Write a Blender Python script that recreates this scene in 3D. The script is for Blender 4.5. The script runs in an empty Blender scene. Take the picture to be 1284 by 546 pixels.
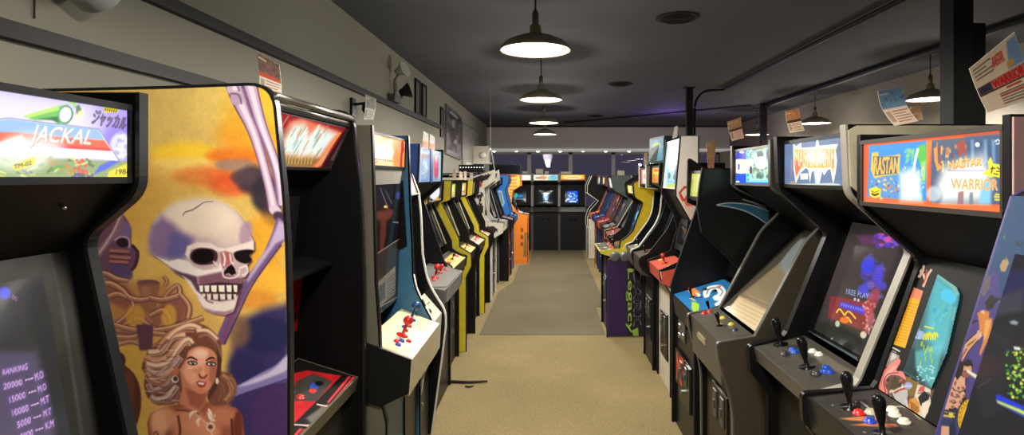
import bpy, bmesh, math, random
import numpy as np
from mathutils import Vector
# ------------------------------------------------------------------ setup
SC = bpy.context.scene
COL = SC.collection
F, CX, CY, CH = 720.0, 690.0, 222.0, 1.64     # focal length, vanishing point (pixels of 1284x546), eye height
rng = np.random.RandomState(7)
random.seed(7)

def lin(c):
    r = []
    for v in c[:3]:
        v = max(0.0, v) / 255.0
        r.append(v / 12.92 if v <= 0.04045 else ((v + 0.055) / 1.055) ** 2.4)
    return r

_M = {}
def mat(name, col, rough=0.55, metal=0.0, var=0.18, scale=18.0, bump=0.0, emit=0.0, gain=1.0, coat=0.0):
    key = (name, tuple(col), rough, metal, var, scale, bump, emit, gain)
    if key in _M: return _M[key]
    m = bpy.data.materials.new(name); m.use_nodes = True
    nt = m.node_tree; b = nt.nodes['Principled BSDF']
    c = [min(1, x * gain) for x in lin(col)]
    tc = nt.nodes.new('ShaderNodeTexCoord')
    nz = nt.nodes.new('ShaderNodeTexNoise'); nz.inputs['Scale'].default_value = scale
    nz.inputs['Detail'].default_value = 5
    nt.links.new(tc.outputs['Object'], nz.inputs['Vector'])
    mx = nt.nodes.new('ShaderNodeMix'); mx.data_type = 'RGBA'
    mx.inputs['A'].default_value = (*[x * (1 - var) for x in c], 1)
    mx.inputs['B'].default_value = (*[min(1, x * (1 + var)) for x in c], 1)
    nt.links.new(nz.outputs['Fac'], mx.inputs['Factor'])
    nt.links.new(mx.outputs['Result'], b.inputs['Base Color'])
    b.inputs['Roughness'].default_value = rough
    b.inputs['Metallic'].default_value = metal
    if max(col) < 60 and not metal: b.inputs['Specular IOR Level'].default_value = .22 if max(col) > 15 else .06
    if bump:
        bp = nt.nodes.new('ShaderNodeBump'); bp.inputs['Strength'].default_value = bump
        bp.inputs['Distance'].default_value = 0.01
        nt.links.new(nz.outputs['Fac'], bp.inputs['Height'])
        nt.links.new(bp.outputs['Normal'], b.inputs['Normal'])
    if emit:
        b.inputs['Emission Color'].default_value = (*lin(col), 1)
        b.inputs['Emission Strength'].default_value = emit
    _M[key] = m
    return m

def art_mat(gain=1.0, rough=0.45):
    key = ('art', gain, rough)
    if key in _M: return _M[key]
    m = bpy.data.materials.new('printed_art'); m.use_nodes = True
    nt = m.node_tree; b = nt.nodes['Principled BSDF']
    b.inputs['Specular IOR Level'].default_value = .28
    a = nt.nodes.new('ShaderNodeAttribute'); a.attribute_name = 'Col'
    v = nt.nodes.new('ShaderNodeVectorMath'); v.operation = 'SCALE'; v.inputs['Scale'].default_value = gain
    nt.links.new(a.outputs['Color'], v.inputs[0]); nt.links.new(v.outputs[0], b.inputs['Base Color'])
    nz = nt.nodes.new('ShaderNodeTexNoise'); nz.inputs['Scale'].default_value = 60
    mr = nt.nodes.new('ShaderNodeMapRange'); mr.inputs['To Min'].default_value = rough - .08; mr.inputs['To Max'].default_value = rough + .08
    nt.links.new(nz.outputs['Fac'], mr.inputs['Value']); nt.links.new(mr.outputs['Result'], b.inputs['Roughness'])
    _M[key] = m; return m

def glow_mat(strength=1.0, rough=0.3, spec=0.3):
    key = ('glow', strength, rough)
    if key in _M: return _M[key]
    m = bpy.data.materials.new('lit_panel'); m.use_nodes = True
    nt = m.node_tree; b = nt.nodes['Principled BSDF']
    a = nt.nodes.new('ShaderNodeAttribute'); a.attribute_name = 'Col'
    b.inputs['Base Color'].default_value = (0.012, 0.012, 0.014, 1)
    b.inputs['Specular IOR Level'].default_value = spec
    nt.links.new(a.outputs['Color'], b.inputs['Emission Color'])
    b.inputs['Emission Strength'].default_value = strength
    nz = nt.nodes.new('ShaderNodeTexNoise'); nz.inputs['Scale'].default_value = 40
    mr = nt.nodes.new('ShaderNodeMapRange'); mr.inputs['To Min'].default_value = rough - .05; mr.inputs['To Max'].default_value = rough + .05
    nt.links.new(nz.outputs['Fac'], mr.inputs['Value']); nt.links.new(mr.outputs['Result'], b.inputs['Roughness'])
    _M[key] = m; return m

BLACK = mat('black_laminate', (25, 24, 23), .45)
SATIN = mat('black_satin', (20, 20, 21), .3)
MATTE = mat('black_matte', (17, 17, 17), .7)
CHROME = mat('chrome_trim', (190, 190, 185), .25, 1.0)
STEEL = mat('grey_steel', (95, 95, 92), .4, .6)
WHITEP = mat('white_trim', (215, 212, 200), .4)

# ------------------------------------------------------------------ mesh helpers
def link(name, bm, m, parent=None, smooth=False, loc=None):
    bmesh.ops.recalc_face_normals(bm, faces=bm.faces)
    me = bpy.data.meshes.new(name); bm.to_mesh(me); bm.free()
    if smooth:
        for p in me.polygons: p.use_smooth = True
    me.materials.append(m)
    o = bpy.data.objects.new(name, me); COL.objects.link(o)
    if parent is not None: o.parent = parent
    if loc is not None: o.location = loc
    return o

def b_prism(bm, pts, axis_a, axis_b):
    """pts: list of 3D at face A; list of 3D at face B"""
    va = [bm.verts.new(p) for p in axis_a]; vb = [bm.verts.new(p) for p in axis_b]
    n = len(va)
    bm.faces.new(va); bm.faces.new(vb[::-1])
    for i in range(n):
        j = (i + 1) % n
        bm.faces.new((va[i], vb[i], vb[j], va[j]))

def b_box(bm, x0, x1, y0, y1, z0, z1):
    a = [(x0, y0, z0), (x1, y0, z0), (x1, y1, z0), (x0, y1, z0)]
    b = [(x0, y0, z1), (x1, y0, z1), (x1, y1, z1), (x0, y1, z1)]
    b_prism(bm, None, a, b)

def b_lathe(bm, prof, n=20, origin=(0, 0, 0), M=None):
    rings = []
    for r, z in prof:
        if r < 1e-5:
            p = Vector((0, 0, z)); p = (M @ p if M else p) + Vector(origin); rings.append([bm.verts.new(p)])
        else:
            ring = []
            for k in range(n):
                t = 2 * math.pi * k / n
                p = Vector((r * math.cos(t), r * math.sin(t), z)); p = (M @ p if M else p) + Vector(origin)
                ring.append(bm.verts.new(p))
            rings.append(ring)
    for a, b in zip(rings, rings[1:]):
        if len(a) == 1 and len(b) == 1: continue
        for k in range(n):
            k2 = (k + 1) % n
            if len(a) == 1: bm.faces.new((a[0], b[k], b[k2]))
            elif len(b) == 1: bm.faces.new((a[k], a[k2], b[0]))
            else: bm.faces.new((a[k], a[k2], b[k2], b[k]))

def b_tube(bm, pts, r, n=8, closed_ends=True):
    pts = [Vector(p) for p in pts]; rings = []
    rs = r if isinstance(r, (list, tuple)) else [r] * len(pts)
    for i, p in enumerate(pts):
        d = (pts[min(i + 1, len(pts) - 1)] - pts[max(i - 1, 0)]).normalized()
        u = d.cross(Vector((0, 0, 1)))
        if u.length < .1: u = d.cross(Vector((1, 0, 0)))
        u.normalize(); w = d.cross(u)
        rings.append([bm.verts.new(p + rs[i] * (math.cos(2*math.pi*k/n) * u + math.sin(2*math.pi*k/n) * w)) for k in range(n)])
    for a, b in zip(rings, rings[1:]):
        for k in range(n): bm.faces.new((a[k], a[(k+1) % n], b[(k+1) % n], b[k]))
    if closed_ends:
        bm.faces.new(rings[0]); bm.faces.new(rings[-1][::-1])

def empty(name, loc, rz=0.0):
    o = bpy.data.objects.new(name, None); COL.objects.link(o)
    o.location = loc; o.rotation_euler = (0, 0, rz); o.empty_display_size = .1
    return o
def tag(o, label, cat, group=None):
    o['label'] = label; o['category'] = cat
    if group: o['group'] = group
    return o
def struct(o):
    o['kind'] = 'structure'; return o

# ------------------------------------------------------------------ text outlines
_T = {}
def text_tris(s):
    if s in _T: return _T[s]
    c = bpy.data.curves.new('tmp', 'FONT'); c.body = s; c.resolution_u = 3
    o = bpy.data.objects.new('tmp', c)
    me = bpy.data.meshes.new_from_object(o)
    bpy.data.objects.remove(o); bpy.data.curves.remove(c)
    me.calc_loop_triangles()
    V = np.array([v.co[:2] for v in me.vertices], float).reshape(-1, 2)
    T = np.array([t.vertices[:] for t in me.loop_triangles], int).reshape(-1, 3)
    bpy.data.meshes.remove(me)
    if len(V):
        lo, hi = V.min(0), V.max(0); V = (V - lo) / np.maximum(hi - lo, 1e-6)
    _T[s] = (V, T); return _T[s]

def crm(pts, n=8, closed=False):
    """Catmull-Rom resample"""
    P = np.array(pts, float)
    if len(P) < 3: return P
    out = []; N = len(P)
    segs = N if closed else N - 1
    for i in range(segs):
        if closed: p0, p1, p2, p3 = P[(i-1) % N], P[i], P[(i+1) % N], P[(i+2) % N]
        else: p0, p1, p2, p3 = P[max(i-1, 0)], P[i], P[i+1], P[min(i+2, N-1)]
        for k in range(n):
            t = k / n
            out.append(.5 * (2*p1 + (p2-p0)*t + (2*p0-5*p1+4*p2-p3)*t*t + (3*p1-p0-3*p2+p3)*t**3))
    if not closed: out.append(P[-1])
    return np.array(out)

# ------------------------------------------------------------------ painted panels (vertex-coloured meshes)
class Canvas:
    """nx x ny grid of points; p3(a,b) gives the local 3D point for a,b in 0..1; conv maps paint coordinates to grid indices."""
    def __init__(s, name, nx, ny, p3, conv, m, parent, base=(20, 20, 20)):
        s.name, s.nx, s.ny, s.p3, s.conv, s.m, s.parent = name, nx, ny, p3, conv, m, parent
        s.A = np.empty((ny, nx, 3)); s.A[:] = base; s.clip = None
    def ij(s, pts): return np.array([s.conv(x, y) for x, y in pts], float)
    def fill(s, c): s.A[:] = c
    def grad(s, c0, c1, horiz=False):
        t = (np.linspace(0, 1, s.nx)[None, :, None] if horiz else np.linspace(0, 1, s.ny)[:, None, None])
        s.A[:] = np.array(c0) * (1 - t) + np.array(c1) * t
    def _blend(s, y0, y1, x0, x1, al, col):
        reg = s.A[y0:y1, x0:x1]
        reg += (np.array(col, float) - reg) * al[..., None]
    def poly(s, pts, col, soft=1.0, alpha=1.0, smooth=0, raw=False):
        P = s.ij(crm(pts, smooth, True) if smooth else pts) if not raw else np.array(pts, float)
        m = soft + 1
        x0, y0 = np.floor(P.min(0) - m).astype(int); x1, y1 = np.ceil(P.max(0) + m + 1).astype(int)
        x0, y0 = max(0, x0), max(0, y0); x1, y1 = min(s.nx, x1), min(s.ny, y1)
        if x1 <= x0 or y1 <= y0: return
        X, Y = np.meshgrid(np.arange(x0, x1), np.arange(y0, y1))
        ins = np.zeros(X.shape, bool); D = np.full(X.shape, 1e9)
        n = len(P)
        for i in range(n):
            ax, ay = P[i]; bx, by = P[(i+1) % n]
            ex, ey = bx - ax, by - ay; L = ex*ex + ey*ey + 1e-9
            t = np.clip(((X-ax)*ex + (Y-ay)*ey) / L, 0, 1)
            D = np.minimum(D, (X-ax-t*ex)**2 + (Y-ay-t*ey)**2)
            if ay != by:
                c = ((ay > Y) != (by > Y)) & (X < (bx-ax)*(Y-ay)/(by-ay) + ax); ins ^= c
        D = np.sqrt(D) * np.where(ins, 1, -1)
        al = np.clip(.5 + D / max(soft, .3), 0, 1); al = al*al*(3-2*al) if soft > 2 else al
        s._blend(y0, y1, x0, x1, al * alpha, col)
    def ell(s, cx, cy, rx, ry, col, rot=0, soft=1.0, alpha=1.0, n=26):
        c, d = math.cos(rot), math.sin(rot)
        s.poly([(cx + rx*math.cos(t)*c - ry*math.sin(t)*d, cy + rx*math.cos(t)*d + ry*math.sin(t)*c)
                for t in np.linspace(0, 2*math.pi, n, endpoint=False)], col, soft, alpha)
    def stroke(s, pts, w, col, soft=1.0, alpha=1.0, smooth=6):
        P = np.array(pts, float); W = np.array(w if hasattr(w, '__len__') else [w]*len(P), float)
        if smooth and len(P) > 2:
            PW = crm(np.c_[P, W], smooth); P, W = PW[:, :2], PW[:, 2]
        d = np.gradient(P, axis=0); d /= np.linalg.norm(d, axis=1)[:, None] + 1e-9
        nrm = np.c_[-d[:, 1], d[:, 0]] * W[:, None] * .5
        s.poly(np.r_[P + nrm, (P - nrm)[::-1]], col, soft, alpha)
    def rect(s, x0, y0, x1, y1, col, soft=.8, alpha=1.0): s.poly([(x0, y0), (x1, y0), (x1, y1), (x0, y1)], col, soft, alpha)
    def text(s, body, quad, col, alpha=1.0, grow=0):
        """quad: bl, br, tr, tl in paint coordinates"""
        V, T = text_tris(body)
        if not len(V): return
        q = np.array(quad, float)
        P = np.array([(1-u)*(1-v)*q[0] + u*(1-v)*q[1] + u*v*q[2] + (1-u)*v*q[3] for u, v in V])
        P = s.ij(P)
        x0, y0 = np.floor(P.min(0) - 1).astype(int); x1, y1 = np.ceil(P.max(0) + 2).astype(int)
        x0, y0 = max(0, x0), max(0, y0); x1, y1 = min(s.nx, x1), min(s.ny, y1)
        if x1 <= x0 or y1 <= y0: return
        S = 3; gx = x0 - .5 + (np.arange((x1-x0)*S) + .5)/S; gy = y0 - .5 + (np.arange((y1-y0)*S) + .5)/S
        M = np.zeros((len(gy), len(gx)), bool)
        for t in T:
            a, b, c = P[t]
            lo = np.minimum(np.minimum(a, b), c); hi = np.maximum(np.maximum(a, b), c)
            i0 = np.searchsorted(gx, lo[0]); i1 = np.searchsorted(gx, hi[0]); j0 = np.searchsorted(gy, lo[1]); j1 = np.searchsorted(gy, hi[1])
            if i1 <= i0 or j1 <= j0: continue
            X, Y = np.meshgrid(gx[i0:i1], gy[j0:j1])
            f = lambda p, q_: (q_[0]-p[0])*(Y-p[1]) - (q_[1]-p[1])*(X-p[0])
            e1, e2, e3 = f(a, b), f(b, c), f(c, a)
            M[j0:j1, i0:i1] |= ((e1 >= 0) & (e2 >= 0) & (e3 >= 0)) | ((e1 <= 0) & (e2 <= 0) & (e3 <= 0))
        al = M.reshape(y1-y0, S, x1-x0, S).mean((1, 3))
        if grow:
            for _ in range(grow):
                p = np.pad(al, 1); al = np.maximum.reduce([p[1:-1, 1:-1], p[:-2, 1:-1], p[2:, 1:-1], p[1:-1, :-2], p[1:-1, 2:]])
        s._blend(y0, y1, x0, x1, al * alpha, col)
    def noise(s, amp, cells=12, seed=0, aniso=1.0):
        r = np.random.RandomState(seed); N = np.zeros((s.ny, s.nx))
        for o in range(4):
            gy, gx = max(2, int(cells*2**o*s.ny/s.nx*aniso)+2), cells*2**o+2
            G = r.rand(gy, gx); yy = np.linspace(0, gy-1.001, s.ny); xx = np.linspace(0, gx-1.001, s.nx)
            y0 = yy.astype(int); x0 = xx.astype(int); fy = (yy-y0)[:, None]; fx = (xx-x0)[None, :]
            fy = fy*fy*(3-2*fy); fx = fx*fx*(3-2*fx)
            N += ((G[y0][:, x0]*(1-fx) + G[y0][:, x0+1]*fx)*(1-fy) + (G[y0+1][:, x0]*(1-fx) + G[y0+1][:, x0+1]*fx)*fy - .5) / 2**o
        s.A *= (1 + amp*N)[..., None]
        return N
    def clip_poly(s, pts):
        P = s.ij(pts)
        def f(a, b):
            X, Y = np.meshgrid(np.arange(s.nx-1)+.5, np.arange(s.ny-1)+.5); ins = np.zeros(X.shape, bool)
            for i in range(len(P)):
                (ax, ay), (bx, by) = P[i], P[(i+1) % len(P)]
                if ay != by: ins ^= ((ay > Y) != (by > Y)) & (X < (bx-ax)*(Y-ay)/(by-ay)+ax)
            return ins
        s.clip = f
    def done(s):
        nx, ny = s.nx, s.ny
        a = np.linspace(0, 1, nx); b = np.linspace(0, 1, ny)
        AA, BB = np.meshgrid(a, b)
        P = s.p3(AA.ravel(), BB.ravel())
        idx = np.arange(nx*ny).reshape(ny, nx)
        Q = np.stack([idx[:-1, :-1], idx[:-1, 1:], idx[1:, 1:], idx[1:, :-1]], -1).reshape(-1, 4)
        if s.clip is not None:
            Q = Q[s.clip(a, b).ravel()]
        me = bpy.data.meshes.new(s.name)
        me.vertices.add(nx*ny); me.vertices.foreach_set('co', P.astype(np.float32).ravel())
        me.loops.add(Q.size); me.loops.foreach_set('vertex_index', Q.astype(np.int32).ravel())
        me.polygons.add(len(Q)); me.polygons.foreach_set('loop_start', np.arange(0, Q.size, 4, dtype=np.int32))
        me.update(calc_edges=True); me.validate()
        C = np.clip(s.A, 0, 255)/255.; C = np.where(C <= .04045, C/12.92, ((C+.055)/1.055)**2.4)
        at = me.color_attributes.new('Col', 'FLOAT_COLOR', 'POINT')
        at.data.foreach_set('color', np.c_[C.reshape(-1, 3), np.ones(nx*ny)].astype(np.float32).ravel())
        me.materials.append(s.m)
        o = bpy.data.objects.new(s.name, me); COL.objects.link(o); o.parent = s.parent
        return o

# ------------------------------------------------------------------ the arcade cabinet
def fillet(pts):
    out = []
    for i, p in enumerate(pts):
        if len(p) < 3 or i in (0, len(pts)-1): out.append((p[0], p[1])); continue
        r = p[2]; P = np.array(p[:2]); A = np.array(pts[i-1][:2]); B = np.array(pts[i+1][:2])
        u = (A-P); w = (B-P); lu, lw = np.linalg.norm(u), np.linalg.norm(w); r = min(r, lu*.48, lw*.48)
        a = P + u/lu*r; b = P + w/lw*r
        for t in np.linspace(0, 1, 7): q = a*(1-t)**2 + 2*P*t*(1-t) + b*t*t; out.append((q[0], q[1]))
    return out

class Cab:
    def __init__(s, side, a, b, label, group=None, back=1.48, name='arcade_cabinet', cat='arcade cabinet'):
        s.side, s.a, s.b, s.c, s.back = side, a, b, (a+b)/2, back
        s.o = 1.1 if side in 'LR' else 13.2
        loc, rz = {'L': ((-s.o, s.c, 0), 0), 'R': ((s.o, s.c, 0), math.pi), 'B': ((s.c, s.o, 0), -math.pi/2)}[side]
        s.root = tag(empty(name, loc, rz), label, cat, group)
        s.n = {}
    def P(s, d, w, z):
        v = (s.c - w) if s.side == 'R' else (w - s.c)
        return (s.o - d, v, z)
    # --- generic pieces
    def prism(s, name, poly, w0, w1, m, parent=None, smooth=False):
        bm = bmesh.new()
        b_prism(bm, None, [s.P(d, w0, z) for d, z in poly], [s.P(d, w1, z) for d, z in poly])
        return link(name, bm, m, parent or s.root, smooth)
    def slab(s, name, A, B, w0, w1, t, m, parent=None):
        """thin board whose visible face runs A->B, thickness t goes into the machine"""
        A, B = np.array(A, float), np.array(B, float); u = (B-A)/np.linalg.norm(B-A); n = np.array([u[1], -u[0]])
        if n[0] < 0 or (abs(n[0]) < .2 and n[1] > 0): n = -n
        return s.prism(name, [tuple(A), tuple(B), tuple(B+n*t), tuple(A+n*t)], w0, w1, m, parent)
    def conv_px(s, A, B, nx, ny):
        (s0, z0), (s1, z1) = A, B
        sg = -1 if s.side == 'L' else 1
        def f(px, py):
            dx = sg*(px-CX)/F; dz = -(py-CY)/F
            # (dx*Y - s0)*(z1-z0) - (CH+dz*Y - z0)*(s1-s0) = 0
            k = dx*(z1-z0) - dz*(s1-s0); Y = (s0*(z1-z0) + (CH-z0)*(s1-s0)) / k
            if abs(z1-z0) > abs(s1-s0): t = (CH+dz*Y - z0)/(z1-z0)
            else: t = (dx*Y - s0)/(s1-s0)
            return f.i(Y)*(nx-1), t*(ny-1)
        return f
    def canvas(s, name, A, B, nx, ny, m, parent=None, w0=None, w1=None, px=False, lift=.003, bulge=0.0, base=(20, 20, 20)):
        """painted panel over the face A->B; paint in 0..1 panel coordinates (u right, v up) or traced positions"""
        w0 = s.a if w0 is None else w0; w1 = s.b if w1 is None else w1
        a_, b_ = np.array(A, float), np.array(B, float); u = (b_-a_)/np.linalg.norm(b_-a_); n = np.array([u[1], -u[0]])
        if n[0] > 0 or (abs(n[0]) < .2 and n[1] < 0): n = -n
        def p3(al, be):
            lf = lift + bulge*(1-(2*al-1)**2)*(1-(2*be-1)**2)
            d = A[0] + (B[0]-A[0])*be + n[0]*lf; z = A[1] + (B[1]-A[1])*be + n[1]*lf
            w = w0 + (w1-w0)*al
            v = (s.c - w) if s.side == 'R' else (w - s.c)
            return np.c_[s.o - d, v, z]
        if px:
            cv = s.conv_px(A, B, nx, ny); cv.i = lambda Y: (Y-w0)/(w1-w0)
        elif s.side == 'R': cv = lambda x, y: ((1-x)*(nx-1), y*(ny-1))
        else: cv = lambda x, y: (x*(nx-1), y*(ny-1))
        return Canvas(name, nx, ny, p3, cv, m, parent or s.root, base)
    def sidecanvas(s, name, w, d0, d1, z0, z1, nx, ny, m, parent, lift=.002, outline=None, shrink=.004, px=True, base=(20, 20, 20), far=False):
        """painted decal on the outer face of the side panel at lateral position w"""
        wl = w - lift if not far else w + lift
        def p3(al, be):
            v = (s.c - wl) if s.side == 'R' else (wl - s.c)
            return np.c_[s.o - (d0 + (d1-d0)*al), np.full(len(al), v), z0 + (z1-z0)*be]
        sg = -1 if s.side == 'L' else 1
        if px: cv = lambda x, y: ((sg*(x-CX)/F*w - d0)/(d1-d0)*(nx-1), (CH-(y-CY)*w/F - z0)/(z1-z0)*(ny-1))
        else: cv = lambda x, y: ((x-d0)/(d1-d0)*(nx-1), (y-z0)/(z1-z0)*(ny-1))
        c = Canvas(name, nx, ny, p3, cv, m, parent, base)
        if outline is not None:
            P = np.array(outline, float)
            def clip(a, b):
                x = d0+(d1-d0)*(a[:-1]+a[1:])/2; y = z0+(z1-z0)*(b[:-1]+b[1:])/2
                X, Y = np.meshgrid(x, y); ins = np.zeros(X.shape, bool); D = np.full(X.shape, 9.)
                for i in range(len(P)):
                    ax, ay = P[i]; bx, by = P[(i+1) % len(P)]; ex, ey = bx-ax, by-ay; L = ex*ex+ey*ey+1e-12
                    t = np.clip(((X-ax)*ex+(Y-ay)*ey)/L, 0, 1); D = np.minimum(D, (X-ax-t*ex)**2+(Y-ay-t*ey)**2)
                    if ay != by: ins ^= ((ay > Y) != (by > Y)) & (X < (bx-ax)*(Y-ay)/(by-ay)+ax)
                return ins & (D > shrink**2)
            c.clip = clip
        return c
    def trim(s, pts, w, m, parent, width=.022, t=.005, name='edge_trim'):
        """strip following the front edge of a side panel"""
        P = np.array(pts, float); d = np.gradient(P, axis=0); d /= np.linalg.norm(d, axis=1)[:, None]+1e-9
        n = np.c_[d[:, 1], -d[:, 0]]
        # make normals point forward (smaller d)
        if (n[:, 0].sum()) > 0: n = -n
        O = P + n*t; I = P - n*.003
        bm = bmesh.new(); rings = []
        for o_, i_ in zip(O, I):
            rings.append([bm.verts.new(s.P(q[0], w+e, q[1])) for q, e in ((o_, -width/2), (o_, width/2), (i_, width/2), (i_, -width/2))])
        for x, y in zip(rings, rings[1:]):
            for k in range(4): bm.faces.new((x[k], x[(k+1) % 4], y[(k+1) % 4], y[k]))
        bm.faces.new(rings[0]); bm.faces.new(rings[-1][::-1])
        return link(name, bm, m, parent)
    def sides(s, out, mnear, mfar=None, trim=None, tw=.024, th=.02, out_far=None, tt=.005):
        """two side panels with outline out = [(d,z[,radius])...] from base front, up the front, to the roof back"""
        s.out = fillet(out); s.outf = fillet(out_far) if out_far else s.out
        res = []
        for k, (w0, w1, m, o_) in enumerate(((s.a, s.a+th, mnear, s.out), (s.b-th, s.b, mfar or mnear, s.outf))):
            poly = o_ + [(s.back, o_[-1][1]), (s.back, 0)] if o_[-1][0] < s.back - .01 else o_ + [(s.back, 0)]
            p = s.prism('side_panel', poly, w0, w1, m)
            if trim is not None: s.trim(o_, (w0+w1)/2, trim, p, tw, tt)
            res.append(p)
        s.near, s.far = res
        s.pn = s.out + [(s.back, s.out[-1][1]), (s.back, 0)]
        s.th = th
        return s
    def inner(s, base, cpf, cpb, bz0, bz1, m0, m1, front=BLACK, bez=MATTE, spk=BLACK, roof=BLACK, roofd=None, cpm=BLACK, cph=.1, over=False, coin=True, under=None, coincol=None):
        """front board, control panel, bezel, speaker panel, roof and back between the sides"""
        i0, i1 = s.a+s.th, s.b-s.th
        s.i0, s.i1 = i0, i1
        zc = cpf[1]-cph
        ub = base+.0
        s.front = s.slab('front_panel', (base, .0), (base, zc-.03), i0, i1, .018, front)
        c0, c1 = (s.a-.012, s.b+.012) if over else (i0, i1)
        s.cp0, s.cp1, s.cpA, s.cpB = c0, c1, cpf, cpb
        s.cp = s.prism('control_panel', [cpf, cpb, (cpb[0], cpb[1]-.05), (max(base+.02, cpf[0]+.03), zc-.03), (cpf[0]+.012, zc)], c0, c1, cpm)
        s.bz0, s.bz1 = bz0, bz1
        s.bezel = s.slab('bezel', bz0, bz1, i0, i1, .015, bez)
        s.spk = s.slab('speaker_panel', bz1, m0, i0, i1, .012, spk)
        s.m0, s.m1 = m0, m1
        s.roof = s.slab('top_panel', m1, ((roofd or s.back-.01), m1[1]), i0, i1, .015, roof)
        s.slab('back_panel', (s.back-.02, .0), (s.back-.02, (m1[1]-.02) if not roofd else 1.28), i0, i1, .015, MATTE)
        if coin: s.coin_door(base, mat('coin_door_paint', coincol, .4) if coincol else SATIN)
        return s
    def coin_door(s, base, m, w=.27, z0=.22, z1=.58, cw=None):
        c = s.c if cw is None else cw
        bm = bmesh.new(); d = base-.001
        b_prism(bm, None, [s.P(d-.012, c-w/2+.008, z0+.008), s.P(d-.012, c+w/2-.008, z0+.008), s.P(d-.012, c+w/2-.008, z1-.008), s.P(d-.012, c-w/2+.008, z1-.008)],
                [s.P(d, c-w/2, z0), s.P(d, c+w/2, z0), s.P(d, c+w/2, z1), s.P(d, c-w/2, z1)])
        door = link('coin_door', bm, m, s.root)
        for q in (-.06, .06):
            bm = bmesh.new()
            for (e0, e1, h0, h1, t) in ((-.028, .028, .52, .92, .006), (-.012, .012, .66, .78, .014)):
                zz0, zz1 = z0+(z1-z0)*h0, z0+(z1-z0)*h1
                y0, y1 = c+q+e0, c+q+e1
                b_prism(bm, None, [s.P(d-.013, y0, zz0), s.P(d-.013, y1, zz0), s.P(d-.013, y1, zz1), s.P(d-.013, y0, zz1)],
                        [s.P(d-.013-t, y0+.003, zz0+.003), s.P(d-.013-t, y1-.003, zz0+.003), s.P(d-.013-t, y1-.003, zz1-.003), s.P(d-.013-t, y0+.003, zz1-.003)])
            link('coin_slot', bm, STEEL, door)
        bm = bmesh.new()
        b_tube(bm, [s.P(d-.01, c, z0+.09), s.P(d-.028, c, z0+.09)], .012, 10); link('lock', bm, CHROME, door)
        return door
    def cpt(s, u, v):
        """point on control panel: u 0..1 (viewer left to right), v 0 front..1 back"""
        w = (s.cp1 + (s.cp0-s.cp1)*u) if s.side == 'R' else (s.cp0 + (s.cp1-s.cp0)*u)
        return s.cpA[0]+(s.cpB[0]-s.cpA[0])*v, w, s.cpA[1]+(s.cpB[1]-s.cpA[1])*v
    def _nM(s):
        # rotation that takes +z to the panel normal (local frame)
        dd, dz = s.cpB[0]-s.cpA[0], s.cpB[1]-s.cpA[1]
        ang = math.atan2(dz, dd)    # rises toward the back -> normal leans forward(+x local)
        from mathutils import Matrix
        return Matrix.Rotation(ang, 3, 'Y')
    def stick(s, u, v, col=(20, 20, 20), bat=False, k=1.0):
        d, w, z = s.cpt(u, v); M = s._nM(); bm = bmesh.new()
        if bat: pr = [(0, 0), (.03*k, 0), (.03*k, .003), (.008*k, .004), (.008*k, .03*k), (.011*k, .04*k), (.018*k, .085*k), (.0185*k, .095*k), (.015*k, .106*k), (.008*k, .112*k), (0, .113*k)]
        else:
            pr = [(0, 0), (.022*k, 0), (.022*k, .004), (.006*k, .005), (.006*k, .045*k)]
            pr += [(.018*k*math.sin(t), .06*k-.018*k*math.cos(t)) for t in np.linspace(.35, 3.14, 9)[:-1]] + [(0, .078*k)]
        b_lathe(bm, pr, 16, s.P(d, w, z), M)
        return link('joystick', bm, mat('stick_plastic', col, .25), s.cp, True)
    def button(s, u, v, col, r=.014):
        d, w, z = s.cpt(u, v); bm = bmesh.new()
        b_lathe(bm, [(0, 0), (r*1.35, 0), (r*1.35, .004), (r*1.05, .006), (r, .006), (r*.95, .011), (r*.6, .0125), (0, .0128)], 14, s.P(d, w, z), s._nM())
        return link('button', bm, mat('button_plastic', col, .3), s.cp, True)
    def marquee(s, strength=1.0, nx=60, ny=24, px=False, frame=SATIN, fr=.014, base=(200, 200, 200), inset=0.0):
        i0, i1 = s.a+s.th+inset, s.b-s.th-inset
        m0, m1 = np.array(s.m0), np.array(s.m1)
        c = s.canvas('marquee', tuple(m0), tuple(m1), nx, ny, glow_mat(strength), s.root, i0, i1, px=px, base=base)
        # retaining frame: rails above and below
        u = (m1-m0)/np.linalg.norm(m1-m0); nn = np.array([u[1], -u[0]]); nn = -nn if nn[0] > 0 else nn
        bm = bmesh.new()
        for q0, q1 in ((m0-u*.004, m0+u*fr), (m1-u*fr, m1+u*.004)):
            pts = [q0-nn*.004, q1-nn*.004, q1+nn*.01, q0+nn*.01]
            b_prism(bm, None, [s.P(p[0], i0, p[1]) for p in pts], [s.P(p[0], i1, p[1]) for p in pts])
        for w0, w1 in ((i0, i0+.008), (i1-.008, i1)):
            pts = [m0-nn*.004, m1-nn*.004, m1+nn*.009, m0+nn*.009]
            b_prism(bm, None, [s.P(p[0], w0, p[1]) for p in pts], [s.P(p[0], w1, p[1]) for p in pts])
        link('marquee_frame', bm, frame, s.root)
        return c
    def screen(s, t0=.2, t1=.85, u0=.13, u1=.87, strength=1.0, nx=40, ny=40, px=False, base=(6, 6, 8), bulge=.008, frame=True):
        b0, b1 = np.array(s.bz0), np.array(s.bz1)
        A = tuple(b0+(b1-b0)*t0); B = tuple(b0+(b1-b0)*t1)
        lo, hi = (1-u1, 1-u0) if s.side == 'R' else (u0, u1)
        w0, w1 = s.i0+(s.i1-s.i0)*lo, s.i0+(s.i1-s.i0)*hi
        return s.canvas('screen', A, B, nx, ny, glow_mat(strength, .12), s.bezel, w0, w1, px=px, bulge=bulge, base=base, lift=.002)
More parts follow.
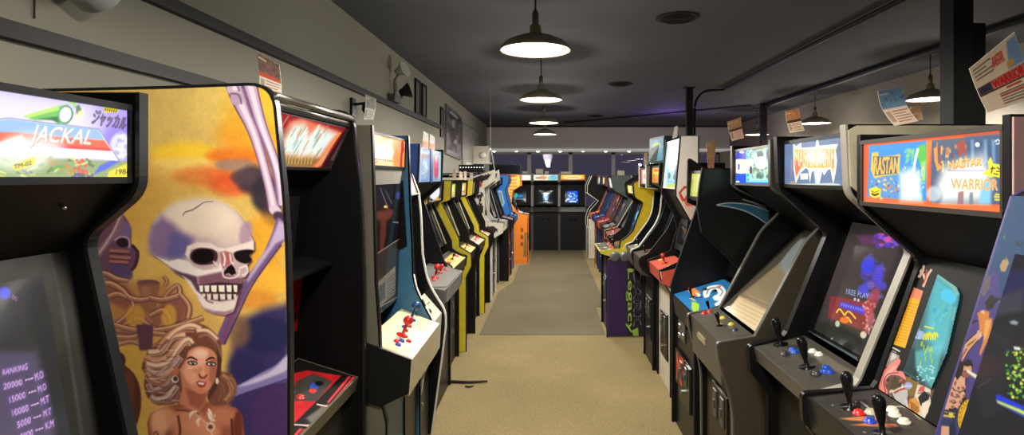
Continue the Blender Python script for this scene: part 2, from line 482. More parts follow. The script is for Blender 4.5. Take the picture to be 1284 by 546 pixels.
    def overlay(s, nx=40, ny=24, gain=1.0, px=False, base=(60, 60, 60), rough=.35, m=.012, name='panel_overlay'):
        A, B = np.array(s.cpA), np.array(s.cpB); u = (B-A)
        return s.canvas(name, tuple(A+u*.03), tuple(B-u*.02), nx, ny, art_mat(gain, rough), s.cp, s.cp0+m, s.cp1-m, px=px, base=base, lift=.0015)
# ------------------------------------------------------------------ room
LW, RW, YB, YF, CZ = -1.54, 4.35, 13.95, -2.6, 2.88
YW = 14.75
def boxobj(name, x0, x1, y0, y1, z0, z1, m, parent=None):
    bm = bmesh.new(); b_box(bm, x0, x1, y0, y1, z0, z1); return link(name, bm, m, parent)

def carpet(name, c0, c1, scale, bump):
    m = bpy.data.materials.new(name); m.use_nodes = True; nt = m.node_tree; b = nt.nodes['Principled BSDF']
    tc = nt.nodes.new('ShaderNodeTexCoord')
    n1 = nt.nodes.new('ShaderNodeTexNoise'); n1.inputs['Scale'].default_value = scale; n1.inputs['Detail'].default_value = 8
    n2 = nt.nodes.new('ShaderNodeTexNoise'); n2.inputs['Scale'].default_value = 1.3; n2.inputs['Detail'].default_value = 4
    n3 = nt.nodes.new('ShaderNodeTexVoronoi'); n3.inputs['Scale'].default_value = scale*2.2
    for n in (n1, n2, n3): nt.links.new(tc.outputs['Object'], n.inputs['Vector'])
    m1 = nt.nodes.new('ShaderNodeMath'); m1.operation = 'MULTIPLY_ADD'; m1.inputs[1].default_value = .5
    nt.links.new(n1.outputs['Fac'], m1.inputs[0])
    m2 = nt.nodes.new('ShaderNodeMath'); m2.operation = 'MULTIPLY'; m2.inputs[1].default_value = .45; nt.links.new(n2.outputs['Fac'], m2.inputs[0])
    nt.links.new(m2.outputs[0], m1.inputs[2])
    m3 = nt.nodes.new('ShaderNodeMath'); m3.operation = 'MULTIPLY_ADD'; m3.inputs[1].default_value = .25
    nt.links.new(n3.outputs['Distance'], m3.inputs[0]); nt.links.new(m1.outputs[0], m3.inputs[2])
    r = nt.nodes.new('ShaderNodeValToRGB'); r.color_ramp.elements[0].position = .25; r.color_ramp.elements[1].position = .85
    r.color_ramp.elements[0].color = (*lin(c0), 1); r.color_ramp.elements[1].color = (*lin(c1), 1)
    nt.links.new(m3.outputs[0], r.inputs['Fac']); nt.links.new(r.outputs['Color'], b.inputs['Base Color'])
    b.inputs['Roughness'].default_value = .9; b.inputs['Specular IOR Level'].default_value = .15
    bp = nt.nodes.new('ShaderNodeBump'); bp.inputs['Strength'].default_value = bump; bp.inputs['Distance'].default_value = .004
    nt.links.new(n1.outputs['Fac'], bp.inputs['Height']); nt.links.new(bp.outputs['Normal'], b.inputs['Normal'])
    return m
FLOORM = carpet('beige_carpet_tiles', (96, 84, 55), (146, 130, 92), 55, .35)
MATM = carpet('grey_brown_runner', (78, 70, 54), (114, 104, 82), 70, .35)
WALLM = mat('wall_paint_grey', (141, 138, 122), .75, 0, .05, 3)
CEILM = mat('ceiling_paint_charcoal', (84, 87, 95), .85, 0, .12, 2.5)
DARKTRIM = mat('trim_dark_grey', (46, 44, 41), .5)
struct(boxobj('floor', LW-.1, RW+.1, YF-.1, YW+.2, -.1, 0, FLOORM))
bm = bmesh.new()
rn = [(-.735, 5.95), (.57, 5.95), (.57, 7.2), (.70, 7.25), (.70, 11.2), (.70, 12.76), (-.40, 12.76), (-.40, 10.7), (-.58, 10.6), (-.58, 8.9), (-.735, 8.2)]
b_prism(bm, None, [(x, y, 0) for x, y in rn], [(x, y, .005) for x, y in rn]); r = link('aisle_runner', bm, MATM)
tag(r, 'long dark grey brown carpet runner along the far half of the aisle', 'carpet')
struct(boxobj('ceiling', LW-.1, RW+.1, YF-.1, YW+.2, CZ, CZ+.1, CEILM))
struct(boxobj('wall_left', LW-.1, LW, YF, YW+.1, 0, CZ, WALLM))
struct(boxobj('wall_right', RW, RW+.1, YF, YW+.1, 0, CZ, mat('wall_paint_right', (140, 132, 118), .75, 0, .06, 3)))
struct(boxobj('wall_front', LW, RW, YF-.1, YF, 0, CZ, WALLM))
# the back: dropped soffit, then a glazed shop front behind it
struct(boxobj('wall_back', LW, RW, YB, YB+.12, 2.32, CZ, mat('soffit_paint', (212, 209, 198), .75, 0, .05, 3)))
struct(boxobj('trim_1', LW, RW, YB-.04, YW, 2.275, 2.322, mat('soffit_ledge_glow', (226, 224, 218), .5, 0, .05, 4, 0, .28)))  # ledge is no lamp; slight emission added so its front edge looks lit
struct(boxobj('wall_back_low', LW, RW, YW, YW+.1, 0, .75, WALLM))
gl = bpy.data.materials.new('night_window_glass'); gl.use_nodes = True; nt = gl.node_tree
for n in list(nt.nodes): nt.nodes.remove(n)
o_ = nt.nodes.new('ShaderNodeOutputMaterial'); mx = nt.nodes.new('ShaderNodeMixShader'); mx.inputs['Fac'].default_value = .02
tr = nt.nodes.new('ShaderNodeBsdfTransparent'); tr.inputs['Color'].default_value = (.82, .8, .9, 1)
g = nt.nodes.new('ShaderNodeBsdfGlossy'); g.inputs['Roughness'].default_value = .03; g.inputs['Color'].default_value = (.9, .88, 1, 1)
nz = nt.nodes.new('ShaderNodeTexNoise'); nz.inputs['Scale'].default_value = .8
mr = nt.nodes.new('ShaderNodeMapRange'); mr.inputs['To Min'].default_value = .0; mr.inputs['To Max'].default_value = .001
nt.links.new(nz.outputs['Fac'], mr.inputs['Value']); nt.links.new(mr.outputs['Result'], g.inputs['Roughness'])
nt.links.new(tr.outputs[0], mx.inputs[1]); nt.links.new(g.outputs[0], mx.inputs[2]); nt.links.new(mx.outputs[0], o_.inputs['Surface'])
MULL = mat('window_mullion_grey', (128, 124, 122), .45, .3)
wx = [-1.5, -.54, .52, 1.62, 2.7, 3.6, 4.32]
for i in range(6):
    fr = bmesh.new()
    for (x0, x1, z0, z1) in ((wx[i], wx[i]+.05, .75, 2.285), (wx[i+1]-.05, wx[i+1], .75, 2.285), (wx[i], wx[i+1], .75, .82), (wx[i], wx[i+1], 2.22, 2.285)):
        b_box(fr, x0, x1, YW, YW+.07, z0, z1)
    w = struct(link('window_%d' % (i+1), fr, MULL))
    bm = bmesh.new(); b_box(bm, wx[i]+.05, wx[i+1]-.05, YW+.03, YW+.036, .82, 2.22); link('pane', bm, gl, w)
# street outside
st = bpy.data.materials.new('night_street'); st.use_nodes = True; nt = st.node_tree; b = nt.nodes['Principled BSDF']
b.inputs['Base Color'].default_value = (.03, .03, .035, 1)
boxo = boxobj('car_park', -14, 20, YW+.25, 34, -.2, -.1, st); struct(boxo)
# rails along the left wall
struct(boxobj('trim_2', LW, LW+.035, YF, 7.9, 2.305, 2.355, DARKTRIM))
struct(boxobj('trim_3', LW, LW+.03, YF, 3.3, 2.03, 2.08, DARKTRIM))
struct(boxobj('trim_4', LW, RW, YB-.02, YB, CZ-.035, CZ, mat('soffit_top_trim', (40, 39, 38), .6)))
struct(boxobj('baseboard_left', LW, LW+.015, YF, YW, 0, .1, DARKTRIM))
struct(boxobj('baseboard_right', RW-.015, RW, YF, YW, 0, .1, DARKTRIM))
# ------------------------------------------------------------------ lights
SHADE = mat('lamp_enamel_outside', (150, 142, 122), .5)
def glowcol(name, col, e):
    m = mat(name, col, .5, 0, .02, 5, 0, e); return m
BULB = glowcol('lamp_diffuser', (255, 248, 232), 6.0)
def pendant(x, y, z, label, group, power=56, R=.212):
    t = tag(empty('pendant_lamp', (x, y, z)), label, 'lamp', group)
    bm = bmesh.new()
    b_lathe(bm, [(R, 0), (R+.004, .004), (R*.98, .022), (R*.84, .052), (R*.52, .082), (R*.24, .1), (R*.17, .108), (R*.16, .15), (R*.1, .16),
                 (R*.1, .15), (R*.14, .1), (R*.46, .076), (R*.78, .046), (R*.93, .02), (R*.96, .004), (R, 0)], 36)
    link('lamp_shade', bm, SHADE, t, True)
    bm = bmesh.new(); b_lathe(bm, [(0, .012), (R*.6, .011), (R*.955, .008), (R*.955, .014), (0, .02)], 36); link('diffuser', bm, BULB, t, True)
    bm = bmesh.new(); b_tube(bm, [(0, 0, .15), (0, 0, CZ-z-.03)], .006, 8); link('stem', bm, STEEL, t)
    bm = bmesh.new(); b_lathe(bm, [(0, 0), (.05, .002), (.055, .02), (.06, .04), (0, .04)], 20, (0, 0, CZ-z-.04)); link('canopy', bm, STEEL, t, True)
    bm = bmesh.new(); b_lathe(bm, [(.016, .14), (.02, .145), (.02, .23), (.012, .245), (0, .245)], 14); link('socket', bm, mat('socket_metal', (120, 116, 104), .35, .8), t, True)
    light(x, y, z-.02, power)
    l = bpy.data.lights.new('pendant_fill', 'POINT'); l.energy = power*.36; l.shadow_soft_size = .07; l.color = (1, .95, .88); o = bpy.data.objects.new('pendant_fill', l); COL.objects.link(o); o.location = (x, y, z-.26)  # added fill point below each pendant, brightens ceiling and upper walls
def light(x, y, z, power, size=.4, col=(1, .95, .86), rot=None):
    l = bpy.data.lights.new('lamp_light', 'AREA'); l.shape = 'DISK'; l.size = size; l.energy = power; l.color = col
    o = bpy.data.objects.new('lamp_light', l); COL.objects.link(o); o.location = (x, y, z)
    if rot: o.rotation_euler = rot
    return o
ordl = ['nearest', 'second nearest', 'third', 'farthest']
for k, y in enumerate((3.48, 5.73, 8.2, 10.4)):
    pendant(-.09 - .002*k, y, 2.405, 'round warm pendant lamp over the aisle, %s from the front' % ordl[k], 'pendant lamps over the main aisle', 50 if y < 7 else 56)
for k, y in enumerate((5.65, 8.2, 10.4)):
    lab = ['beside the square black post', 'behind the second flyer from the right row top', 'half hidden behind the thin ceiling post'][k]
    lab = ['largest of the right hand pendants, partly behind the square black post', 'middle of the right hand pendants, fully in view', 'smallest right hand pendant, half hidden behind a thin black post'][k]
    pendant(3.74+.04*(k == 1), y, 2.40, 'wide dark pendant lamp, ' + lab, 'pendant lamps over the right side aisle', 34)
for y in (1.2, -.9): light(-.09, y, 2.39, 50)  # unseen fill lights added without fixtures, continuing the pendant row
light(3.74, 3.2, 2.39, 22); light(3.74, .9, 2.39, 22)
for (x, y, s_, w_) in ((.99, 4.46, .12, 0), (.93, 7.63, .12, 0), (.91, 11.6, .12, 0)):
    t = tag(empty('ceiling_vent', (x, y, CZ)), 'flat dark round vent in the ceiling, ' + {4.46: 'nearest of the three', 7.63: 'middle of the three', 11.6: 'farthest of the three'}[y], 'vent', 'round vents in the dark ceiling')
    bm = bmesh.new(); b_lathe(bm, [(.17, 0), (.17, -.006), (.14, -.014), (.0, -.014)], 28); link('vent_ring', bm, mat('vent_dark', (40, 40, 41), .6), t)
    bm = bmesh.new()
    for k in range(3): b_lathe(bm, [(.125-.04*k, -.014), (.125-.04*k, -.02), (.1-.04*k, -.017), (.1-.04*k, -.014)], 24)
    link('vent_louvre', bm, MATTE, t)
l = bpy.data.lights.new('violet_glow', 'POINT'); l.energy = 14; l.color = (.42, .22, 1); l.shadow_soft_size = .1
o = bpy.data.objects.new('violet_glow', l); COL.objects.link(o); o.location = (2.3, 11.0, 2.45)
# recessed downlights in the soffit ledge
for k, x in enumerate((-1.38, -.83, -.3, .24, .80, 1.36, 1.93, 2.6, 3.4)):
    t = tag(empty('downlight', (x, YB+.1, 2.275)), 'small bright round downlight under the back soffit, number %s from the left wall' % ['one', 'two', 'three', 'four', 'five', 'six', 'seven', 'eight', 'nine'][k], 'light', 'downlights under the back soffit')
    bm = bmesh.new(); b_lathe(bm, [(.05, 0), (.065, -.004), (.065, -.01), (.045, -.012), (.045, 0)], 20); link('bezel_ring', bm, WHITEP, t)
    light(x, YB+.1, 2.255, 4, .08, (1, .96, .9))
    bm = bmesh.new(); b_lathe(bm, [(.043, -.004), (.03, -.022), (0, -.028)], 16); link('bulb', bm, glowcol('downlight_bulb', (255, 250, 240), 14 if k in (0, 2, 3, 5, 6, 8) else 4), t, True)
# ------------------------------------------------------------------ posts and conduits
PAINT = mat('post_black_paint', (30, 30, 31), .45)
def post(x, y, w, label, extra=None):
    t = tag(empty('ceiling_post', (x, y, 0)), label, 'post')
    bm = bmesh.new(); b_box(bm, -w/2, w/2, -w/2, w/2, 0, CZ); link('shaft', bm, PAINT, t)
    bm = bmesh.new(); b_box(bm, -w*.8, w*.8, -w*.8, w*.8, CZ-.012, CZ); link('flange_plate', bm, PAINT, t)
    return t
post(2.03, 2.87, .098, 'square black steel post nearest the camera, behind the right row')
p = post(1.93, 7.97, .085, 'slim black post with a bent conduit at its top')
bm = bmesh.new(); b_tube(bm, [(.07, -.02, 1.2), (.07, -.02, CZ-.3)] + [(.07+.22*(1-math.cos(t)), -.02, CZ-.3+.26*math.sin(t)) for t in np.linspace(.2, 1.57, 7)] + [(.5, -.02, CZ-.04)], .018, 8); link('conduit', bm, PAINT, p, True)
post(3.6, 9.7, .09, 'slim black post beside the smallest right hand pendant')
p2 = tag(boxobj('ceiling_post', 2.21, 2.29, 3.02, 3.10, 0, 2.45, PAINT), 'shorter black post just right of the nearest square post', 'post')
def conduit(pts, r, label):
    bm = bmesh.new(); b_tube(bm, pts, r, 8); return tag(link('conduit', bm, mat('conduit_dark', (44, 43, 43), .5), None, True), label, 'conduit')
conduit([(2.40, 1.5, CZ-.03), (2.40, 8.0, CZ-.03)], .022, 'dark conduit pipe along the ceiling, ending at the slim post')
conduit([(3.62, .5, CZ-.04), (3.62, 9.66, CZ-.04)], .035, 'thick dark conduit along the ceiling above the right side pendants')
conduit([(.3, 12.9, CZ-.025), (3.4, 9.75, CZ-.025)], .014, 'thin dark cable pipe crossing the ceiling diagonally at the back')
# ------------------------------------------------------------------ things on the left wall
def onwall(px, py):   # wall point from a position on the photograph
    Y = -LW*F/(CX-px); return (LW, Y, CH-(py-CY)*Y/F)
GREYP = mat('grey_plastic', (120, 118, 112), .5); CLEAR = mat('lamp_lens', (190, 188, 180), .25)
# emergency light with two heads
t = tag(empty('emergency_light', (LW, 5.55, 2.36)), 'grey twin head emergency light standing on the upper wall rail', 'light')
bm = bmesh.new(); b_box(bm, 0, .07, -.12, .12, .0, .07); link('battery_box', bm, mat('housing_grey', (88, 86, 80), .5), t)
def head(t, y, z, m, tilt):
    from mathutils import Matrix
    M = Matrix.Rotation(1.2, 3, 'Y') @ Matrix.Rotation(tilt, 3, 'X')
    bm = bmesh.new(); b_lathe(bm, [(0, -.07), (.03, -.065), (.045, -.02), (.075, .03), (.08, .04), (.07, .04), (0, .03)], 18, (.11, y, z), M)
    h = link('lamp_head', bm, m, t, True)
    bm = bmesh.new(); b_tube(bm, [(.04, y-.02, .05), (.05, y-.01, z-.09), (.09, y, z-.03)], .012, 6); link('arm', bm, STEEL, t)
    return h
head(t, -.02, .31, CLEAR, .3); head(t, .14, .13, mat('lamp_head_dark', (40, 40, 40), .5), -.3)
t = tag(empty('spotlight', (LW, 4.45, 2.17)), 'small dark spotlight on a bracket above the red marquee', 'light')
bm = bmesh.new(); b_box(bm, 0, .02, -.04, .04, -.06, .08); b_tube(bm, [(.01, 0, .03), (.16, .02, .05)], .012, 6); link('bracket', bm, SATIN, t)
bm = bmesh.new(); b_lathe(bm, [(0, -.05), (.03, -.045), (.05, -.01), (.045, .03), (.02, .05), (0, .052)], 16, (.13, .0, .0)); link('lamp_head', bm, mat('ball_dark_metal', (50, 48, 45), .2, .8), t, True)
# camera/projector at the top left corner of the picture
t = tag(empty('wall_fixture', (LW, 1.72, 2.212)), 'white cylindrical wall fixture with a curved black hose, top left corner', 'fixture')
bm = bmesh.new()
from mathutils import Matrix
b_lathe(bm, [(0, -.1), (.07, -.1), (.078, -.09), (.078, .12), (.07, .13), (0, .13)], 26, (.085, .05, .055), Matrix.Rotation(1.2, 3, 'X')); link('housing', bm, mat('fixture_white', (190, 188, 184), .3), t, True)
bm = bmesh.new(); b_tube(bm, crm([(.03, -.17, .2), (.05, -.12, .05), (.06, -.07, -.005), (.06, -.03, .03)], 6), .012, 8); link('hose', bm, mat('hose_black', (18, 18, 18), .12), t, True)
bm = bmesh.new(); b_tube(bm, [(.004, -.01, -.0), (.004, -.01, -.1)], .0025, 6); link('cord', bm, DARKTRIM, t)
# pictures
def frame(Y0, Y1, z0, z1, label, art, fcol, depth=.02, tilt=0.0, name='picture_frame'):
    t = tag(empty(name, (LW, (Y0+Y1)/2, (z0+z1)/2)), label, 'picture'); w, h = (Y1-Y0)/2, (z1-z0)/2
    bm = bmesh.new(); b = .025
    for (y0, y1, a0, a1) in ((-w, w, -h, -h+b), (-w, w, h-b, h), (-w, -w+b, -h+b, h-b), (w-b, w, -h+b, h-b)):
        b_box(bm, .004, depth, y0, y1, a0, a1)
    link('frame', bm, fcol, t)
    nx, ny = 40, 60
    c = Canvas('print', nx, ny, lambda a, b_: np.c_[np.full(len(a), depth*.6), -w+.01+(2*w-.02)*a, -h+.01+(2*h-.02)*b_], lambda x, y: (x*(nx-1), y*(ny-1)), art_mat(1.0, .3), t)
    art(c); c.done()
    bm = bmesh.new(); b_box(bm, .002, depth*.5, -w+.01, w-.01, -h+.01, h-.01); link('backing', bm, MATTE, t)
    t.rotation_euler = (tilt, 0, 0)
    return t
BLK = mat('frame_black', (24, 23, 23), .4)
def artA(c):
    c.fill((120, 114, 108)); c.rect(.25, .06, .75, .94, (96, 92, 88)); c.rect(.32, .12, .68, .9, (128, 122, 116))
    for k in range(7): c.rect(.38, .2+k*.1, .62, .24+k*.1, (80, 76, 72))
frame(6.5, 6.74, 2.36, 2.76, 'narrow black framed picture on the left wall, nearer of the pair', artA, BLK)
frame(6.84, 7.08, 2.36, 2.76, 'narrow black framed picture on the left wall, farther of the pair', artA, BLK)
frame(8.0, 8.2, 2.2, 2.62, 'small dark framed picture tucked behind the tilted grey poster', artA, BLK)
def artB(c):
    c.fill((96, 90, 94)); c.noise(.9, 6, 3); c.ell(.45, .72, .09, .1, (170, 165, 168), 0, 3)
    c.rect(.25, .9, .75, .95, (190, 188, 188)); c.poly([(.3, .2), (.42, .6), (.55, .62), (.68, .2)], (60, 56, 60), 4)
    for k in range(14): c.ell(rng.rand(), .1+.35*rng.rand(), .08, .03, (150, 146, 148), rng.rand()*3, 3, .5)
    c.ell(.6, .35, .1, .05, (215, 212, 212), .4, 3, .7); c.rect(.1, .04, .9, .1, (150, 146, 146))
frame(8.36, 9.8, 1.95, 2.68, 'large tilted grey poster in a thin metal frame on the left wall', artB, mat('frame_silver', (140, 138, 136), .3, .6), .03, -.04)
def artC(c):
    c.fill((150, 148, 140)); c.noise(.12, 5, 4); c.stroke([(.62, .2), (.66, .5), (.8, .62), (.86, .8)], .06, (90, 88, 84), 3); c.ell(.4, .15, .2, .04, (220, 218, 210), 0, 3)
frame(9.95, 12.2, 1.75, 2.6, 'pale grey board with a faint drawing at the far end of the left wall', artC, mat('frame_grey', (120, 118, 112), .5), .02)
# white wall box at the back left corner
t = tag(empty('wall_cabinet', (LW, 11.6, 1.93)), 'small white wall cabinet with a round dial at the back left corner', 'cabinet')
bm = bmesh.new(); b_box(bm, .005, .31, -.2, .2, 0, .3); link('body', bm, mat('cabinet_white', (205, 198, 180), .5), t)
bm = bmesh.new(); b_lathe(bm, [(0, .0), (.07, .0), (.06, .02), (0, .024)], 22, (.2, -.2, .14), Matrix.Rotation(math.pi/2, 3, 'X')); link('dial', bm, mat('dial_cream', (225, 220, 205), .4), t, True)
bm = bmesh.new(); b_box(bm, .0, .34, -.24, .24, -.03, 0); b_box(bm, 0, .33, -.23, .23, .3, .32); link('shelf_board', bm, WHITEP, t)
# floor litter
for (x0, x1, y, r_, lab) in ((-.79, -.5, 4.56, .012, 'thin dark cable strip lying on the carpet beside the left row'), (-.66, -.60, 4.47, .008, 'tiny dark scrap on the carpet next to the cable strip')):
    bm = bmesh.new(); b_tube(bm, [(x0, y, r_), ((x0+x1)/2, y-.01, r_), (x1, y+.01, r_)], [r_, r_*.9, r_*.6], 6); tag(link('cable_scrap', bm, mat('scrap_dark', (48, 42, 34), .7), None, True), lab, 'cable')
# world: dim purple night seen through the shop front
w = bpy.data.worlds.new('night'); SC.world = w; w.use_nodes = True
nt = w.node_tree; bg = nt.nodes['Background']; bg.inputs['Color'].default_value = (*lin((84, 80, 92)), 1); bg.inputs['Strength'].default_value = .75
# ------------------------------------------------------------------ camera
cam = bpy.data.cameras.new('camera'); co = bpy.data.objects.new('camera', cam); COL.objects.link(co)
co.location = (0, 0, CH); co.rotation_euler = (math.pi/2, 0, 0)
cam.sensor_width = 36; cam.lens = 36*F/1284; cam.shift_x = -(CX-642)/1284; cam.shift_y = -(273-CY)/1284; cam.clip_start = .02
SC.camera = co
SC.view_settings.view_transform = 'Standard'; SC.view_settings.look = 'None'; SC.view_settings.exposure = 0
# ------------------------------------------------------------------ painters
def crop(x0, y0, k):
    return lambda *p: [(x0 + p[i]/k, y0 + p[i+1]/k) for i in range(0, len(p), 2)]

def skull_art(c):
    K, Wm, Rb, Bn, Dn = crop(180, 240, 3.413), crop(170, 396, 3.64), crop(100, 256, 3.414), crop(270, 100, 2.73), crop(270, 300, 2.22)
    c.fill((214, 176, 92))
    for (x, y, rx, ry, col, so, al) in ((250, 120, 130, 40, (222, 190, 104), 50, .9), (330, 150, 50, 60, (222, 168, 44), 50, .8), (190, 170, 70, 60, (212, 178, 98), 60, .8),
        (232, 194, 42, 16, (240, 196, 52), 22, .95), (250, 205, 60, 8, (236, 205, 130), 12, .6), (305, 196, 46, 12, (226, 110, 36), 18, .9), (262, 222, 46, 13, (226, 92, 40), 18, .75), (290, 232, 30, 14, (220, 84, 44), 16, .8),
        (312, 170, 40, 22, (228, 150, 44), 30, .7), (296, 207, 26, 8, (150, 122, 112), 10, .8), (318, 226, 22, 18, (66, 52, 62), 14, .95), (335, 244, 20, 24, (50, 42, 52), 14, .95), (342, 268, 14, 18, (72, 48, 52), 12, .8),
        (305, 222, 16, 9, (84, 66, 76), 9, .8), (345, 212, 16, 14, (150, 90, 60), 14, .6), (150, 250, 60, 60, (206, 150, 66), 50, .7), (225, 300, 60, 90, (220, 174, 84), 50, .5),
        (330, 310, 26, 40, (228, 158, 40), 26, .8), (335, 352, 36, 18, (240, 176, 58), 20, .95), (318, 376, 30, 12, (224, 140, 50), 16, .8), (200, 420, 90, 60, (206, 158, 84), 50, .7), (160, 470, 50, 80, (206, 158, 66), 40, .6)):
        c.ell(x, y, rx, ry, col, 0, so, al)
    c.poly([(300, 404), (330, 388), (364, 380), (364, 560), (286, 560), (284, 470)], (58, 48, 92), 22)
    c.ell(335, 420, 32, 24, (40, 40, 78), 0, 16, .9); c.ell(345, 520, 30, 40, (76, 48, 96), 0, 24, .8); c.ell(300, 415, 14, 20, (128, 92, 70), 0, 16, .8); c.ell(310, 460, 22, 20, (48, 42, 86), 0, 14, .9)
    c.noise(.05, 30, 5); c.noise(.03, 120, 6)
    # arm bone, upper pair
    for w, col, so in ((17, (104, 74, 104), 2), (13, (186, 158, 184), 2), (6, (222, 202, 214), 3)):
        c.stroke(Bn(62, 12, 88, 80, 128, 170, 160, 270, 186, 370, 202, 445), [w*1.25, w*1.15, w*.85, w*.72, w*.72, w*.9], col, so)
        c.stroke(Bn(118, 10, 134, 70, 160, 160, 196, 260, 220, 340, 232, 430), [w*1.15, w*.95, w*.8, w*.75, w*.75, w*.8], col, so)
    c.stroke(Bn(96, 30, 120, 110, 160, 200, 196, 300, 212, 400), 2.2, (132, 98, 134), 2)
    c.ell(*Bn(64, 30)[0], 9, 9, (198, 172, 194), 0, 3); c.ell(*Bn(74, 66)[0], 8, 8, (176, 148, 178), 0, 3); c.ell(*Bn(70, 28)[0], 4, 4, (232, 214, 222), 0, 3)
    c.stroke(Bn(52, 48, 80, 52, 92, 84), 2, (110, 78, 108), 2); c.stroke(Bn(74, 10, 84, 40), 3, (140, 106, 140), 2)
    c.ell(*Bn(206, 448)[0], 8, 6, (206, 184, 198), .5, 3); c.ell(*Bn(222, 470)[0], 9, 6, (70, 50, 70), .5, 4); 
    # elbow and lower arm bone
    c.poly(Bn(214, 470, 244, 490, 250, 560) + Dn(195, 2, 150, 60, 100, 130, 60, 210, 30, 290, 4, 300, 6, 270, 40, 190, 84, 110, 130, 50) + Bn(190, 540), (112, 86, 132), 3)
    c.poly(Bn(220, 482, 240, 495, 240, 545) + Dn(170, 12, 128, 70, 92, 120, 88, 112, 120, 60, 150, 18), (186, 164, 196), 6)
    c.poly(Dn(90, 130, 60, 200, 24, 290, 8, 292, 50, 190), (122, 72, 104), 7)
    c.stroke(Dn(185, 16, 140, 76, 100, 136, 60, 220, 26, 294), 2, (70, 46, 84), 2)
    # lower right bone
    c.poly(Dn(206, 318, 170, 350, 120, 376, 70, 404, 40, 416, 46, 432, 64, 436, 110, 420, 160, 404, 206, 388), (128, 116, 168), 3, 1, 3)
    c.poly(Dn(206, 322, 160, 364, 110, 388, 66, 410, 100, 404, 150, 386, 206, 360), (196, 184, 212), 5, 1, 3)
    c.stroke(Dn(206, 388, 160, 404, 110, 420, 64, 436), 2, (64, 50, 100), 3)
    # ribs and second skull, left
    br, bd, bl_ = (128, 76, 70), (66, 36, 48), (190, 132, 96)
    c.poly(Rb(60, 60, 150, 20, 200, 60, 222, 110, 225, 180, 255, 200, 250, 250, 225, 290, 200, 330, 150, 330, 90, 310, 60, 250), (104, 68, 88), 4, 1, 3)
    c.poly(Rb(190, 70, 222, 100, 216, 140, 190, 150, 150, 130, 160, 90), (120, 96, 136), 5, .9, 3)
    c.ell(*Rb(186, 165)[0], 8, 6, (36, 22, 32), .2, 2); c.stroke(Rb(150, 155, 180, 140, 212, 150, 214, 190), 2.5, (170, 140, 160), 2)
    for q in ((130, 200, 215, 205), (130, 225, 220, 232), (130, 245, 210, 250)): c.stroke(Rb(*q), 4, (160, 104, 96), 2); c.stroke(Rb(q[0], q[1]+10, q[2], q[3]+10), 2, bd, 2)
    c.stroke(Rb(40, 260, 90, 200, 130, 150, 170, 100, 182, 30), [10, 9, 8, 7, 5], (132, 96, 108), 2); c.stroke(Rb(60, 240, 110, 176, 150, 110, 176, 50), 3, (186, 152, 156), 2)
    c.stroke(Rb(225, 175, 250, 210, 240, 262, 222, 284), 4, bd, 2); c.poly(Rb(130, 260, 200, 262, 230, 300, 210, 330, 150, 330), (86, 66, 110), 5, .9, 3)
    # spine
    c.poly(Rb(246, 335, 270, 328, 330, 330, 345, 345, 335, 400, 330, 440, 345, 460, 340, 546, 250, 546, 255, 450, 262, 400), (84, 50, 74), 3, 1, 2)
    c.poly(Rb(268, 345, 300, 345, 306, 400, 272, 395), (134, 96, 118), 5); c.poly(Rb(270, 465, 312, 465, 314, 540, 272, 540), (132, 92, 112), 6)
    c.ell(*Rb(297, 338)[0], 13, 4, (66, 42, 68), 0, 2); c.ell(*Rb(297, 458)[0], 14, 4.5, (150, 104, 108), 0, 2); c.ell(*Rb(297, 452)[0], 12, 3, (70, 40, 56), 0, 2)
    c.poly(Rb(60, 330, 130, 320, 240, 330, 350, 330, 430, 370, 480, 430, 470, 560, 120, 560, 100, 450), (170, 112, 72), 22, .75); c.poly(Rb(80, 330, 200, 345, 255, 420, 240, 470, 130, 420, 90, 400), (120, 70, 60), 12, .7); c.poly(Rb(340, 400, 440, 390, 470, 450, 430, 520, 350, 470), (120, 70, 66), 12, .7); c.poly(Rb(140, 500, 240, 500, 250, 600, 140, 600), (150, 92, 70), 10, .7)
    def rib(p, w): c.stroke(Rb(*p), [x*1.25 for x in w], bd, 2); c.stroke(Rb(*p), w, (158, 104, 84), 2); c.stroke([(x, y-1.4) for x, y in Rb(*p)], [x*.35 for x in w], (214, 160, 116), 2)
    rib((70, 340, 130, 340, 180, 365, 215, 400, 260, 410, 300, 405), [6, 7, 7, 7, 6, 5]); rib((70, 290, 120, 300, 160, 320, 210, 330), [6, 6, 6, 4])
    rib((60, 450, 110, 405, 160, 385, 200, 400), [5, 6, 6, 4]); rib((300, 400, 350, 410, 400, 400, 430, 385, 420, 350, 380, 380, 360, 410), [5, 6, 6, 6, 5, 4, 3])
    rib((430, 385, 470, 440, 460, 500, 430, 560), [5, 6, 6, 5]); rib((190, 520, 250, 490, 300, 520, 340, 540), [4, 5, 5, 5]); rib((360, 310, 375, 330, 368, 350), [3, 4, 3])
    rib((150, 520, 200, 480, 230, 440, 225, 420), [5, 5, 5, 4]); rib((160, 540, 240, 545, 330, 545, 420, 520, 470, 500), [6, 7, 8, 7, 6]); rib((300, 480, 360, 455, 390, 500, 380, 540), [5, 6, 5, 5])
    c.ell(*Rb(240, 480)[0], 12, 15, (206, 150, 66), 0, 6, .8); c.ell(*Rb(385, 480)[0], 9, 15, (216, 160, 66), 0, 6, .8)
    R2 = crop(100, 310, 2.314)
    for p, w in (((100, 225, 160, 240, 230, 240, 300, 225, 360, 205), 6), ((95, 260, 150, 262, 200, 250, 260, 255), 5), ((110, 285, 150, 275, 190, 290), 4)):
        c.stroke(R2(*p), w*1.2, bd, 2); c.stroke(R2(*p), w, (164, 108, 84), 2); c.stroke([(x, y-1.5) for x, y in R2(*p)], w*.35, (214, 164, 118), 2)
    c.poly(R2(165, 225, 215, 225, 212, 300, 175, 300), (96, 60, 76), 4)
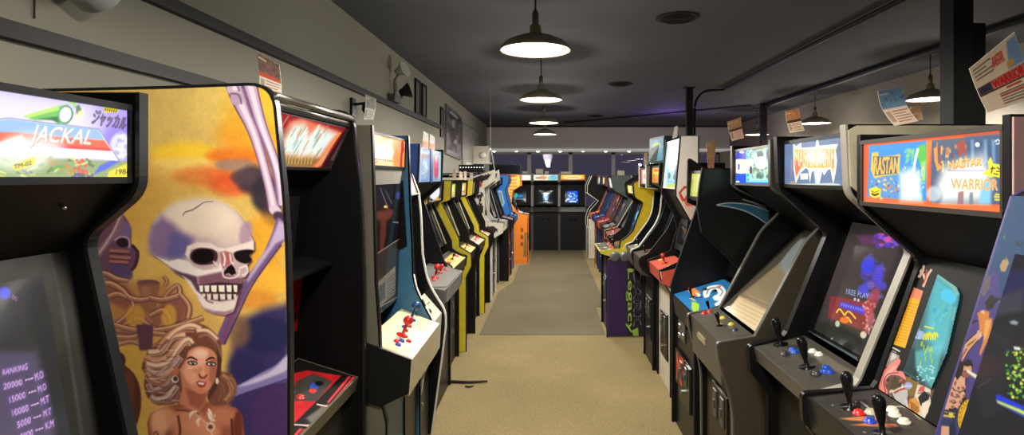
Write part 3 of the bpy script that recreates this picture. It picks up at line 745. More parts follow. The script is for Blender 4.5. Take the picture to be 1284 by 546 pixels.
    # dark figure at the lower left edge
    c.poly([(140, 452), (152, 455), (168, 468), (177, 490), (176, 520), (166, 546), (155, 560), (140, 560)], (86, 48, 40), 4, 1, 3); c.ell(150, 452, 8, 10, (64, 44, 38), 0, 4); c.ell(160, 490, 10, 24, (122, 66, 48), 0, 8, .7)
    # ---- the big skull
    sk = K(28, 260, 22, 200, 40, 140, 80, 90, 140, 52, 210, 34, 290, 34, 350, 52, 400, 90, 440, 140, 462, 190, 474, 215, 474, 250, 455, 270, 462, 296, 445, 315, 448, 345, 440, 365, 422, 372, 420, 400, 408, 440, 398, 480, 385, 515, 350, 530, 300, 522, 260, 505, 236, 470, 228, 440, 215, 400, 180, 375, 130, 345, 110, 322, 70, 290, 44, 275)
    c.poly([(x+2, y+2) for x, y in sk], (80, 44, 56), 4, .9); c.poly(sk, (196, 170, 172), 1.6)
    c.poly(K(60, 120, 140, 60, 240, 42, 330, 50, 400, 100, 445, 170, 455, 215, 400, 225, 340, 235, 300, 205, 220, 195, 150, 180, 90, 190), (224, 200, 184), 24, .95)
    c.ell(*K(250, 110)[0], 44, 22, (238, 218, 196), .1, 26, .8)
    c.poly(K(28, 220, 40, 150, 80, 110, 130, 140, 170, 180, 215, 200, 210, 240, 170, 280, 120, 290, 60, 280, 32, 262), (124, 100, 146), 18, .95)
    c.ell(*K(140, 235)[0], 18, 16, (96, 92, 150), 0, 14, .8); c.ell(*K(70, 210)[0], 12, 20, (146, 112, 146), 0, 12, .7); c.ell(*K(440, 180)[0], 8, 16, (166, 136, 156), .2, 8, .8)
    c.stroke(K(170, 106, 180, 90, 210, 80, 240, 62, 260, 48, 300, 44), [1.2, 1.4, 1.6, 1.5, 1.2, 1], (112, 92, 92), 1)
    # brow, cheekbone
    c.poly(K(180, 270, 188, 235, 230, 218, 290, 222, 320, 240, 350, 245, 400, 232, 470, 212, 474, 250, 440, 246, 390, 262, 360, 262, 310, 256, 250, 240, 205, 250, 195, 290), (236, 216, 208), 4, 1)
    c.poly(K(60, 282, 110, 300, 150, 290, 195, 300, 215, 322, 260, 338, 320, 330, 330, 300, 340, 340, 300, 360, 240, 368, 190, 352, 150, 352, 120, 325), (240, 226, 220), 4)
    c.poly(K(120, 330, 170, 350, 230, 366, 235, 400, 250, 420, 240, 450, 215, 400, 180, 372, 140, 350), (92, 60, 82), 5)
    c.poly(K(168, 360, 205, 385, 225, 425, 265, 450, 255, 470, 225, 440, 190, 390), (226, 208, 206), 4)
    c.poly(K(236, 365, 330, 345, 400, 368, 425, 372, 418, 398, 330, 390, 240, 402), (126, 84, 100), 6)
    # sockets and nose
    c.poly(K(200, 280, 212, 255, 240, 243, 290, 246, 316, 262, 318, 290, 300, 310, 250, 316, 216, 305), (70, 40, 46), 2, 1, 3); c.poly(K(208, 278, 220, 258, 250, 248, 285, 252, 302, 268, 296, 296, 255, 310, 222, 300), (20, 14, 18), 3, 1, 3)
    c.poly(K(390, 262, 420, 252, 460, 250, 472, 258, 455, 274, 464, 296, 440, 310, 410, 302, 392, 285), (24, 16, 20), 2, 1, 3)
    c.poly(K(330, 262, 350, 255, 380, 266, 384, 300, 366, 316, 345, 330, 335, 310), (176, 96, 100), 4); c.stroke(K(342, 262, 350, 290, 345, 320), 2.4, (236, 214, 206), 2); c.stroke(K(372, 268, 376, 300, 388, 312), 2.2, (236, 214, 206), 2)
    c.poly(K(360, 325, 378, 312, 392, 330, 398, 352, 380, 360, 366, 350, 348, 356, 345, 345), (22, 14, 18), 1.6)
    c.stroke(K(340, 340, 345, 365, 375, 372, 405, 362, 412, 335), 2, (232, 212, 206), 2); c.stroke(K(412, 330, 440, 320, 446, 345, 425, 362), 2.4, (236, 220, 214), 2); c.stroke(K(300, 300, 320, 322, 300, 330), 2, (230, 205, 200), 2)
    # teeth
    c.poly(K(236, 400, 330, 388, 425, 396, 408, 440, 390, 462, 330, 470, 270, 462, 245, 436), (60, 34, 42), 3)
    for k, (x0, w) in enumerate(((240, 22), (262, 26), (290, 30), (322, 32), (356, 28), (386, 22))):
        c.poly(K(x0, 404-k*.5, x0+w-5, 402, x0+w-6, 432, x0+3, 430), (244, 232, 216), 1.5, 1); 
    for k, (x0, w) in enumerate(((252, 20), (272, 24), (298, 28), (328, 28), (358, 26), (386, 18))):
        c.poly(K(x0, 438+k*.6, x0+w-5, 438+k*.4, x0+w-6, 464, x0+3, 464), (226, 208, 196), 1.5)
    c.poly(K(235, 455, 270, 468, 330, 476, 392, 466, 402, 450, 394, 490, 384, 512, 350, 526, 300, 520, 262, 502), (232, 214, 206), 5)
    c.poly(K(250, 495, 300, 512, 350, 516, 384, 506, 378, 520, 340, 530, 296, 524), (156, 116, 130), 5); c.stroke(K(262, 452, 276, 470, 300, 478), 1.5, (120, 80, 96), 2)
    # ---- the woman
    sh = Wm(60, 546, 55, 490, 70, 445, 120, 420, 190, 405, 230, 380, 330, 392, 400, 405, 460, 420, 490, 460, 500, 560, 60, 560)
    c.poly(sh, (150, 84, 62), 3, 1)
    c.poly(Wm(40, 200, 60, 160, 100, 130, 140, 80, 200, 44, 260, 30, 320, 45, 370, 85, 392, 130, 395, 200, 390, 255, 440, 265, 465, 320, 450, 380, 400, 412, 340, 400, 300, 300, 240, 300, 230, 400, 180, 395, 110, 410, 60, 380, 40, 320, 46, 270, 30, 240), (116, 68, 52), 3, 1, 2)
    hl = (250, 208, 172); hm = (214, 152, 118); 
    for p, w, col in (((250, 120, 200, 130, 150, 190, 90, 205, 40, 190), 9, hm), ((230, 90, 170, 100, 120, 160, 60, 170), 8, hl), ((270, 60, 220, 60, 160, 90, 110, 150), 9, hm), ((300, 60, 250, 44, 190, 70, 150, 110), 6, hl), ((260, 130, 240, 110, 200, 150, 160, 210, 100, 230, 50, 220), 7, hl),
                      ((210, 190, 160, 250, 100, 270, 50, 240), 7, (206, 166, 158)), ((180, 240, 120, 300, 70, 290, 50, 260), 8, hm), ((170, 290, 130, 330, 80, 340, 60, 310), 7, (190, 150, 140)), ((190, 320, 150, 370, 100, 385, 70, 370), 8, (206, 176, 160)), ((210, 350, 180, 390, 130, 400), 6, (150, 104, 90)),
                      ((290, 100, 330, 90, 370, 130, 388, 190), 5, (150, 104, 88)), ((280, 70, 330, 70, 376, 110), 5, hl), ((395, 270, 430, 300, 440, 350, 410, 390), 6, (176, 128, 96)), ((380, 300, 400, 340, 390, 390), 6, (132, 88, 70)), ((430, 280, 455, 320, 440, 370), 5, (150, 106, 76)), ((352, 330, 372, 370, 360, 400), 4, (120, 80, 64))):
        c.stroke(Wm(*p), w, col, 4, .9); c.stroke([(x, y+2.2) for x, y in Wm(*p)], w*.25, (80, 46, 46), 2, .6)
    for k in range(26):
        a = rng.rand(); x = 60+150*rng.rand(); y = 120+270*rng.rand(); c.stroke(Wm(x+50, y-18, x+15, y+4, x-20, y+2), 1.3, (236, 208, 190) if a > .5 else (108, 64, 66), 1.4, .6)
    c.poly(Wm(205, 260, 215, 330, 200, 400, 235, 420, 290, 440, 320, 400, 335, 330, 300, 300), (196, 122, 94), 4)
    c.poly(Wm(230, 330, 290, 350, 330, 345, 320, 400, 290, 430, 250, 405), (142, 78, 60), 7, .8)
    # shoulders and chest
    c.ell(*Wm(130, 470)[0], 16, 15, (224, 152, 116), .2, 14, .95); c.ell(*Wm(108, 500)[0], 10, 18, (238, 172, 136), 0, 10, .8); c.ell(*Wm(240, 480)[0], 24, 14, (216, 142, 108), .1, 16, .9); c.ell(*Wm(400, 460)[0], 20, 12, (190, 118, 88), .1, 14, .9)
    c.ell(*Wm(280, 530)[0], 30, 14, (214, 140, 106), 0, 16, .9); c.stroke(Wm(185, 430, 250, 436, 290, 450), 2, (120, 60, 46), 3); c.stroke(Wm(196, 455, 205, 520, 200, 560), 2.6, (96, 44, 36), 4); c.stroke(Wm(440, 470, 446, 560), 3, (84, 36, 30), 4); c.ell(*Wm(470, 500)[0], 6, 18, (110, 52, 42), 0, 6)
    # face
    face = Wm(232, 200, 246, 160, 290, 140, 340, 150, 372, 185, 372, 250, 362, 300, 340, 335, 310, 354, 280, 350, 245, 315, 215, 270, 205, 245)
    c.poly(face, (206, 132, 102), 3, 1, 3); c.poly(Wm(240, 205, 250, 170, 290, 150, 330, 160, 330, 215, 300, 230, 250, 250, 225, 250), (236, 176, 146), 9, .9); c.poly(Wm(215, 250, 250, 250, 280, 260, 285, 300, 260, 315, 235, 295), (228, 160, 130), 7, .9)
    c.poly(Wm(345, 200, 372, 200, 370, 270, 350, 320, 338, 290), (160, 92, 72), 6, .8); c.ell(*Wm(300, 172)[0], 9, 5, (246, 196, 168), 0, 7, .8)
    c.stroke(Wm(236, 198, 256, 190, 284, 204), [1.6, 2.4, 1.6], (54, 24, 20), 1.4); c.stroke(Wm(322, 206, 346, 192, 364, 196), [1.6, 2.4, 1.4], (54, 24, 20), 1.4)
    for (x, y) in ((262, 216), (346, 220)):
        c.ell(*Wm(x, y)[0], 6.4, 2.9, (40, 18, 16), .08, 1.6); c.ell(*Wm(x+1, y+1)[0], 4.6, 1.7, (224, 208, 198), .05, 1.2); c.ell(*Wm(x+2, y)[0], 2, 2, (36, 26, 28), 0, 1); c.ell(*Wm(x+3, y-2)[0], .6, .6, (240, 235, 230), 0, .8)
    c.stroke(Wm(306, 215, 312, 250, 318, 272), 2.6, (224, 158, 126), 3, .9); c.stroke(Wm(292, 266, 300, 282, 316, 282, 328, 270), 1.7, (92, 40, 32), 1.8); c.ell(*Wm(308, 262)[0], 3, 3, (226, 160, 130), 0, 3, .8)
    c.poly(Wm(278, 302, 296, 298, 312, 302, 326, 304, 316, 326, 300, 330, 286, 320), (150, 52, 48), 1.8); c.poly(Wm(284, 306, 300, 304, 318, 308, 310, 316, 294, 314), (236, 214, 204), 1.4); c.stroke(Wm(288, 322, 300, 330, 314, 324), 1.6, (196, 96, 88), 1.6)
    c.ell(*Wm(302, 345)[0], 6, 3, (196, 116, 90), 0, 4, .8)
    c.poly(Wm(372, 140, 394, 200, 392, 260, 372, 330, 330, 390, 340, 340, 366, 290, 376, 220), (74, 44, 38), 4, .9)
    c.ell(*Wm(186, 256)[0], 4, 6, (186, 108, 82), .2, 3); c.ell(*Wm(182, 290)[0], 4.4, 4.6, (222, 206, 196), 0, 1.4); c.ell(*Wm(184, 288)[0], 2.9, 3.2, (84, 44, 40), 0, 1.4); c.ell(*Wm(374, 298)[0], 2, 4, (222, 198, 176), 0, 1.6)
    # tooth necklace
    for p in ((250, 470, 256, 445, 282, 436), (290, 505, 286, 480, 300, 466), (352, 462, 342, 440, 334, 424), (365, 480, 345, 470, 330, 440)): c.stroke(Wm(*p), [1.2, 4, 1.6], (232, 204, 180), 1.6)
    c.stroke(Wm(270, 440, 310, 480, 340, 490, 366, 450), 1.6, (210, 176, 150), 1.4); c.ell(*Wm(344, 508)[0], 6, 6, (214, 178, 150), 0, 2); c.ell(*Wm(344, 508)[0], 3, 3, (120, 60, 50), 0, 1.6); c.stroke(Wm(344, 520, 352, 550), 2.2, (214, 178, 150), 2)
    c.stroke(Wm(84, 540, 96, 530, 106, 545), 2, (120, 66, 60), 2)
    c.noise(.03, 160, 9)

def jackal_marquee(c):
    J = crop(0, 90, 3.64)
    c.fill((226, 220, 250))
    c.poly(J(-900, -100, 700, 100, 700, 560, 470, 560, 440, 260, 400, 130), (176, 158, 236), 60)
    c.ell(*J(560, 300)[0], 26, 20, (150, 128, 220), 0, 20); c.ell(*J(545, 340)[0], 14, 17, (214, 214, 228), 0, 6)
    for k in range(18): c.ell(*J(515+rng.rand()*70, 280+rng.rand()*120)[0], 3+2*rng.rand(), 3, (236, 234, 244) if k % 2 else (172, 168, 206), 0, 3, .8)
    c.poly(J(-700, 385, 40, 380, 330, 400, 590, 410, 590, 500, -700, 500), (150, 168, 118), 5)
    for k in range(120):
        x, y = -500+rng.rand()*900, 385+rng.rand()*95; col = ((92, 110, 70), (196, 206, 96), (214, 140, 60), (108, 168, 84), (230, 232, 150), (90, 86, 150))[rng.randint(6)]
        c.stroke(J(x, y, x+14+30*rng.rand(), y+rng.randint(-24, 24)), 1.5+2.5*rng.rand(), col, 1.5, .85)
    for k in range(26):
        c.ell(*J(330+rng.rand()*60, 400+rng.rand()*70)[0], 1.6, 1.6, (214, 100, 84), 0, 1.4)
    c.poly(J(420, 470, 445, 430, 520, 395, 540, 410, 470, 450), (92, 108, 216), 3); c.poly(J(480, 485, 490, 455, 560, 425, 592, 408, 592, 490), (238, 216, 70), 3, 1); c.text('1986', J(520, 470, 585, 468, 585, 443, 524, 446), (50, 44, 40))
    # barrel
    c.poly(J(100, 205, 255, 158, 300, 150, 330, 190, 300, 240, 260, 238, 230, 220, 150, 222), (112, 190, 92), 2); c.stroke(J(110, 205, 200, 180, 260, 166), 5, (190, 232, 110), 3); c.poly(J(170, 215, 255, 205, 262, 236, 230, 222), (40, 110, 60), 3)
    c.ell(*J(292, 196)[0], 9, 11.5, (60, 120, 84), .25, 1.5); c.ell(*J(290, 196)[0], 7.6, 10, (226, 238, 246), .25, 1.5); c.stroke(J(310, 140, 332, 145, 330, 165), 3, (150, 214, 110), 2)
    c.poly(J(338, 160, 352, 150, 364, 172, 352, 200, 340, 190), (92, 124, 84), 3); c.poly(J(350, 180, 376, 178, 366, 210, 340, 214), (238, 232, 170), 4)
    # banner
    c.poly(J(-250, 240, 30, 213, 445, 262, 535, 408, 300, 385, -300, 372), (245, 246, 250), 1.5); c.poly(J(-250, 250, 30, 216, 443, 264, 470, 312, 250, 296, -250, 276), (150, 186, 236), 2)
    c.poly(J(-250, 276, 60, 276, 250, 296, 470, 314, 502, 362, 250, 345, -250, 330), (232, 104, 72), 2); c.poly(J(-250, 320, 250, 336, 492, 350, 502, 362, 250, 348, -250, 336), (214, 66, 70), 3)
    c.poly(J(-100, 350, 90, 290, 110, 320, 110, 350), (252, 252, 250), 6)
    c.stroke(J(-250, 238, 30, 212, 445, 262, 536, 408), 1, (90, 84, 120), 1, .8, 0)
    c.ell(*J(150, 340)[0], 36, 14, (255, 255, 255), .1, 22, .8); c.ell(*J(60, 400)[0], 40, 14, (250, 255, 240), .1, 16, .7)  # soft white blobs paint the backlight's blown-out glare into the marquee
    Q = J(120, 345, 395, 350, 428, 270, 150, 240)
    c.text('JACKAL', [(x+1.2, y+1.4) for x, y in Q], (206, 170, 160), .9); c.text('JACKAL', Q, (255, 255, 250))
    c.text('ジャッカル', J(408, 240, 560, 268, 578, 210, 428, 172), (66, 54, 92), 1, 1); c.text('ジャッカル', J(412, 238, 562, 264, 576, 214, 430, 178), (126, 108, 120))
    c.rect(*J(466, 158)[0], *J(530, 186)[0], (224, 206, 50)); [c.stroke(J(470+k*10, 178+k*1.6, 476+k*10, 166+k*1.6), 1.4, (90, 78, 20), 1) for k in range(6)]
    c.poly(J(45, 430, 140, 388, 158, 398, 145, 425, 60, 455), (232, 220, 110), 1.5); c.text('TM-02', J(55, 447, 135, 424, 135, 406, 55, 425), (70, 60, 40))
    c.rect(*J(594, 180)[0], *J(620, 500)[0], (206, 216, 206)); c.rect(*J(596, 300)[0], *J(606, 335)[0], (70, 84, 130))

# ================================================================== LEFT ROW
GL = 'arcade cabinets in the left row'
# ---- 1: nearest, war game marquee
c1 = Cab('L', .44, 1.105, 'black cabinet at the left edge with bright JACKAL marquee and purple ranking screen', GL, 1.48)
c1.sides([(.80, 0), (.80, .76), (.62, .82, .03), (.60, .93, .03), (.785, 1.02, .03), (.80, 1.145), (.883, 1.525, .03), (.78, 1.612, .03), (.78, 1.80, .03)], BLACK, mat('inner_black', (13, 12, 12), .55), trim=mat('trim_black_gloss', (26, 26, 27), .25))
c1.inner(.83, (.61, .925), (.80, .985), (.835, 1.05), (.915, 1.50), (.797, 1.632), (.797, 1.772), bez=mat('bezel_grey_black', (34, 33, 32), .3), over=False)
m = c1.marquee(1.25, 420, 100, px=True, frame=SATIN, fr=.008); jackal_marquee(m); m.done()
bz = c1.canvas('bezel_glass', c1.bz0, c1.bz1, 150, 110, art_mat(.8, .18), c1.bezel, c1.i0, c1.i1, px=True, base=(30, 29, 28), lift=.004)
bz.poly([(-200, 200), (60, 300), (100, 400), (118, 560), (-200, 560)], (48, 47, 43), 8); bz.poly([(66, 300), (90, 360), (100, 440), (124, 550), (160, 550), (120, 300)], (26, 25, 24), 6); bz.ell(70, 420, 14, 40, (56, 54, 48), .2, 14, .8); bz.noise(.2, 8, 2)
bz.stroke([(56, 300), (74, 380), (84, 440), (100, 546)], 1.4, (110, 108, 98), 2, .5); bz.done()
scn = c1.canvas('screen', tuple(np.array(c1.bz0)+(np.array(c1.bz1)-np.array(c1.bz0))*.0), tuple(np.array(c1.bz0)+(np.array(c1.bz1)-np.array(c1.bz0))*.92), 300, 300, glow_mat(1.0, .12), c1.bezel, .52, 1.02, px=True, base=(40, 39, 36), lift=.007, bulge=.008)
X = crop(0, 440, 5.155)
scn.poly([(-300, 440), (40, 440), (66, 560), (-300, 560)], (84, 74, 98), 14); scn.poly([(-300, 300), (20, 330), (40, 440), (-300, 440)], (50, 48, 44), 20)
scn.ell(0, 369, 8, 8, (60, 70, 226), 0, 4); scn.text('00', [(9, 376), (15, 380), (16, 374), (10, 370)], (214, 120, 214))
pk, hl_ = (250, 196, 252), (126, 92, 168)
for (s_, q) in (('RANKING', (-30, 170, 140, 128, 140, 90, -30, 132)), ('20000', (-25, 262, 102, 230, 100, 192, -27, 222)), ('M.O', (192, 205, 250, 180, 242, 135, 186, 156)), ('15000', (15, 348, 124, 312, 120, 272, 8, 310)), ('M.O', (212, 282, 268, 256, 262, 215, 206, 238)),
                ('10000', (34, 434, 144, 398, 140, 355, 28, 394)), ('M.T', (230, 360, 286, 336, 282, 292, 224, 318)), ('5000', (66, 512, 158, 476, 155, 434, 62, 470)), ('M.T', (246, 440, 300, 416, 296, 374, 242, 396)), ('3000', (88, 590, 172, 560, 170, 515, 84, 550)), ('K.M', (262, 518, 316, 496, 312, 452, 256, 474))):
    Q = X(*q); scn.poly(Q, hl_, 10, .8)
for (s_, q) in (('RANKING', (-30, 170, 140, 128, 140, 90, -30, 132)), ('20000', (-25, 262, 102, 230, 100, 192, -27, 222)), ('M.O', (192, 205, 250, 180, 242, 135, 186, 156)), ('15000', (15, 348, 124, 312, 120, 272, 8, 310)), ('M.O', (212, 282, 268, 256, 262, 215, 206, 238)),
                ('10000', (34, 434, 144, 398, 140, 355, 28, 394)), ('M.T', (230, 360, 286, 336, 282, 292, 224, 318)), ('5000', (66, 512, 158, 476, 155, 434, 62, 470)), ('M.T', (246, 440, 300, 416, 296, 374, 242, 396)), ('3000', (88, 590, 172, 560, 170, 515, 84, 550)), ('K.M', (262, 518, 316, 496, 312, 452, 256, 474))):
    scn.text(s_, X(*q), pk, 1)
for q in ((122, 200, 180, 184), (142, 282, 200, 264), (160, 364, 216, 345), (176, 444, 232, 425), (190, 524, 246, 506)):
    for k in range(3):
        x = q[0]+(q[2]-q[0])*k/3; y = q[1]+(q[3]-q[1])*k/3; scn.stroke(X(x, y, x+15, y-5), 1.7, pk, .8)
scn.done()
for u, v in ((.2, .45), (.62, .45)): c1.stick(u, v, (24, 24, 24), True)
for u in (.34, .42, .76, .84): c1.button(u, .5, (220, 210, 200))
for (w_, d_) in ((.7, .83), (.98, .83)):
    bm = bmesh.new(); b_lathe(bm, [(0, 0), (.005, 0), (.004, -.004), (0, -.005)], 10, c1.P(d_, w_, 1.589)); link('screw', bm, CHROME, c1.spk, True)
# ---- 2: skull side art
c2 = Cab('L', 1.63, 2.30, 'tall cabinet whose golden side shows a giant skull, bones and a blonde woman', GL, 1.46)
c2.sides([(.742, 0), (.742, 1.2), (.749, 1.463), (.757, 1.586), (.773, 1.75), (.788, 1.905, .07), (1.1, 1.893), (1.44, 1.885)], BLACK, mat('inner_black', (13, 12, 12), .55), trim=mat('trim_black_gloss', (26, 26, 27), .25), tw=.026)
c2.inner(.80, (.762, .845), (1.0, .92), (1.02, .95), (.95, 1.60), (.878, 1.672), (.80, 1.845), bez=mat('bezel_black', (14, 14, 14), .35), spk=mat('speaker_black', (12, 12, 12), .5), cph=.055, cpm=mat('panel_edge_olive', (84, 80, 62), .4))
sa = c2.sidecanvas('side_art', c2.a, .742, 1.46, .80, 1.906, 400, 600, art_mat(1.2, .42), c2.near, outline=c2.pn, shrink=.0015); skull_art(sa); sa.done()
m = c2.marquee(1.15, 120, 60, px=True, frame=mat('marquee_rail', (44, 42, 40), .4), fr=.006)
M_ = crop(340, 120, 5.458)
m.fill((120, 22, 26)); m.poly(M_(-200, 60, 140, 90, 500, 240, 540, 300, 400, 520, -200, 520), (150, 26, 30), 8)
m.poly(M_(120, 175, 200, 150, 470, 250, 340, 470, 290, 515, -100, 480, 60, 290), (226, 120, 84), 6)
m.poly(M_(150, 195, 220, 190, 250, 270, 320, 210, 440, 260, 320, 420, 60, 400, 90, 300), (226, 236, 226), 12)
for k in range(60):
    x, y = 70+rng.rand()*330, 190+rng.rand()*240; col = ((150, 190, 170), (240, 245, 240), (214, 110, 70), (120, 150, 140), (250, 250, 245), (214, 190, 130))[rng.randint(6)]
    m.stroke(M_(x, y, x-36, y+60), .8+1.2*rng.rand(), col, 1.2, .7)
m.poly(M_(-100, 430, 80, 415, 330, 430, 270, 490, -100, 490), (122, 96, 40), 8, .8)
for k in range(9): m.stroke(M_(90+k*22, 470, 100+k*22, 410), 1.2, (226, 196, 110), 1.2, .8)
m.stroke(M_(470, 250, 350, 420, 290, 515), 2.2, (240, 150, 70), 1.6); m.poly(M_(500, 230, 560, 260, 430, 520, 320, 520), (44, 12, 14), 4); m.poly(M_(480, 300, 505, 312, 430, 445, 400, 440), (120, 90, 90), 3, .6)
m.stroke(M_(130, 110, 60, 220), 1.6, (200, 120, 110), 1.4); m.done()
# chrome cornice above the marquee
for k, (d_, z_, r_) in enumerate(((.79, 1.872, .012), (.797, 1.852, .006))):
    bm = bmesh.new(); b_tube(bm, [c2.P(d_, c2.i0, z_), c2.P(d_, c2.i1, z_)], r_, 10); link('cornice_rail', bm, mat('chrome_dark', (150, 146, 136), .3, .9), c2.root, True)
ov = c2.overlay(150, 110, .9, px=True, base=(26, 24, 24)); O = crop(360, 440, 5.155)
ov.poly(O(-200, 200, 130, 130, 350, 165, 170, 350, 30, 490, -200, 560), (196, 34, 38), 2); ov.poly(O(60, 200, 170, 150, 290, 200, 250, 260, 190, 330, 20, 330), (70, 66, 62), 4); ov.poly(O(250, 160, 345, 165, 300, 210), (206, 36, 42), 2)
for k in range(4): ov.poly(O(395+k*27, 168+k*4, 412+k*27, 172+k*4, 278+k*27-12, 345+k*5, 258+k*24, 335+k*8), (226, 60, 66), 1)
for k in range(4): ov.poly(O(80+k*30, 505+k*4, 100+k*30, 510+k*4, 20+k*30, 600, 0+k*30, 600), (226, 60, 66), 1)
ov.poly(O(120, 440, 230, 360, 290, 385, 215, 485, 150, 470), (104, 98, 92), 5); ov.stroke(O(190, 350, 250, 362, 340, 372), 1.6, (226, 206, 200), 1.2); ov.stroke(O(20, 480, 130, 488, 220, 500), 1.6, (226, 206, 200), 1.2); ov.poly(O(250, 350, 320, 372, 290, 380), (230, 150, 150), 1.5); ov.poly(O(100, 485, 160, 480, 140, 500), (236, 170, 160), 1.5)
ov.ell(*O(175, 235)[0], 6, 4.5, (60, 90, 200), 0, 2); ov.ell(*O(165, 262)[0], 5, 3, (220, 70, 60), 0, 2); ov.ell(*O(205, 215)[0], 5, 3, (24, 24, 26), 0, 2); ov.noise(.15, 10, 5); ov.done()
c2.stick(.38, .62, (24, 23, 23), True, .8)
for u, v, cc in ((.55, .6, (60, 90, 205)), (.52, .42, (210, 60, 52)), (.6, .74, (26, 26, 28))): c2.button(u, v, cc, .012)
rd = c2.canvas('inner_art', (1.012, 1.03), (.985, 1.27), 40, 30, art_mat(.9, .4), c2.bezel, c2.i0, c2.i1, base=(150, 18, 26), lift=.006)
rd.poly([(0, 0), (1, .2), (1, .35), (0, .3)], (40, 10, 12), 3); rd.poly([(.2, .5), (.8, .9), (.7, 1), (.2, .7)], (196, 30, 40), 3); rd.done()
c2.slab('inner_shelf', (.99, 1.33), (.86, 1.30), c2.i0, c2.i1, .012, SATIN)
sc_ = c2.screen(.55, .95, .15, .85, .35); sc_.noise(.5, 6, 3); sc_.done()
# ---- 3: tan control panel, orange marquee
BLUE3 = mat('laminate_teal_blue', (52, 104, 138), .4)
c3 = Cab('L', 2.38, 3.01, 'blue sided cabinet with orange white marquee, tan panel and red and blue ball joysticks', GL, 1.46)
c3.sides([(.68, 0), (.68, .62), (.70, .70), (.71, 1.0), (.725, 1.2), (.732, 1.5), (.742, 1.855, .04)], mat('laminate_grey_olive', (92, 88, 76), .4),
         mat('laminate_teal_blue', (52, 104, 138), .4), trim=SATIN, out_far=[(.68, 0), (.68, .62), (.62, .72), (.604, .865, .02), (.655, .96, .08), (.715, 1.08, .1), (.722, 1.3), (.732, 1.5), (.742, 1.855, .04)])
c3.far.data.materials[0] = BLUE3
bm = None
c3.trim([(.68, .55), (.62, .72), (.604, .865), (.63, .92), (.665, .98), (.70, 1.06), (.717, 1.14), (.722, 1.3)], c3.b-.01, WHITEP, c3.far, .024, .004)
c3.trim([(.722, 1.3), (.732, 1.5), (.742, 1.83)], c3.b-.01, SATIN, c3.far, .024, .005)
c3.prism('inner_liner', [(.745, 1.28), (.765, 1.62), (.9, 1.62), (.9, 1.2)], c3.b-.03, c3.b-.021, SATIN)
c3.inner(.70, (.577, .875), (.775, .955), (.80, 1.0), (.775, 1.605), (.762, 1.685), (.757, 1.83), front=BLUE3, bez=mat('bezel_smoke_glass', (22, 22, 23), .12), spk=mat('panel_grey_beige', (150, 146, 136), .45), cph=.15, coin=False, cpm=mat('panel_tan_edge', (186, 172, 138), .4))
m = c3.marquee(1.1, 120, 70, px=True, frame=SATIN, fr=.006); M_ = crop(460, 155, 9.1)
m.fill((252, 222, 160)); m.poly(M_(280, 100, 440, 170, 440, 520, 300, 500), (248, 160, 70), 14); m.ell(*M_(150, 330)[0], 16, 10, (255, 252, 236), 0, 12); m.rect(*M_(70, 250)[0], *M_(255, 380)[0], (255, 255, 252))
m.poly(M_(385, 210, 410, 200, 420, 300, 400, 360, 396, 500, 370, 490, 372, 400, 385, 300), (196, 26, 26), 2); [m.stroke(M_(34+k*27, 402+k*3.4, 50+k*27, 396+k*3.6), 1.1, (130, 70, 40), 1) for k in range(12)]; m.rect(*M_(35, 145)[0], *M_(68, 165)[0], (80, 40, 30)); m.ell(*M_(215, 165)[0], 7, 3, (240, 180, 96), .1, 3); m.ell(*M_(330, 380)[0], 3.5, 7, (236, 150, 60), 0, 2); m.stroke(M_(105, 420, 98, 455), 1.2, (200, 100, 40), 1)
m.done()
bz = c3.canvas('bezel_glass', c3.bz0, c3.bz1, 90, 180, art_mat(.9, .12), c3.bezel, c3.i0, c3.i1, px=True, base=(20, 20, 21), lift=.004); B_ = crop(455, 215, 2.953)
bz.poly(B_(40, 310, 160, 230, 165, 450, 40, 540), (52, 47, 42), 2); bz.poly(B_(48, 415, 118, 350, 118, 452, 46, 512), (126, 118, 106), 1.5); bz.poly(B_(56, 428, 80, 408, 80, 470, 56, 490), (86, 84, 80), 2)
for k in range(7): bz.stroke(B_(86, 405+k*11, 114, 380+k*11), .8, (70, 64, 60), .8)
bz.poly(B_(40, 150, 110, 140, 108, 165, 84, 185, 82, 240, 70, 300, 58, 300, 62, 190, 42, 170), (98, 46, 34), 4, .9); bz.ell(*B_(82, 131)[0], 2.6, 1.6, (250, 200, 90), 0, 1.5); bz.stroke(B_(60, 60, 80, 110, 90, 140), .9, (110, 110, 130), 1); bz.stroke(B_(80, 70, 105, 120), .9, (96, 96, 110), 1); bz.ell(*B_(128, 90)[0], 3, 5, (50, 60, 130), 0, 2); bz.stroke(B_(108, 188, 130, 190), 1.4, (130, 130, 130), 1); bz.stroke(B_(42, 310, 160, 232), 1, (150, 140, 124), 1); bz.stroke(B_(42, 512, 158, 448), 1, (170, 160, 140), 1)
bz.done()
ov = c3.overlay(110, 80, 1.0, base=(222, 206, 160)); ov.noise(.12, 8, 3)
ov.rect(.03, .05, .97, .95, (226, 210, 164), 1); ov.rect(.05, .1, .95, .9, (212, 194, 146)); ov.rect(.07, .13, .93, .87, (226, 212, 168)); ov.rect(.62, .08, .95, .42, (196, 184, 112), 3, .6)
for k in range(6): ov.rect(.08+.03*k, .3+.1*(k % 3), .2+.03*k, .36+.1*(k % 3), (236, 228, 200), 2, .7)
for k in range(5): ov.rect(.66, .12+.055*k, .92, .14+.055*k, (150, 132, 84), 1, .7)
for k in range(4): ov.rect(.06, .12+.05*k, .18, .14+.05*k, (120, 100, 80), 1, .7)
ov.done()
c3.prism('panel_end_cap', [(.575, .885), (.80, .968), (.80, .72), (.70, .69), (.585, .745)], c3.a-.012, c3.a-.001, mat('end_cap_black', (16, 16, 15), .5), c3.cp)
c3.slab('coin_panel', (.692, .08), (.692, .60), 2.74, 2.97, .008, SATIN)
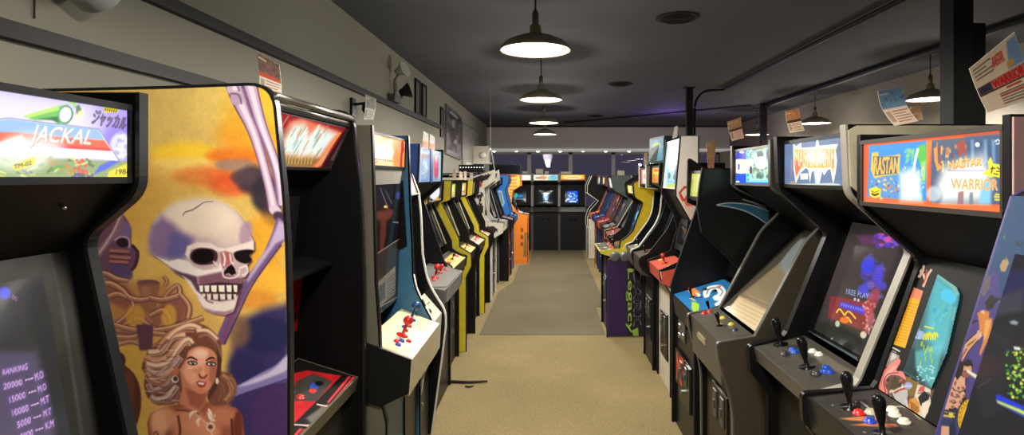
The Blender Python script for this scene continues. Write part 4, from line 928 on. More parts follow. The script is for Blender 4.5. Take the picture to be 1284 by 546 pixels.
c3.stick(.37, .5, (206, 40, 40), k=1.25); c3.stick(.80, .62, (36, 70, 120), k=1.25)
for u, v, cc in ((.15, .42, (66, 60, 150)), (.2, .5, (190, 46, 50)), (.25, .42, (66, 60, 150)), (.5, .52, (190, 46, 50)), (.56, .6, (66, 60, 150)), (.62, .52, (190, 46, 50)), (.3, .3, (190, 46, 50)), (.68, .62, (190, 46, 50))): c3.button(u, v, cc, .010)
# ---- 4: black with white edge curve
c4 = Cab('L', 3.05, 3.67, 'black cabinet edged in a white S-curve with sloped red marquee, beside the tan panel one', GL, 1.46)
c4.sides([(.757, 0), (.70, .42, .2), (.667, .68), (.667, .786, .05), (.735, .89, .06), (.785, .985, .06), (.815, 1.15), (.825, 1.40), (.838, 1.53), (.90, 1.70, .06), (1.05, 1.72)], SATIN, trim=WHITEP, tw=.022, tt=.006)
c4.inner(.775, (.69, .775), (.80, .90), (.845, .98), (.90, 1.47), (.843, 1.53), (.897, 1.69), bez=SATIN, cpm=mat('panel_off_white', (196, 188, 170), .4), cph=.22, front=mat('front_grey_black', (52, 50, 48), .4))
m = c4.marquee(.9, 40, 40, px=True, fr=.006); m.fill((214, 90, 60)); m.poly([(512, 224), (524, 240), (524, 256), (512, 256)], (206, 160, 90), 4); m.poly([(512, 236), (526, 246), (526, 256), (512, 252)], (150, 150, 96), 4)
for k in range(40): m.ell(512+12*rng.rand(), 216+40*rng.rand(), 1.5, 2, ((236, 190, 110), (220, 60, 46), (240, 226, 180), (130, 140, 110))[rng.randint(4)], 0, 1.5, .8)
m.done()
ov = c4.overlay(50, 40, 1.0, base=(206, 198, 178)); ov.noise(.1, 6, 3)
for u, v in ((.15, .8), (.22, .7), (.5, .5), (.56, .35), (.8, .6)): ov.rect(u, v, u+.14, v+.05, (70, 64, 60), 1)
ov.done()
s_ = c4.screen(.15, .9, .12, .88, .5); s_.noise(.4, 5, 8); s_.done(); c4.stick(.3, .45, (26, 26, 26), k=.6); c4.button(.7, .4, (40, 40, 40))
# ---- 5: wide grey octagonal panel, blue head with two marquees
c5 = Cab('L', 3.71, 4.54, 'wide blue headed cabinet with two marquees side by side and an octagonal grey panel', GL, 1.46)
NAVY = mat('laminate_navy', (34, 56, 108), .4)
c5.sides([(.79, 0), (.79, .74), (.80, .9), (.85, 1.0), (1.0, 1.45), (.86, 1.58, .02), (.845, 1.855, .02)], NAVY, SATIN, trim=SATIN)
c5.inner(.80, (.685, .90), (.96, .955), (.97, .99), (1.06, 1.44), (.862, 1.605), (.858, 1.835), bez=SATIN, cpm=mat('panel_grey', (86, 84, 80), .45), cph=.1, over=False, front=mat('front_charcoal', (38, 37, 36), .4), spk=MATTE)
# the wide octagonal control deck
bm = bmesh.new()
oc = [(.96, 3.70), (.80, 3.70), (.685, 3.84), (.685, 4.40), (.80, 4.55), (.96, 4.55)]
top = [c5.P(d, w, .90+(d-.685)*.2+.006) for d, w in oc]; bot = [c5.P(d, w, .80) for d, w in oc]
b_prism(bm, None, bot, top); bmesh.ops.bevel(bm, geom=[e for e in bm.edges], offset=.006, segments=2, affect='EDGES')
dk = link('control_deck', bm, mat('panel_grey', (104, 102, 97), .45), c5.root)
c5.cp = dk; c5.cpA = (.685, .905); c5.cpB = (.96, .962)
c5.stick(.38, .45, (190, 40, 34), False, 1.3); c5.stick(.62, .45, (190, 40, 34), False, .9); c5.button(.12, .75, (226, 214, 180), .022)
for u, v in ((.2, .5), (.26, .42), (.75, .5), (.82, .42)): c5.button(u, v, (190, 52, 44), .012)
def halfmarq(c, w0, w1, fn):
    k = c.canvas('marquee', c.m0, c.m1, 40, 40, glow_mat(1.0), c.root, w0, w1); fn(k); k.done()
def mq_a(k):
    k.fill((126, 160, 206)); k.rect(.1, .1, .9, .9, (150, 186, 222), 3); k.rect(.1, .72, .9, .82, (190, 110, 100), 2); k.ell(.5, .4, .3, .25, (220, 236, 246), 0, 6)
    for q in range(20): k.stroke([(rng.rand(), rng.rand()), (rng.rand(), rng.rand())], 1/40, (90, 120, 170), 2, .4)
    k.rect(.0, 0, .2, 1, (196, 216, 232), 3, .6)
def mq_b(k):
    k.fill((130, 170, 196)); k.ell(.45, .5, .3, .42, (230, 90, 120), 0, 5); k.ell(.45, .75, .15, .13, (236, 190, 190), 0, 3); k.rect(.75, .1, .95, .9, (170, 210, 220), 3); k.ell(.5, .3, .2, .2, (206, 60, 110), 0, 4)
halfmarq(c5, c5.i0+.02, 4.09, mq_a); halfmarq(c5, 4.16, c5.i1-.02, mq_b)
c5.prism('marquee_divider', [(.85, 1.60), (.85, 1.84), (.87, 1.84), (.87, 1.60)], 4.095, 4.155, NAVY)
s_ = c5.screen(.2, .85, .15, .85, .5); s_.noise(.4, 5, 8); s_.done()
# ---- 6..9: four yellow and black cabinets
YEL = mat('laminate_yellow', (206, 186, 44), .42)
yp = [(.84, 0), (.84, .70), (.79, .80), (.79, .915, .02), (.90, .985), (.905, 1.06), (1.07, 1.40), (.985, 1.42, .02), (.975, 1.60, .03)]
def yellow(a, b, label, mq, black_near=False, panelcol=(206, 184, 60), joy=(30, 28, 26), fw=0.0):
    c = Cab('L', a, b, label, GL, 1.46)
    c.sides([(q[0]-fw,)+tuple(q[1:]) for q in yp], YEL if not black_near else SATIN, SATIN, trim=MATTE, tw=.024)
    c.inner(.865, (.775, .90), (.93, .965), (.96, 1.02), (1.10, 1.385), (1.0, 1.425), (.992, 1.575), cpm=mat('yel_panel_black', (34, 31, 26), .4), cph=.09, over=True, front=mat('front_brown_black', (44, 41, 36), .45), coincol=(30, 29, 28))
    k = c.marquee(1.05, 40, 34, fr=.008); mq(k); k.done()
    ov = c.overlay(44, 30, 1.0, base=panelcol); ov.noise(.12, 5, int(a*10))
    ov.rect(.02, .72, .98, 1, (36, 32, 26), 2); ov.poly([(.05, .1), (.35, .1), (.25, .6), (.08, .6)], (226, 206, 150), 2); ov.poly([(.6, .12), (.95, .12), (.92, .55), (.7, .6)], (222, 170, 130), 2)
    for q in range(16): ov.stroke([(rng.rand(), rng.rand()*.7), (rng.rand(), rng.rand()*.7)], .02, ((206, 90, 50), (70, 50, 30), (240, 226, 190))[q % 3], 1.2, .5)
    ov.done(); c.stick(.5, .45, joy, k=.7); c.button(.2, .4, (200, 60, 40)); c.button(.8, .4, (200, 60, 40))
    s_ = c.screen(.1, .92, .1, .9, .5); s_.noise(.5, 5, 8); s_.done()
    rail = c.prism('bezel_edge_rail', [(.945, 1.03), (.957, 1.03), (1.102, 1.40), (1.09, 1.40)], c.i1-.01, c.i1, mat('rail_pale', (196, 186, 150), .4))
    return c
def mqA(k): k.fill((60, 60, 60)); k.ell(.5, .55, .36, .44, (236, 240, 246), 0, 2); k.rect(0, 0, 1, .14, (190, 150, 100), 2); k.ell(.3, .12, .08, .1, (30, 28, 30), 0, 1); k.ell(.7, .14, .1, .1, (230, 150, 60), 0, 1)
def mqB(k): k.fill((196, 196, 60)); k.rect(.05, .2, .95, .9, (222, 220, 90), 3); k.ell(.5, .6, .3, .3, (250, 250, 220), 0, 4); k.rect(0, 0, 1, .2, (206, 176, 150), 2); k.ell(.45, .4, .12, .12, (90, 80, 40), 0, 2)
def mqC(k): k.fill((226, 150, 50)); k.rect(.1, .5, .9, .95, (240, 190, 70), 3); k.ell(.5, .5, .3, .3, (250, 236, 190), 0, 4); k.rect(0, 0, 1, .16, (214, 200, 170), 2); k.rect(.2, .3, .8, .36, (150, 70, 30), 2)
def mqD(k): k.fill((214, 222, 190)); k.rect(.3, .1, .7, .9, (240, 240, 220), 3); k.ell(.5, .5, .2, .3, (130, 170, 90), 0, 3)
c6 = yellow(4.62, 5.26, 'yellow sided cabinet with a round white marquee face, nearest of the four yellow ones', mqA)
c7 = yellow(5.38, 6.02, 'yellow sided cabinet with a yellow green marquee, second nearest of the four yellow ones', mqB, fw=.05)
c8 = yellow(6.14, 6.78, 'yellow sided cabinet with an orange marquee and pink panel, third of the four', mqC, False, (206, 160, 140), (180, 40, 40))
c9 = yellow(6.90, 7.50, 'yellow sided cabinet with a pale green marquee, farthest of the four by the white one', mqD, False, (196, 160, 140), fw=.05)
# ---- 10: white space cabinet with jagged dark art
c10 = Cab('L', 7.6, 8.22, 'white cabinet with jagged black splash side art, a red spot and a starburst', GL, 1.46)
c10.sides([(.77, 0), (.77, .816), (.63, .90), (.62, 1.017), (.81, 1.04), (.876, 1.14), (.876, 1.492), (.728, 1.598), (.735, 1.735), (1.045, 1.63)], mat('laminate_white', (232, 226, 210), .4), trim=WHITEP)
c10.back = 1.46
c10.inner(.79, (.65, .995), (.83, 1.03), (.90, 1.10), (.95, 1.46), (.80, 1.575), (.765, 1.69), cph=.08, cpm=SATIN, front=SATIN)
sa = c10.sidecanvas('side_art', c10.a, .62, 1.46, .7, 1.74, 130, 150, art_mat(1.0, .4), c10.near, outline=c10.pn, shrink=.012, base=(236, 230, 214)); S_ = crop(580, 200, 5.46)
def jag(c, pts, amp, col, seed):
    r = np.random.RandomState(seed); P = crm(pts, 5, True); out = []
    for i, p in enumerate(P): out.append((p[0]+r.uniform(-amp, amp), p[1]+r.uniform(-amp, amp)))
    c.poly(out, col, 1)
jag(sa, S_(70, 130, 110, 105, 150, 110, 190, 95, 185, 125, 150, 150, 120, 165, 80, 190, 40, 160), 1.6, (44, 28, 40), 3)
jag(sa, S_(-60, 260, 40, 250, 110, 230, 140, 250, 125, 300, 150, 340, 120, 380, 130, 430, 100, 470, 60, 480, -60, 480), 2.4, (48, 32, 44), 4)
sa.poly(S_(85, 150, 130, 150, 135, 180, 110, 200, 85, 195), (206, 60, 66), 2); sa.ell(*S_(95, 290)[0], 3.4, 4.4, (236, 232, 220), 0, 3)
for t in np.linspace(0, 6.28, 9)[:-1]: x, y = S_(95, 290)[0]; sa.stroke([(x, y), (x+7*math.cos(t), y+8*math.sin(t))], [1.4, .4], (220, 214, 200), 1, .8)
jag(sa, S_(140, 470, 190, 460, 240, 480, 230, 500, 170, 495), 1.5, (60, 48, 50), 5); sa.ell(*S_(100, 410)[0], 3, 3, (140, 60, 110), 0, 2); sa.ell(*S_(40, 350)[0], 4, 3, (120, 50, 100), 0, 2); sa.done()
k = c10.marquee(.3, 20, 14); k.fill((60, 60, 70)); k.done(); s_ = c10.screen(strength=.6); s_.noise(.5, 5, 2); s_.done(); c10.stick(.5, .4, (24, 24, 24), k=.7)
# ---- 11..14 farther left
def far(side, a, b, label, group, out, near, farm, trim, **kw):
    c = Cab(side, a, b, label, group, kw.pop('back', 1.46))
    c.sides(out, near, farm, trim=trim, tw=.026, tt=.006)
    kw2 = dict(cph=.1); kw2.update(kw); mq = kw2.pop('mq', None); ms = kw2.pop('ms', 1.0); pc = kw2.pop('pcol', None); scf = kw2.pop('scf', None); js = kw2.pop('joy', (30, 28, 28)); sst = kw2.pop('sst', .8)
    c.inner(**kw2)
    k = c.marquee(ms, 36, 20); 
    if mq: mq(k)
    else: k.fill((120, 110, 100)); k.noise(.6, 6, int(a*7))
    k.done()
    if pc:
        ov = c.overlay(40, 24, 1.0, base=pc); ov.noise(.3, 5, int(a*9))
        for q in range(14): ov.ell(rng.rand(), rng.rand(), .06, .07, [(x+60*(rng.rand()-.5)) for x in pc], 0, 2, .6)
        ov.done()
    s = c.screen(strength=sst, nx=36, ny=36)
    if scf: scf(s)
    else: s.noise(.6, 5, int(a*5))
    s.done()
    c.stick(.3, .45, js, k=.8); c.stick(.68, .45, js, k=.8)
    for u in (.45, .52, .84): c.button(u, .45, ((206, 60, 50), (230, 220, 200), (60, 90, 190))[int(u*10) % 3])
    return c
GREYL = mat('laminate_grey', (120, 118, 114), .42)
def bare(k): k.fill((26, 26, 28)); k.noise(.3, 4, 1)
far('L', 8.34, 8.92, 'black cabinet with a slanted grey screen surround, right after the white one', GL,
    [(.80, 0), (.80, .8), (.66, .86), (.66, .96), (.80, 1.0), (.93, 1.45), (.84, 1.52), (.84, 1.66)], SATIN, SATIN, GREYL, base=.82, cpf=(.67, .95), cpb=(.82, 1.0), bz0=(.84, 1.03), bz1=(.98, 1.45), m0=(.86, 1.53), m1=(.86, 1.64), bez=GREYL, mq=bare, pcol=(90, 88, 84))
RED = mat('laminate_brick_red', (150, 52, 34), .42)
far('L', 9.02, 9.6, 'black cabinet with a dark red front, before the bright blue one', GL,
    [(.66, 0), (.66, .8), (.60, .86), (.60, .96), (.76, 1.0), (.92, 1.45), (.80, 1.52), (.80, 1.63)], SATIN, SATIN, MATTE, base=.67, cpf=(.61, .95), cpb=(.78, 1.0), bz0=(.80, 1.03), bz1=(.96, 1.45), m0=(.82, 1.53), m1=(.82, 1.62), front=RED, mq=bare, pcol=(96, 60, 52), coincol=(110, 40, 28))
BLU = mat('laminate_bright_blue', (44, 116, 196), .4)
c13 = far('L', 9.72, 10.3, 'bright blue sided cabinet beyond the white one with printed side panel', GL,
    [(.66, 0), (.66, .8), (.59, .88), (.59, .97), (.674, 1.02), (.768, 1.41), (.70, 1.573), (.714, 1.667), (.95, 1.68)], BLU, BLU, mat('trim_dark', (30, 30, 36), .4), base=.68, cpf=(.61, .95), cpb=(.70, 1.0), bz0=(.72, 1.03), bz1=(.83, 1.42), m0=(.73, 1.56), m1=(.735, 1.65), front=mat('front_orange_red', (190, 84, 40), .42), mq=bare, pcol=(130, 120, 120))
sa = c13.sidecanvas('side_art', c13.a, .60, 1.46, .8, 1.68, 70, 70, art_mat(1.0, .4), c13.near, outline=c13.pn, shrink=.012, base=(44, 118, 198)); S_ = crop(580, 200, 5.46)
sa.poly(S_(244, 215, 268, 215, 288, 300, 270, 330), (206, 220, 226), 1.5); sa.poly(S_(250, 225, 264, 225, 280, 300, 270, 310), (90, 130, 160), 2); sa.done()
ORG = mat('laminate_orange', (236, 128, 36), .42)
c14 = far('L', 10.85, 11.45, 'orange cabinet with rows of printed lines on its side, last of the left row', GL,
    [(.43, 0), (.43, .80), (.42, .86), (.42, .92), (.60, .96), (.727, 1.14), (.70, 1.38), (.56, 1.47), (.575, 1.685), (.9, 1.69)], ORG, ORG, mat('trim_dark', (30, 30, 36), .4), base=.45, cpf=(.43, .90), cpb=(.62, .97), bz0=(.64, 1.0), bz1=(.76, 1.38), m0=(.60, 1.49), m1=(.60, 1.66), front=ORG, mq=bare, pcol=(180, 180, 176), coincol=(190, 100, 40))
sa = c14.sidecanvas('side_art', c14.a, .42, 1.46, .05, 1.69, 100, 150, art_mat(1.0, .4), c14.near, outline=c14.pn, shrink=.014, base=(232, 134, 46)); S_ = crop(580, 200, 5.46)
sa.poly(S_(250, 60, 400, 60, 400, 340, 250, 340), (226, 160, 74), 2)
for k in range(9): sa.stroke(S_(322, 120+k*22, 372 - 3*(k > 3)*k, 118+k*22), .9, (110, 66, 40), 1)
sa.stroke(S_(330, 112, 372, 108), 1.6, (70, 44, 40), 1); sa.poly([(658, 292), (661, 292), (661, 322), (656, 322)], (96, 110, 70), 2, .8)
for k in range(3): sa.rect(653, 286+k*9, 656, 291+k*9, (150, 70, 30))
sa.done()
# ================================================================== RIGHT ROW
GR = 'arcade cabinets in the right row'
PURP = mat('laminate_violet', (58, 48, 104), .42)
# ---- 1: nearest right, warrior art around the monitor
r1 = Cab('R', .48, 1.10, 'nearest right hand cabinet, violet and blue warrior art beside its dark screen', GR)
r1.sides([(.80, 0), (.80, .80), (.60, .86), (.60, .95), (.705, 1.0), (.715, 1.08), (.8805, 1.603), (.95, 1.64), (.95, 1.84, .02)], PURP, th=.008)
r1.inner(.82, (.62, .945), (.70, .97), (.716, 1.08), (.881, 1.603), (.96, 1.64), (.96, 1.82), bez=SATIN)
bz = r1.canvas('bezel_art', r1.bz0, r1.bz1, 700, 420, art_mat(.5, .5), r1.bezel, r1.i0, r1.i1, px=True, base=(78, 64, 134), lift=.003)
A_, B_ = crop(1160, 260, 3.9), crop(1160, 400, 3.74)
bz.poly([(1180, 150), (1420, 150), (1420, 400), (1250, 372), (1236, 372)], (16, 70, 118), 8); bz.poly(A_(240, 546, 300, 390, 340, 300, 372, 330, 380, 480, 340, 560), (72, 62, 132), 10)
bz.poly(A_(372, 290, 388, 260, 412, 256, 418, 276, 400, 318, 378, 316), (176, 150, 110), 2); bz.poly(A_(390, 250, 410, 246, 408, 262), (120, 110, 90), 2); bz.stroke(A_(450, 170, 470, 188, 484, 180), 3, (30, 40, 50), 2); bz.poly(A_(388, 150, 402, 132, 396, 165), (100, 120, 110), 2)
bz.stroke(A_(360, 150, 335, 240, 310, 330, 280, 400, 256, 480), 3.4, (84, 88, 110), 3); bz.poly(A_(296, 350, 330, 330, 322, 400, 296, 440, 280, 430), (104, 92, 104), 3)
# a beast's claw and head over the fighter
bz.poly(A_(300, 470, 330, 430, 350, 446, 380, 448, 352, 470, 338, 500, 310, 505), (22, 18, 26), 2); bz.poly(A_(370, 465, 430, 450, 424, 490, 372, 498), (190, 184, 176), 2); bz.poly(A_(262, 520, 300, 508, 322, 516, 318, 560, 270, 560), (214, 130, 50), 2); bz.poly(A_(275, 512, 296, 505, 300, 530), (232, 190, 170), 2)
# fighter, arm raised
SK, SD, OUT = (224, 168, 140), (150, 92, 80), (28, 20, 26)
def limb(p, w): bz.stroke(B_(*p), [x+2.2 for x in w], OUT, 1.2); bz.stroke(B_(*p), w, SK, 1.2); bz.stroke([(x+.8, y+.6) for x, y in B_(*p)], [x*.32 for x in w], SD, 1.6)
bz.poly(B_(260, 0, 322, 0, 320, 60, 300, 110, 266, 178, 262, 160, 285, 90, 262, 60), (214, 134, 70), 2); bz.poly(B_(290, 10, 316, 8, 300, 80, 280, 110), (236, 170, 90), 3)
bz.stroke(B_(208, 0, 222, 22, 250, 10), 2.5, OUT, 1.4)
limb((262, 76, 225, 112, 196, 146, 172, 186), (6.5, 8, 8.5, 9)); bz.ell(*B_(256, 84)[0], 4, 5, SK, .5, 1.4); 
for q in ((252, 66, 262, 58), (262, 74, 272, 66), (264, 86, 274, 80)): bz.stroke(B_(*q), 2, (240, 190, 160), 1)
bz.poly(B_(232, 96, 244, 108, 205, 146, 194, 132), (206, 160, 84), 1.2); bz.stroke(B_(205, 130, 235, 108), 1.4, (90, 60, 40), 1)
limb((170, 190, 150, 235, 132, 290, 122, 345), (9, 10, 10, 8))
bz.poly(B_(140, 232, 168, 190, 200, 222, 206, 262, 196, 330, 200, 380, 160, 430, 104, 432, 104, 360, 120, 320), OUT, 1.4); bz.poly(B_(150, 300, 175, 270, 196, 280, 194, 330, 170, 345, 150, 335), SK, 1.6)
for (x, y, rx, ry) in ((150, 355, 6, 4), (182, 360, 4, 5), (138, 382, 5, 4), (165, 385, 5, 4), (122, 385, 5, 6), (128, 410, 6, 4), (160, 410, 5, 4), (178, 322, 6, 5), (156, 322, 5, 5), (124, 350, 5, 7), (140, 300, 4, 8)):
    bz.ell(*B_(x, y)[0], rx*.9, ry*.9, SK, .3, 1.2); bz.ell(*B_(x+8, y+6)[0], rx*.4, ry*.4, SD, .3, 1)
bz.stroke(B_(118, 330, 112, 380, 108, 440), [5, 6, 5], SK, 1.4)
bz.ell(*B_(206, 222)[0], 6.5, 8, OUT, .2, 1.4); bz.ell(*B_(206, 240)[0], 5.2, 7, SK, .2, 1.4); bz.poly(B_(190, 210, 226, 200, 232, 222, 196, 228), OUT, 1); bz.stroke(B_(188, 225, 226, 236), 1.6, (200, 160, 60), .8); bz.ell(*B_(198, 262)[0], 5, 5, SD, .2, 2); bz.stroke(B_(196, 250, 210, 252), 1, OUT, .8)
bz.poly(B_(200, 240, 236, 258, 268, 278, 296, 280, 298, 290, 270, 298, 238, 282, 204, 256), (240, 236, 214), 1.2); bz.stroke(B_(204, 254, 240, 280, 270, 296), .8, (130, 120, 100), 1)
bz.poly(B_(96, 428, 158, 436, 152, 474, 92, 460), OUT, 1.4); bz.poly(B_(98, 434, 150, 442, 148, 452, 96, 446), (110, 116, 90), 1.2); bz.poly(B_(94, 452, 148, 458, 146, 468, 92, 462), (206, 190, 90), 1.2); bz.ell(*B_(128, 455)[0], 3, 3.4, (226, 206, 80), 0, 1)
bz.poly(B_(86, 470, 150, 474, 158, 540, 150, 620, 70, 620, 80, 540), (44, 60, 96), 2); bz.poly(B_(84, 505, 140, 510, 136, 620, 76, 620), SK, 2); bz.poly(B_(120, 500, 146, 480, 150, 560, 120, 560), (34, 42, 70), 2)
bz.stroke(B_(228, 515, 300, 522, 380, 520, 470, 540), 3.2, OUT, 1.2); bz.stroke(B_(228, 514, 300, 520, 380, 518, 470, 536), 1.8, (110, 124, 186), 1); bz.stroke(B_(330, 490, 370, 506, 420, 505, 470, 515), 2.4, OUT, 1); bz.stroke(B_(332, 490, 372, 504, 470, 512), 1.2, (150, 150, 170), 1)
bz.ell(*B_(211, 460)[0], 14.4, 23, OUT, .17, 1.4); bz.ell(*B_(211, 460)[0], 13.4, 22, (226, 176, 36), .17, 1.4); bz.ell(*B_(211, 460)[0], 9.6, 16.5, (190, 140, 24), .17, 1.4); bz.ell(*B_(211, 462)[0], 8.6, 15.3, (236, 190, 50), .17, 1.4); bz.ell(*B_(204, 445)[0], 3, 7, (250, 224, 120), .17, 3)
for t in np.linspace(0, 6.28, 20)[:-1]: x, y = B_(211, 460)[0]; bz.ell(x+11.4*math.cos(t)*.98-2*math.sin(t), y+19*math.sin(t)+1.5*math.cos(t), .9, 1.1, (140, 96, 16), 0, .8)
limb((196, 500, 200, 520, 180, 540), (5, 6, 7)); bz.stroke(B_(195, 490, 205, 500, 200, 515), 1.4, OUT, 1)
bz.done()
t_ = lambda q: tuple(np.array(r1.bz0)+(np.array(r1.bz1)-np.array(r1.bz0))*q)
sc_ = r1.canvas('screen', t_(.10), t_(.80), 260, 240, glow_mat(1.0, .1), r1.bezel, .53, 1.038, px=True, lift=.008, bulge=.004, base=(27, 26, 30))
sc_.poly([(1225, 470), (1252, 420), (1275, 430), (1264, 520), (1240, 530)], (38, 36, 38), 8); sc_.poly([(1262, 340), (1300, 340), (1300, 380), (1256, 380)], (36, 34, 78), 10); sc_.poly([(1252, 376), (1290, 364), (1290, 392), (1250, 400)], (60, 60, 70), 10)
sc_.poly(B_(405, 180, 470, 120, 560, 200, 560, 420, 400, 360), (24, 40, 26), 10)
for k in range(120):
    x, y = 405+rng.rand()*150, 150+rng.rand()*240
    if y < 390-(560-x)*.1: sc_.ell(*B_(x, y)[0], 1.2+rng.rand(), 1.0+rng.rand(), ((226, 230, 90), (130, 200, 60), (60, 120, 60))[rng.randint(3)], 0, 1)
sc_.poly(B_(356, 370, 364, 362, 470, 410, 600, 470, 600, 500, 470, 432, 360, 392), (30, 60, 220), 2); sc_.poly(B_(360, 390, 470, 432, 600, 495, 600, 520, 470, 452, 364, 404), (206, 230, 110), 2); sc_.poly(B_(364, 404, 470, 450, 600, 515, 600, 525, 470, 460), (60, 90, 200), 2)
sc_.poly(B_(418, 20, 440, 14, 462, 24, 452, 38, 425, 32), (150, 160, 170), 2); sc_.poly(B_(440, 138, 470, 142, 470, 156, 444, 154), (220, 226, 230), 1.4); sc_.stroke(B_(265, 330, 330, 292), 1, (90, 90, 94), 1.4, .7)
sc_.done()
k = r1.marquee(1.0, 30, 12); k.fill((150, 90, 60)); k.noise(.5, 6, 3); k.done(); r1.stick(.3, .4, bat=True); r1.button(.5, .5, (200, 60, 50)); r1.button(.58, .5, (220, 210, 200))
# ---- 2: two-game marquee
r2 = Cab('R', 1.17, 1.752, 'cabinet with the wide RASTAN and NASTAR WARRIOR double marquee and cyan screen', GR)
r2.sides([(.84, 0), (.84, .78), (.80, .86), (.765, .90), (.76, .985, .02), (.975, 1.0), (.99, 1.02), (1.12, 1.385, .03), (.938, 1.555, .02), (.938, 1.768, .02)], BLACK, trim=mat('trim_black_gloss', (26, 26, 27), .25), th=.018, tw=.02, tt=.002)
r2.inner(.87, (.775, .975), (.985, 1.0), (.992, 1.0), (1.135, 1.40), (.945, 1.558), (.945, 1.745), bez=SATIN, spk=mat('speaker_navy_black', (15, 16, 26), .6), cpm=mat('panel_black_grain', (40, 39, 37), .35), cph=.10, over=False)
pk_ = r2.prism('head_side_cap', [(.940, 1.575), (.940, 1.762), (1.46, 1.762), (1.46, 1.38), (1.10, 1.38)], r2.a-.006, r2.a-.0005, mat('laminate_pink_beige', (196, 158, 150), .4), r2.near)
m = r2.marquee(1.35, 400, 120, px=True, frame=mat('frame_bronze_black', (58, 52, 46), .4), fr=.008); M_ = crop(1080, 160, 4.549)
m.fill((232, 92, 44)); m.poly(M_(52, 105, 380, 75, 378, 430, 40, 412), (46, 142, 226), 2)
m.poly(M_(52, 250, 300, 240, 300, 440, 40, 420), (90, 150, 206), 30); m.poly(M_(40, 395, 380, 420, 380, 440, 36, 425), (236, 110, 60), 3)
for k in range(60):
    x, y = 60+rng.rand()*150, 280+rng.rand()*120; m.stroke(M_(x, y, x+20*rng.rand(), y+30*(rng.rand()-.5)), 1+2*rng.rand(), ((230, 190, 90), (214, 130, 60), (110, 130, 190), (240, 220, 160), (70, 90, 160))[rng.randint(5)], 1.4, .8)
m.poly(M_(330, 105, 375, 95, 378, 200, 350, 230, 320, 150), (90, 190, 70), 5); m.poly(M_(345, 200, 376, 190, 372, 300, 352, 320), (150, 220, 110), 6)
for k in range(24): m.ell(*M_(250+rng.rand()*60, 120+rng.rand()*80)[0], 1.5, 2.5, (130, 206, 130), rng.rand(), 2, .7)
for k in range(60):
    x, y = 240+rng.rand()*130, 200+rng.rand()*210; m.stroke(M_(x, y, x+18*(rng.rand()-.5), y+26*rng.rand()), 1+1.6*rng.rand(), ((60, 90, 80), (140, 170, 120), (246, 250, 240), (180, 200, 210), (120, 90, 80))[rng.randint(5)], 1.2, .7)
m.poly(M_(225, 260, 300, 230, 345, 260, 350, 420, 230, 415), (246, 252, 255), 22, .85); m.poly(M_(240, 300, 330, 290, 330, 400, 245, 400), (250, 255, 255), 14, .7); m.stroke(M_(330, 120, 312, 200, 300, 300), 3, (246, 252, 240), 3)
m.poly(M_(66, 145, 100, 140, 105, 165, 190, 160, 228, 150, 222, 265, 150, 275, 80, 290, 60, 240), (240, 190, 70), 1.6); m.poly(M_(74, 165, 220, 165, 214, 262, 80, 275), (70, 90, 110), 2)
m.text('RASTAN', M_(78, 268, 214, 258, 220, 172, 82, 170), (250, 206, 70), 1, 1); m.text('RASTAN', M_(80, 262, 212, 254, 218, 178, 84, 176), (236, 120, 50), .5)
m.poly(M_(52, 350, 85, 340, 118, 352, 114, 395, 82, 405, 54, 388), (246, 220, 40), 1.4); m.poly(M_(62, 372, 82, 380, 108, 372, 106, 384, 82, 393, 64, 384), (70, 60, 20), 1.2); m.stroke(M_(62, 362, 82, 370, 108, 360), 1, (90, 76, 20), 1)
m.poly(M_(378, 75, 412, 74, 386, 240, 378, 440), (250, 130, 50), 4)
m.poly(M_(410, 74, 812, 38, 806, 440, 400, 430), (74, 92, 118), 3); m.poly(M_(600, 56, 812, 38, 810, 240, 620, 200), (60, 84, 120), 16)
for k in range(40):
    x = 440+rng.rand()*180; y = 80+rng.rand()*140; m.stroke(M_(x, y, x+14*(rng.rand()-.5), y+50*rng.rand()), 1.5+3*rng.rand(), ((206, 130, 70), (236, 200, 110), (120, 60, 50), (90, 110, 130), (180, 60, 40))[rng.randint(5)], 2, .8)
for x in (640, 715, 760): m.stroke(M_(x, 70, x+4, 200), 4, (130, 170, 200), 6, .7)
m.poly(M_(420, 120, 440, 110, 444, 200, 470, 230, 440, 250, 424, 190), (226, 150, 70), 3); m.poly(M_(555, 80, 600, 70, 606, 150, 560, 160), (176, 60, 44), 5, .8)
m.poly(M_(480, 230, 700, 160, 740, 260, 720, 420, 470, 430, 440, 330), (255, 252, 236), 34, .97); m.ell(*M_(420, 380)[0], 9, 10, (214, 226, 232), 0, 8, .7); m.poly(M_(690, 320, 750, 300, 745, 435, 680, 435), (130, 196, 226), 10)  # large white blob paints in the overexposed glow of the tube behind
Q = M_(505, 236, 692, 212, 690, 172, 500, 190); m.text('NASTAR', [(x+.6, y+.8) for x, y in Q], (214, 120, 50), 1, 1); m.text('NASTAR', Q, (255, 226, 130))
m.stroke(M_(500, 246, 706, 246), .9, (120, 120, 190), 1); Q = M_(520, 352, 786, 360, 786, 296, 520, 292); m.text('WARRIOR', Q, (250, 206, 120), .8, 1); m.text('WARRIOR', Q, (246, 150, 90), .9)
m.poly(M_(730, 195, 746, 168, 760, 205, 800, 212, 812, 290, 770, 280, 745, 285, 700, 262, 735, 240), (244, 232, 60), 2); [m.stroke(M_(*q), 1.6, (70, 64, 20), 1) for q in ((745, 235, 775, 232), (758, 222, 750, 262), (782, 225, 796, 240), (778, 252, 798, 250), (762, 262, 790, 270))]
for q in ((765, 395, 806, 398), (768, 412, 806, 414), (770, 382, 806, 384)): m.stroke(M_(*q), 2, (244, 222, 50), 1.5)
